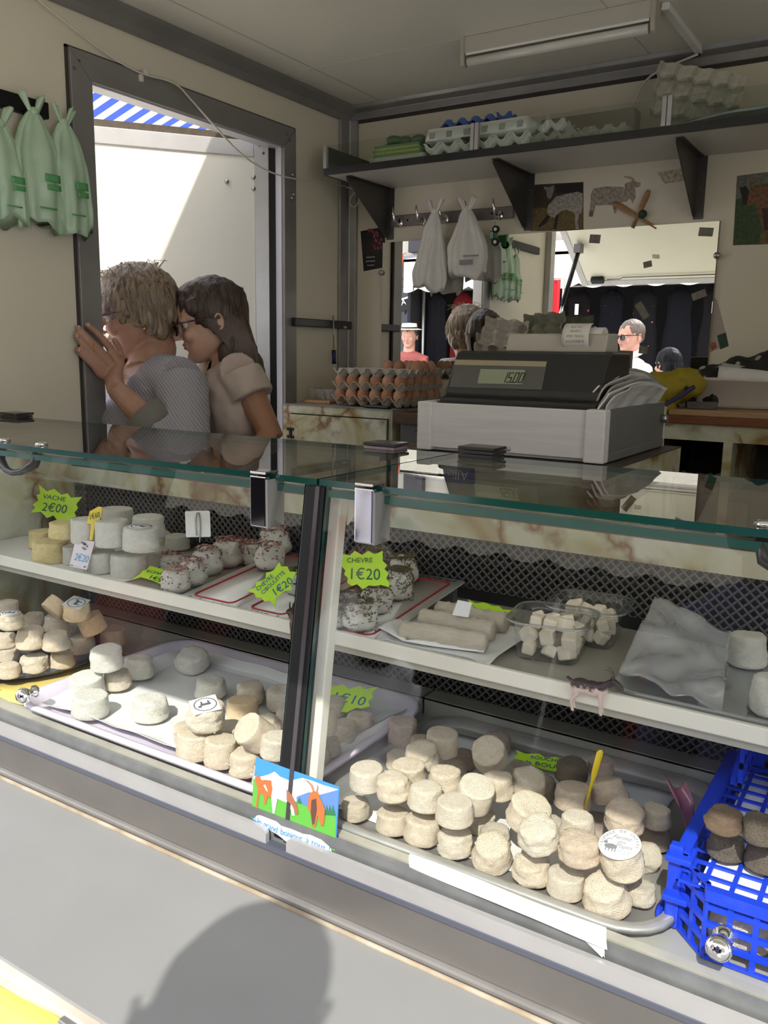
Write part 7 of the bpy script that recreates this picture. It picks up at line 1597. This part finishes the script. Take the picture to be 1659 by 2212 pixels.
# ---------------- the girl
G = thing('person', 'girl with long brown hair and dark glasses in a beige T-shirt, behind the woman', 'person')
tg = 2.40; C = PX(453, 693, tg); s = 168 * tg / FPX; MH = basis(C, FWD, math.radians(12), s)
neck = PX(492, 806, tg); tc_ = PX(503, 880, tg); hip = Vector((tc_.x + 0.01, tc_.y + 0.01, 0.97))
Sn = PX(520, 806, 2.30); Sf = neck * 2 - Sn; Sf.z = Sn.z; En = PX(590, 950, 2.28); Wn = PX(500, 1000, 2.22)
R_ = Matrix((FWD, -LFT, Vector((0, 0, 1)))).transposed()
def trunkg(b, g=0.0):
    b.ball(neck + Vector((0, 0, -0.05)), (0.06 + g, 0.12 + g, 0.06 + g), 14, R=R_); b.ball(tc_, (0.082 + g, 0.125 + g, 0.13 + g), 16, R=R_); b.ball(tc_.lerp(hip, 0.45), (0.078 + g, 0.118 + g, 0.15 + g), 16, R=R_); b.ball(hip, (0.09 + g, 0.13 + g, 0.13 + g), 16, R=R_)
    for S_ in (Sn, Sf): b.tube([neck + Vector((0, 0, -0.03)), S_], [0.05 + g, 0.046 + g], 12)
body = MB(); head_mb(body, MH); face_bits(body, MH)
body.tube([MH @ Vector((-0.10, 0, -0.22)), MH @ Vector((-0.13, 0, -0.45)), neck + Vector((0, 0, -0.02))], [0.23 * s, 0.20 * s, 0.24 * s], 14)
trunkg(body, -0.014)
body.tube([Sn, Sn.lerp(En, 0.5), En], [0.043, 0.038, 0.031], 12); body.tube([En, En.lerp(Wn, 0.3), Wn], [0.033, 0.033, 0.023], 12)
body.tube([Wn, Wn + (Wn - En).normalized() * 0.05], [0.022, 0.03], 10)
hd = (Wn - En).normalized(); sd = hd.cross(Vector((0, 0, 1))).normalized()
for k in range(4): finger(body, [Wn + hd * 0.05 + sd * (0.015 * (k - 1.5)), Wn + hd * (0.085 + 0.006 * (1 - abs(k - 1.5))) + sd * (0.016 * (k - 1.5)) + Vector((0, 0, -0.006)), Wn + hd * (0.105 + 0.008 * (1 - abs(k - 1.5))) + sd * (0.016 * (k - 1.5)) + Vector((0, 0, -0.02))], 0.0085, 0.0068)
finger(body, [Wn + hd * 0.015 + sd * -0.022, Wn + hd * 0.04 + sd * -0.042, Wn + hd * 0.06 + sd * -0.05], 0.0095, 0.0075)
Ef = Sf + Vector((0, 0, -0.24)) + FWD * 0.03; Wf = Ef + FWD * 0.14 + Vector((0, 0, -0.13)); body.tube([Sf, Ef], [0.043, 0.031], 10); body.tube([Ef, Wf, Wf + FWD * 0.07], [0.033, 0.023, 0.026], 10)
for sg in (-1, 1):
    h0 = hip + LFT * 0.07 * sg; body.tube([h0, h0 + Vector((0, 0, -0.36)), Vector((h0.x, h0.y, 0.27))], [0.075, 0.05, 0.035], 10)
o = skinobj(body, 0.0042, M_skin2, 'body', G); o.data.materials.append(M_skint)
for p in o.data.polygons:
    if p.center.z < neck.z - 0.03: p.material_index = 1
ears(G, MH, M_skin2, s); eyes(G, MH, s); lips(G, MH, s, (0.36, 0.14, 0.13))
spectacles(G, MH, mat('dark purple frame', (0.05, 0.012, 0.03), 0.25), thin('tinted lens', (0.16, 0.14, 0.18), 0.08), s)
h = MB(); h.ball(MH @ Vector((-0.075, 0, 0.115)), (0.465 * s, 0.37 * s, 0.445 * s), 24, R=MH.to_3x3().normalized())
loc = MB()
for p, r in [((0.24, 0, 0.33), (0.16, 0.22, 0.11)), ((0.33, 0.10, 0.22), (0.065, 0.13, 0.10)), ((0.33, -0.10, 0.22), (0.065, 0.13, 0.10)), ((0.0, 0, 0.40), (0.34, 0.26, 0.13)), ((-0.2, 0, 0.25), (0.31, 0.34, 0.24)), ((-0.30, 0, 0.0), (0.22, 0.32, 0.34)), ((-0.36, 0, -0.32), (0.20, 0.28, 0.34)), ((-0.46, 0, -0.58), (0.19, 0.25, 0.22)), ((-0.54, 0, -0.70), (0.13, 0.22, 0.12))]: loc.ball(p, r, 14)
for sg in (-1, 1):
    for p, r in [((0.20, 0.28, 0.17), (0.15, 0.06, 0.12)), ((0.05, 0.305, 0.15), (0.15, 0.05, 0.10)), ((-0.24, 0.30, 0.0), (0.10, 0.07, 0.22)), ((-0.23, 0.29, -0.25), (0.12, 0.08, 0.22)), ((-0.14, 0.27, -0.48), (0.13, 0.085, 0.22)), ((-0.16, 0.24, -0.64), (0.12, 0.09, 0.14)), ((-0.36, 0.24, -0.5), (0.14, 0.10, 0.2))]: loc.ball((p[0], p[1] * sg, p[2]), r, 12)
Mh2 = basis(C, FWD, math.radians(4), s)
add_local(h, loc, Mh2 @ Matrix.Translation((0.0, 0, 0.0)))
me = blob(h, 0.005, 2)
displace(me, lambda c: 0.004 * mnoise.noise(Vector((c.x * 60, c.y * 60, c.z * 60 * 0.15))))
me.materials.append(M_hg); o = bpy.data.objects.new('hair', me); COL.objects.link(o); o.parent = G
rnd = random.Random(6); paths = []
for k in range(700):
    sg = 1 if rnd.random() < 0.7 else -1; x0 = rnd.uniform(-0.45, 0.30); y0 = 0.30 * sg * math.sqrt(max(0.03, 1 - (x0 / 0.52) ** 2)); z0 = rnd.uniform(0.05, 0.44); yy = y0 * (1.08 if z0 < 0.25 else 0.75)
    xe = -0.16 - 0.36 * rnd.random(); P_ = [(x0, yy, z0), (x0 * 0.6 + xe * 0.3, 0.365 * sg, z0 * 0.3 - 0.1), (xe, 0.345 * sg, -0.35), (xe - 0.02, 0.30 * sg, -0.62 - 0.15 * rnd.random())]
    if rnd.random() < 0.5: P_ = P_[1:]
    paths.append([Mh2 @ Vector(p) for p in P_])
strands(G, 'hair_strands', mat('brown strand', (0.10, 0.062, 0.045), 0.35), paths, 0.0009)
M_tee = mat('beige jersey', (0.50, 0.41, 0.35), 0.85, var=0.08, scale=20, bump=0.1, bscale=90)
sh_ = MB(); trunkg(sh_, 0.013); 
for S_, E_ in ((Sn, En), (Sf, Ef)): sh_.tube([S_, S_.lerp(E_, 0.38)], [0.060, 0.062], 14)
me = blob(sh_, 0.006, 3); bm = bmesh.new(); bm.from_mesh(me)
bmesh.ops.delete(bm, geom=[v for v in bm.verts if (v.co - neck).to_2d().length < 0.055 and v.co.z > neck.z - 0.03], context='VERTS'); bm.to_mesh(me); bm.free()
displace(me, lambda c: 0.005 * mnoise.noise(Vector((c.x * 21, c.y * 16, c.z * 26 + c.x * 16))))
me.materials.append(M_tee); o = bpy.data.objects.new('t_shirt', me); COL.objects.link(o); o.parent = G; md = o.modifiers.new('thick', 'SOLIDIFY'); md.thickness = 0.002
tr = MB(); tr.ball(hip + Vector((0, 0, -0.05)), (0.10, 0.12, 0.11), 14)
for sg in (-1, 1):
    h0 = hip + LFT * 0.07 * sg; tr.tube([h0, h0 + Vector((0, 0, -0.34))], [0.09, 0.075], 12)
skinobj(tr, 0.009, mat('denim', (0.05, 0.08, 0.16), 0.8), 'shorts', G)
b = MB()
for sg in (-1, 1):
    h0 = hip + LFT * 0.07 * sg; b.ball((h0.x, h0.y, 0.28), (0.045, 0.045, 0.04), 10); b.ball(Vector((h0.x, h0.y, 0.265)) + FWD * 0.07, (0.085, 0.045, 0.03), 10, R=R_)
b.build('shoes', M_white, G)

# ================================================================ THE STREET (seen in the mirror, in the glass and through the door)
def mir(px, py, y):
    """real point at street distance y that the wall mirror shows at this pixel"""
    p = at(px, py, y=2 * (YB - 0.010) - y); return Vector((p.x, y, p.z))
def stander(label, x, y, z0, H, fwd, shirt, trous, hairm, skin, hair='short', hat=False, shades=False, lean=0.0, shirt_m2=None, collar=False):
    t = thing('person', label, 'person', (x, y, z0))
    f = Vector((fwd[0], fwd[1], 0)).normalized(); l = Vector((-f.y, f.x, 0)); U = Vector((0, 0, 1)); R_ = Matrix((f, l, U)).transposed()
    s = H / 7.5; hc = Vector((0, 0, H - 0.5 * s)) + f * lean; MH = basis(hc, f, 0.05, s); nk = Vector((0, 0, H - 1.22 * s)) + f * (lean * 0.55)
    sw = 0.85 * s; hip = Vector((0, 0, 0.52 * H)); chest = nk.lerp(hip, 0.35)
    b = MB(); head_mb(b, MH); face_bits(b, MH); b.tube([MH @ Vector((-0.1, 0, -0.25)), nk + Vector((0, 0, -0.02))], [0.25 * s, 0.28 * s], 12)
    def torso(q, g):
        q.ball(nk + Vector((0, 0, -0.06)), (0.4 * s + g, 0.72 * s + g, 0.3 * s + g), 14, R=R_); q.ball(chest, (0.48 * s + g, 0.75 * s + g, 0.8 * s + g), 16, R=R_); q.ball(nk.lerp(hip, 0.75), (0.46 * s + g, 0.66 * s + g, 0.75 * s + g), 16, R=R_); q.ball(hip, (0.46 * s + g, 0.68 * s + g, 0.5 * s + g), 14, R=R_)
    torso(b, -0.012); arms = []
    for sg in (-1, 1):
        S_ = nk + l * sw * sg + Vector((0, 0, -0.1)); E_ = S_ + Vector((0, 0, -1.35 * s)) + l * 0.12 * s * sg; W_ = E_ + Vector((0, 0, -0.95 * s)) + f * 0.45 * s; arms.append((S_, E_, W_))
        b.tube([S_, E_], [0.23 * s, 0.17 * s], 10); b.tube([E_, W_], [0.17 * s, 0.11 * s], 10)
        b.tube([W_, W_ + Vector((0, 0, -0.28 * s))], [0.11 * s, 0.14 * s], 8)
        for k in range(4): finger(b, [W_ + Vector((0, 0, -0.28 * s)) + f * s * 0.075 * (k - 1.5), W_ + Vector((0, 0, -0.62 * s)) + f * s * 0.07 * (k - 1.5) - l * 0.05 * s * sg], 0.04 * s, 0.032 * s)
        finger(b, [W_ + Vector((0, 0, -0.12 * s)) + f * 0.10 * s, W_ + Vector((0, 0, -0.35 * s)) + f * 0.2 * s], 0.045 * s, 0.036 * s)
        h0 = hip + l * 0.36 * s * sg; b.tube([h0, Vector((h0.x, h0.y, 0.27 * H)), Vector((h0.x, h0.y, 0.06))], [0.38 * s, 0.25 * s, 0.15 * s], 10)
    skinobj(b, 0.007, skin, 'body', t); ears(t, MH, skin, s); eyes(t, MH, s); lips(t, MH, s)
    c = MB(); torso(c, 0.010)
    for S_, E_, W_ in arms:
        c.tube([nk + Vector((0, 0, -0.05)), S_], [0.3 * s, 0.29 * s], 10); c.tube([S_, E_], [0.30 * s, 0.24 * s], 12); c.tube([E_, E_.lerp(W_, 0.8)], [0.24 * s, 0.18 * s], 12)
    me = blob(c, 0.010, 3); displace(me, lambda q: 0.006 * mnoise.noise(q * 11)); me.materials.append(shirt); o = bpy.data.objects.new('shirt', me); COL.objects.link(o); o.parent = t
    if collar:
        q = MB(); q.tube([nk + f * (0.36 * s * math.cos(a)) + l * (0.38 * s * math.sin(a)) + Vector((0, 0, 0.045 - 0.03 * math.cos(a))) for a in [0.35 + 5.6 * k / 16 for k in range(17)]], 0.026, 6, flat=0.5); q.build('collar', shirt, t)
    c = MB(); c.ball(hip + Vector((0, 0, -0.03)), (0.5 * s, 0.72 * s, 0.45 * s), 14, R=R_)
    for sg in (-1, 1):
        h0 = hip + l * 0.36 * s * sg; c.tube([h0, Vector((h0.x, h0.y, 0.27 * H)), Vector((h0.x, h0.y, 0.07))], [0.44 * s, 0.33 * s, 0.28 * s], 12)
    skinobj(c, 0.012, trous, 'trousers', t)
    c = MB()
    for sg in (-1, 1):
        h0 = hip + l * 0.36 * s * sg; c.ball(Vector((h0.x, h0.y, 0.05)), (0.25 * s, 0.2 * s, 0.05), 10, R=R_); c.ball(Vector((h0.x, h0.y, 0.035)) + f * 0.35 * s, (0.4 * s, 0.2 * s, 0.035), 10, R=R_)
    c.build('shoes', M_black, t)
    h = MB()
    if hair == 'short':
        h.ball(MH @ Vector((-0.07, 0, 0.16)), (0.455 * s, 0.352 * s, 0.40 * s), 20, R=MH.to_3x3().normalized()); h.ball(MH @ Vector((-0.3, 0, 0.0)), (0.17 * s, 0.27 * s, 0.25 * s), 12, R=MH.to_3x3().normalized())
    else:
        h.ball(MH @ Vector((-0.085, 0, 0.115)), (0.475 * s, 0.40 * s, 0.45 * s), 20, R=MH.to_3x3().normalized())
        for p, r in [((-0.3, 0, -0.1), (0.26, 0.38, 0.4)), ((-0.36, 0, -0.5), (0.24, 0.42, 0.4)), ((-0.40, 0, -0.85), (0.2, 0.40, 0.3))]: h.ball(MH @ Vector(p), tuple(q * s for q in r), 14, R=MH.to_3x3().normalized())
    me = blob(h, 0.007, 2); displace(me, lambda q: 0.004 * mnoise.noise(Vector((q.x * 60, q.y * 60, q.z * 12)))); me.materials.append(hairm); o = bpy.data.objects.new('hair', me); COL.objects.link(o); o.parent = t
    if shades: spectacles(t, MH, M_black, mat('sunglass lens', (0.012, 0.01, 0.01), 0.08), s)
    if hat:
        c = MB(); c.lathe([(0, 0.30), (0.36, 0.28), (0.40, 0.10), (0.42, 0.04), (0.66, 0.0), (0.68, 0.015), (0.40, 0.06)], 28, R=None); v = [MH @ (Vector((q[0], q[1] * 0.9, q[2] + 0.30))) for q in c.v]; MB().add(v, c.f, 0, True).build('straw_hat', mat('pale straw', (0.66, 0.60, 0.50), 0.7), t)
        c = MB(); c.lathe([(0.415, 0.05), (0.405, 0.12)], 28); v = [MH @ (Vector((q[0] * 1.01, q[1] * 0.91, q[2] + 0.30))) for q in c.v]; MB().add(v, c.f, 0, True).build('hat_band', M_black, t)
    return t
M_ws = mat('white shirt', (0.80, 0.80, 0.84), 0.7, var=0.04); M_dj = mat('dark denim', (0.03, 0.04, 0.07), 0.8); M_skr = mat('skin ruddy', (0.55, 0.28, 0.20), 0.5, var=0.1, scale=30)
p = mir(1362, 726, -1.5); stander('man with sunglasses and open white shirt, reflected in the mirror', p.x, -1.5, 0.0, p.z + 0.12, (-0.55, 0.84), M_ws, M_dj, M_hs, M_skr, shades=True, collar=True)
p = mir(1445, 738, -0.95); stander('person with flowing black hair and white dotted blouse, reflected at the mirror bottom', p.x, -0.95, 0.0, 1.62, (-0.8, -0.6), dots('white dotted', (0.78, 0.78, 0.84), (0.05, 0.05, 0.08), 40, 0.10), M_dj, M_hd, M_skr, hair='long')
p = mir(884, 728, -3.0); stander('man in a pale straw hat in the street, seen in the mirror through the door', p.x, -3.0, 0.0, p.z + 0.13, (0.3, 0.95), mat('red checked shirt', (0.30, 0.07, 0.06), 0.7), M_dj, M_hs, M_skr, hat=True)
stander('person standing just behind the camera whose head shades the grey ledge', -0.20, -0.42, 0.0, 1.93, (-0.53, 0.84), mat('blue violet shirt', (0.10, 0.10, 0.26), 0.8), M_dj, M_hs, M_skr, lean=0.145)

# --- clothing stall opposite
stall = thing('market_stall', 'clothing stall with a cream scalloped awning across the street', 'market stall')
M_aw = mat('cream awning', (0.72, 0.65, 0.53), 0.7, var=0.06)
sx0, sx1, sy = -5.2, 1.6, -3.2
za = mir(1380, 612, sy).z
b = MB()
def scal(u, v):
    x = sx0 + (sx1 - sx0) * u; n = (x * 3.2) % 1.0; return (x, sy, za + 0.34 - v * (0.34 + 0.05 * math.sin(math.pi * n) - 0.02))
b.grid(scal, 180, 4, thick=0.004, smooth=False); b.build('valance', M_aw, stall)
MB().prism([(sx0, sy, za + 0.34), (sx0, sy - 2.2, za + 0.75), (sx0, sy - 2.2, za + 0.72), (sx0, sy, za + 0.31)], (sx1 - sx0, 0, 0)).build('awning', M_aw, stall)
MB().box(sx0, sx1, sy - 2.2, sy - 2.15, 0, za + 0.7).build('back_cloth', mat('dark back cloth', (0.012, 0.011, 0.013), 0.9), stall)
for x in (sx0, sx1): MB().box(x, x + 0.04, sy - 2.1, sy - 0.1, 0, za + 0.3).build('side_cloth', mat('dark back cloth', (0.012, 0.011, 0.013), 0.9), stall)
MB().tube([(sx0, sy - 0.35, za + 0.02), (sx1, sy - 0.35, za + 0.02)], 0.015, 8).build('hanging_rail', M_steel, stall)
for x in (sx0 + 0.1, -1.8, sx1 - 0.1): MB().tube([(x, sy - 0.3, 0), (x, sy - 0.3, za + 0.3)], 0.02, 8).build('pole', M_steel, stall)
def flower_mat(name, base, fc, sc, th):
    return dots(name, base, fc, sc, th)
GM = [flower_mat('black dress print', (0.008, 0.008, 0.010), (0.30, 0.30, 0.28), 30, 0.055), flower_mat('black red flower', (0.010, 0.008, 0.009), (0.42, 0.05, 0.03), 11, 0.11), mat('black cotton', (0.009, 0.009, 0.011), 0.85), mat('deep red cotton', (0.10, 0.008, 0.010), 0.8), mat('navy cotton', (0.012, 0.016, 0.035), 0.85), flower_mat('black orange flower', (0.010, 0.009, 0.010), (0.45, 0.13, 0.06), 13, 0.09)]
for m_ in GM: m_.node_tree.nodes['Principled BSDF'].inputs['Specular IOR Level'].default_value = 0.05
gl = ['black dress with pale specks', 'black dress with red flowers', 'plain black dress', 'deep red dress', 'navy dress', 'black dress with orange flowers']
def garment(x, k, n_):
    t = thing('hanging_dress', f'{gl[k]} on the stall rail, {ORD[n_ % 12] if n_ < 12 else str(n_) + "th"} along', 'dress', (x, sy - 0.35, za), group='dresses on the clothing stall')
    Ls = []; N = 20
    for q in range(13):
        v = q / 12; w_ = (0.05 if q == 0 else 0.145 - 0.03 * math.sin(math.pi * min(v * 2.2, 1)) + 0.02 * v); th = 0.03 + 0.05 * v
        Ls.append([(w_ * math.cos(2 * math.pi * j / N), th * math.sin(2 * math.pi * j / N) * (1 + 0.3 * math.sin(7 * 2 * math.pi * j / N + x * 9)), -0.02 - 1.1 * v) for j in range(N)])
    b = MB(); loops(b, Ls); b.build('cloth', GM[k], t)
    MB().tube([(0, 0, 0.0), (0, 0, 0.03), (0.015, 0, 0.045), (0, 0, 0.055)], 0.003, 5).build('hanger_hook', M_steel, t)
    if n_ % 4 == 1: MB().box(-0.02, 0.02, 0.085, 0.088, -0.28, -0.17).build('price_label', M_white, t)
    return t
for n_ in range(17): garment(sx0 + 0.25 + 0.345 * n_, [2, 3, 2, 0, 4, 1, 0, 5, 2, 1, 0, 3, 2, 5, 4, 0, 2][n_], n_)
p = mir(1262, 708, sy + 0.1)
tag(MB().box(p.x - 0.12, p.x + 0.12, sy - 0.05, sy + 0.2, 0.0, p.z - 0.06).build('stall_table', mat('dark table cloth', (0.02, 0.02, 0.03), 0.9), bevel=0.01), 'dark covered display block in front of the dresses', 'table')
heap('blue_scarf', 'bright blue scarf lying on the dark block at the clothing stall', [(p.x + dx, sy + 0.08, p.z - 0.02, 0.09, 0.08, 0.045) for dx in (-0.05, 0.05)], mat('bright blue cloth', (0.01, 0.11, 0.28), 0.7), 'cloth', vox=0.015)
t = thing('red_banner', 'tall red cloth hanging at the left end of the clothing stall', 'cloth')
p = mir(1205, 660, sy + 0.25); MB().grid(lambda u, v: (p.x - 0.1 + 0.12 * u, sy + 0.25 + 0.02 * math.sin(9 * u), p.z + 0.25 - 0.75 * v), 10, 8, thick=0.004).build('cloth', mat('red cloth', (0.55, 0.01, 0.02), 0.7), t); MB().tube([(p.x - 0.12, sy + 0.25, p.z + 0.26), (p.x + 0.05, sy + 0.25, p.z + 0.26), (p.x + 0.05, sy + 0.25, 0)], 0.012, 6).build('stand', M_steel, t)

# --- shop front further left, seen through the door in the mirror
fy = -5.6
shop = thing('corner_shop', 'dark blue timber shop front with brown cornice across the street', 'building')
def zz(py): return mir(930, py, fy).z
fx0, fx1 = -11.5, -4.3
MB().box(fx0, fx1, fy - 0.4, fy - 0.1, 0, 7.5).build('wall', mat('pale render', (0.46, 0.42, 0.36), 0.8, var=0.08), shop)
MB().box(fx0, fx1, fy - 0.1, fy, zz(600), zz(556)).build('cornice', mat('brown cornice', (0.07, 0.05, 0.045), 0.6), shop, bevel=0.02); MB().box(fx0, fx1, fy - 0.1, fy + 0.12, zz(560), zz(552)).build('cornice_ledge', mat('grey ledge', (0.22, 0.21, 0.25), 0.6), shop)
MB().box(fx0, fx1, fy - 0.1, fy - 0.02, zz(618), zz(600)).build('frieze', mat('dark frieze', (0.03, 0.022, 0.022), 0.6), shop)
for k in range(9):
    x = fx0 + 0.1 + 0.8 * k
    MB().box(x, x + 0.10, fy - 0.1, fy, 0, zz(618)).build('pilaster', mat('navy timber', (0.02, 0.025, 0.08), 0.5), shop)
    MB().box(x + 0.10, x + 0.80, fy - 0.1, fy - 0.08, 0.5, zz(618)).build('shop_window', mat('dark shop glass', (0.02, 0.022, 0.025), 0.1), shop); MB().box(x + 0.10, x + 0.80, fy - 0.1, fy - 0.03, 0, 0.5).build('stall_riser', mat('navy timber', (0.02, 0.025, 0.08), 0.5), shop)
    MB().box(x + 0.02, x + 0.34, fy - 0.1, fy + 0.01, zz(552) + 0.06, zz(500)).build('dark_panel', mat('dark upper panel', (0.025, 0.02, 0.03), 0.6), shop)
    MB().box(x + 0.1, x + 0.62, fy - 0.1, fy - 0.05, 3.6, 5.0).build('upper_window', mat('dark shop glass', (0.02, 0.022, 0.025), 0.1), shop)
A, B_ = mir(857, 662, fy + 0.05), mir(1000, 618, fy + 0.05)
bn = thing('shop_banner', 'black banner with white lettering SALON FLEUR on the shop front', 'sign')
MB().prism([(A.x, fy + 0.02, A.z - 0.10), (B_.x, fy + 0.02, B_.z - 0.04), (B_.x, fy + 0.02, B_.z + 0.07), (A.x, fy + 0.02, A.z + 0.08)], (0, 0.02, 0)).build('board', M_black, bn)
MB().prism([(A.x, fy + 0.03, A.z + 0.07), (B_.x, fy + 0.03, B_.z + 0.06), (B_.x, fy + 0.03, B_.z + 0.085), (A.x, fy + 0.03, A.z + 0.095)], (0, 0.02, 0)).build('white_edge', M_white, bn)
a_, b__ = mir(858, 657, fy + 0.05), mir(925, 638, fy + 0.05)
text('SA FLEUR', 0.12, M_white, bn, 'lettering', mtx=frame((a_ + b__) / 2, b__ - a_, (0, 0, 1)) @ Matrix.Rotation(0, 4, 'X'), ext=0.002)
sg = thing('round_sign', 'round blue hanging sign with a white rim on the shop front', 'sign', mir(917, 650, fy + 0.25))
Rr = Euler((-math.pi / 2, 0, 0)).to_matrix()
MB().lathe([(0, -0.01), (0.088, -0.01), (0.088, 0.01), (0, 0.01)], 32, R=Rr).build('disc', mat('sign blue', (0.02, 0.025, 0.16), 0.4), sg); MB().lathe([(0.084, -0.012), (0.094, -0.012), (0.094, 0.012), (0.084, 0.012)], 32, R=Rr).build('rim', M_white, sg)
for k, s_ in enumerate(['JOE', 'BISTRO', 'RESTAURANT']): text(s_, 0.028, M_white, sg, 'lettering', (0, 0.0125, 0.028 - 0.03 * k), (math.pi / 2, 0, 0), ext=0.001)
MB().tube([(0, 0, 0.09), (0, 0, 0.22), (0, -0.25, 0.22)], 0.008, 6).build('arm', M_black, sg)
p = mir(862, 585, fy + 0.6)
oc = thing('orange_banner', 'bright orange cloth banner hanging in the street', 'banner'); MB().grid(lambda u, v: (p.x - 0.05 + 0.13 * u * (1 - 0.4 * v), p.y + 0.02 * math.sin(8 * u), p.z + 0.22 - 0.44 * v), 8, 10, thick=0.004).build('cloth', mat('orange cloth', (0.85, 0.10, 0.01), 0.6), oc); MB().tube([(p.x - 0.06, p.y, p.z + 0.23), (p.x + 0.1, p.y, p.z + 0.23)], 0.01, 6).build('rod', M_steel, oc); MB().tube([(p.x - 0.06, p.y, p.z + 0.23), (p.x - 0.06, p.y, 0)], 0.015, 6).build('pole', M_steel, oc)
p = mir(908, 690, fy + 0.01); tag(MB().box(p.x - 0.07, p.x + 0.07, fy + 0.0, fy + 0.015, p.z - 0.15, p.z + 0.12).build('notice', M_white), 'white notice sheet on the shop window', 'notice')

# --- row of houses behind the stalls
hs = thing('house_row', 'row of rendered houses behind the market stalls', 'building')
MB().box(-4.2, 12, -9.4, -9.0, 0, 7.0).build('wall', mat('ochre render', (0.40, 0.34, 0.26), 0.85, var=0.1), hs)
for k in range(8):
    for z in (1.2, 4.0): MB().box(-3.6 + 1.9 * k, -2.7 + 1.9 * k, -9.0, -8.97, z, z + 1.7).build('window', mat('dark shop glass', (0.02, 0.022, 0.025), 0.1), hs)
    for sx_ in (-0.45, 0.92): MB().box(-3.6 + 1.9 * k + sx_, -3.6 + 1.9 * k + sx_ + 0.43, -9.0, -8.95, 4.0, 5.7).build('shutter', mat('grey shutter', (0.16, 0.19, 0.2), 0.6), hs)

# --- striped awning of the neighbouring stall, seen over the door
def stripes(name, a, b_, per):
    m = mat(name, a, 0.6); n = m.node_tree.nodes; l = m.node_tree.links; bs = n['Principled BSDF']; tc = n.new('ShaderNodeTexCoord'); sp = n.new('ShaderNodeSeparateXYZ'); l.new(tc.outputs['Object'], sp.inputs[0])
    d = n.new('ShaderNodeMath'); d.operation = 'MULTIPLY'; d.inputs[1].default_value = 1.0 / per; l.new(sp.outputs['Y'], d.inputs[0]); fr_ = n.new('ShaderNodeMath'); fr_.operation = 'FRACT'; l.new(d.outputs[0], fr_.inputs[0])
    r = ramp(n, [(0.0, a), (0.5, b_)]); r.color_ramp.interpolation = 'CONSTANT'; l.new(fr_.outputs[0], r.inputs[0]); l.new(r.outputs[0], bs.inputs['Base Color']); bs.inputs['Transmission Weight'].default_value = 0.0; return m
na = thing('striped_awning', 'blue and white striped market awning beyond the open door', 'awning', (-2.75, 2.0, 2.52))
b = MB().grid(lambda u, v: (-1.9 * u, -1.6 + 5.0 * v, 0.30 - 0.62 * (1 - u) * 0 - 0.55 * u + 0.25), 6, 30, thick=0.004)
b.build('canopy', stripes('blue white stripe', (0.02, 0.09, 0.62), (0.78, 0.78, 0.74), 0.105), na)
for yy in (-1.5, 3.3): MB().tube([(-1.85, yy, -0.0), (-1.85, yy, -2.52)], 0.02, 6).build('pole', M_alul, na);
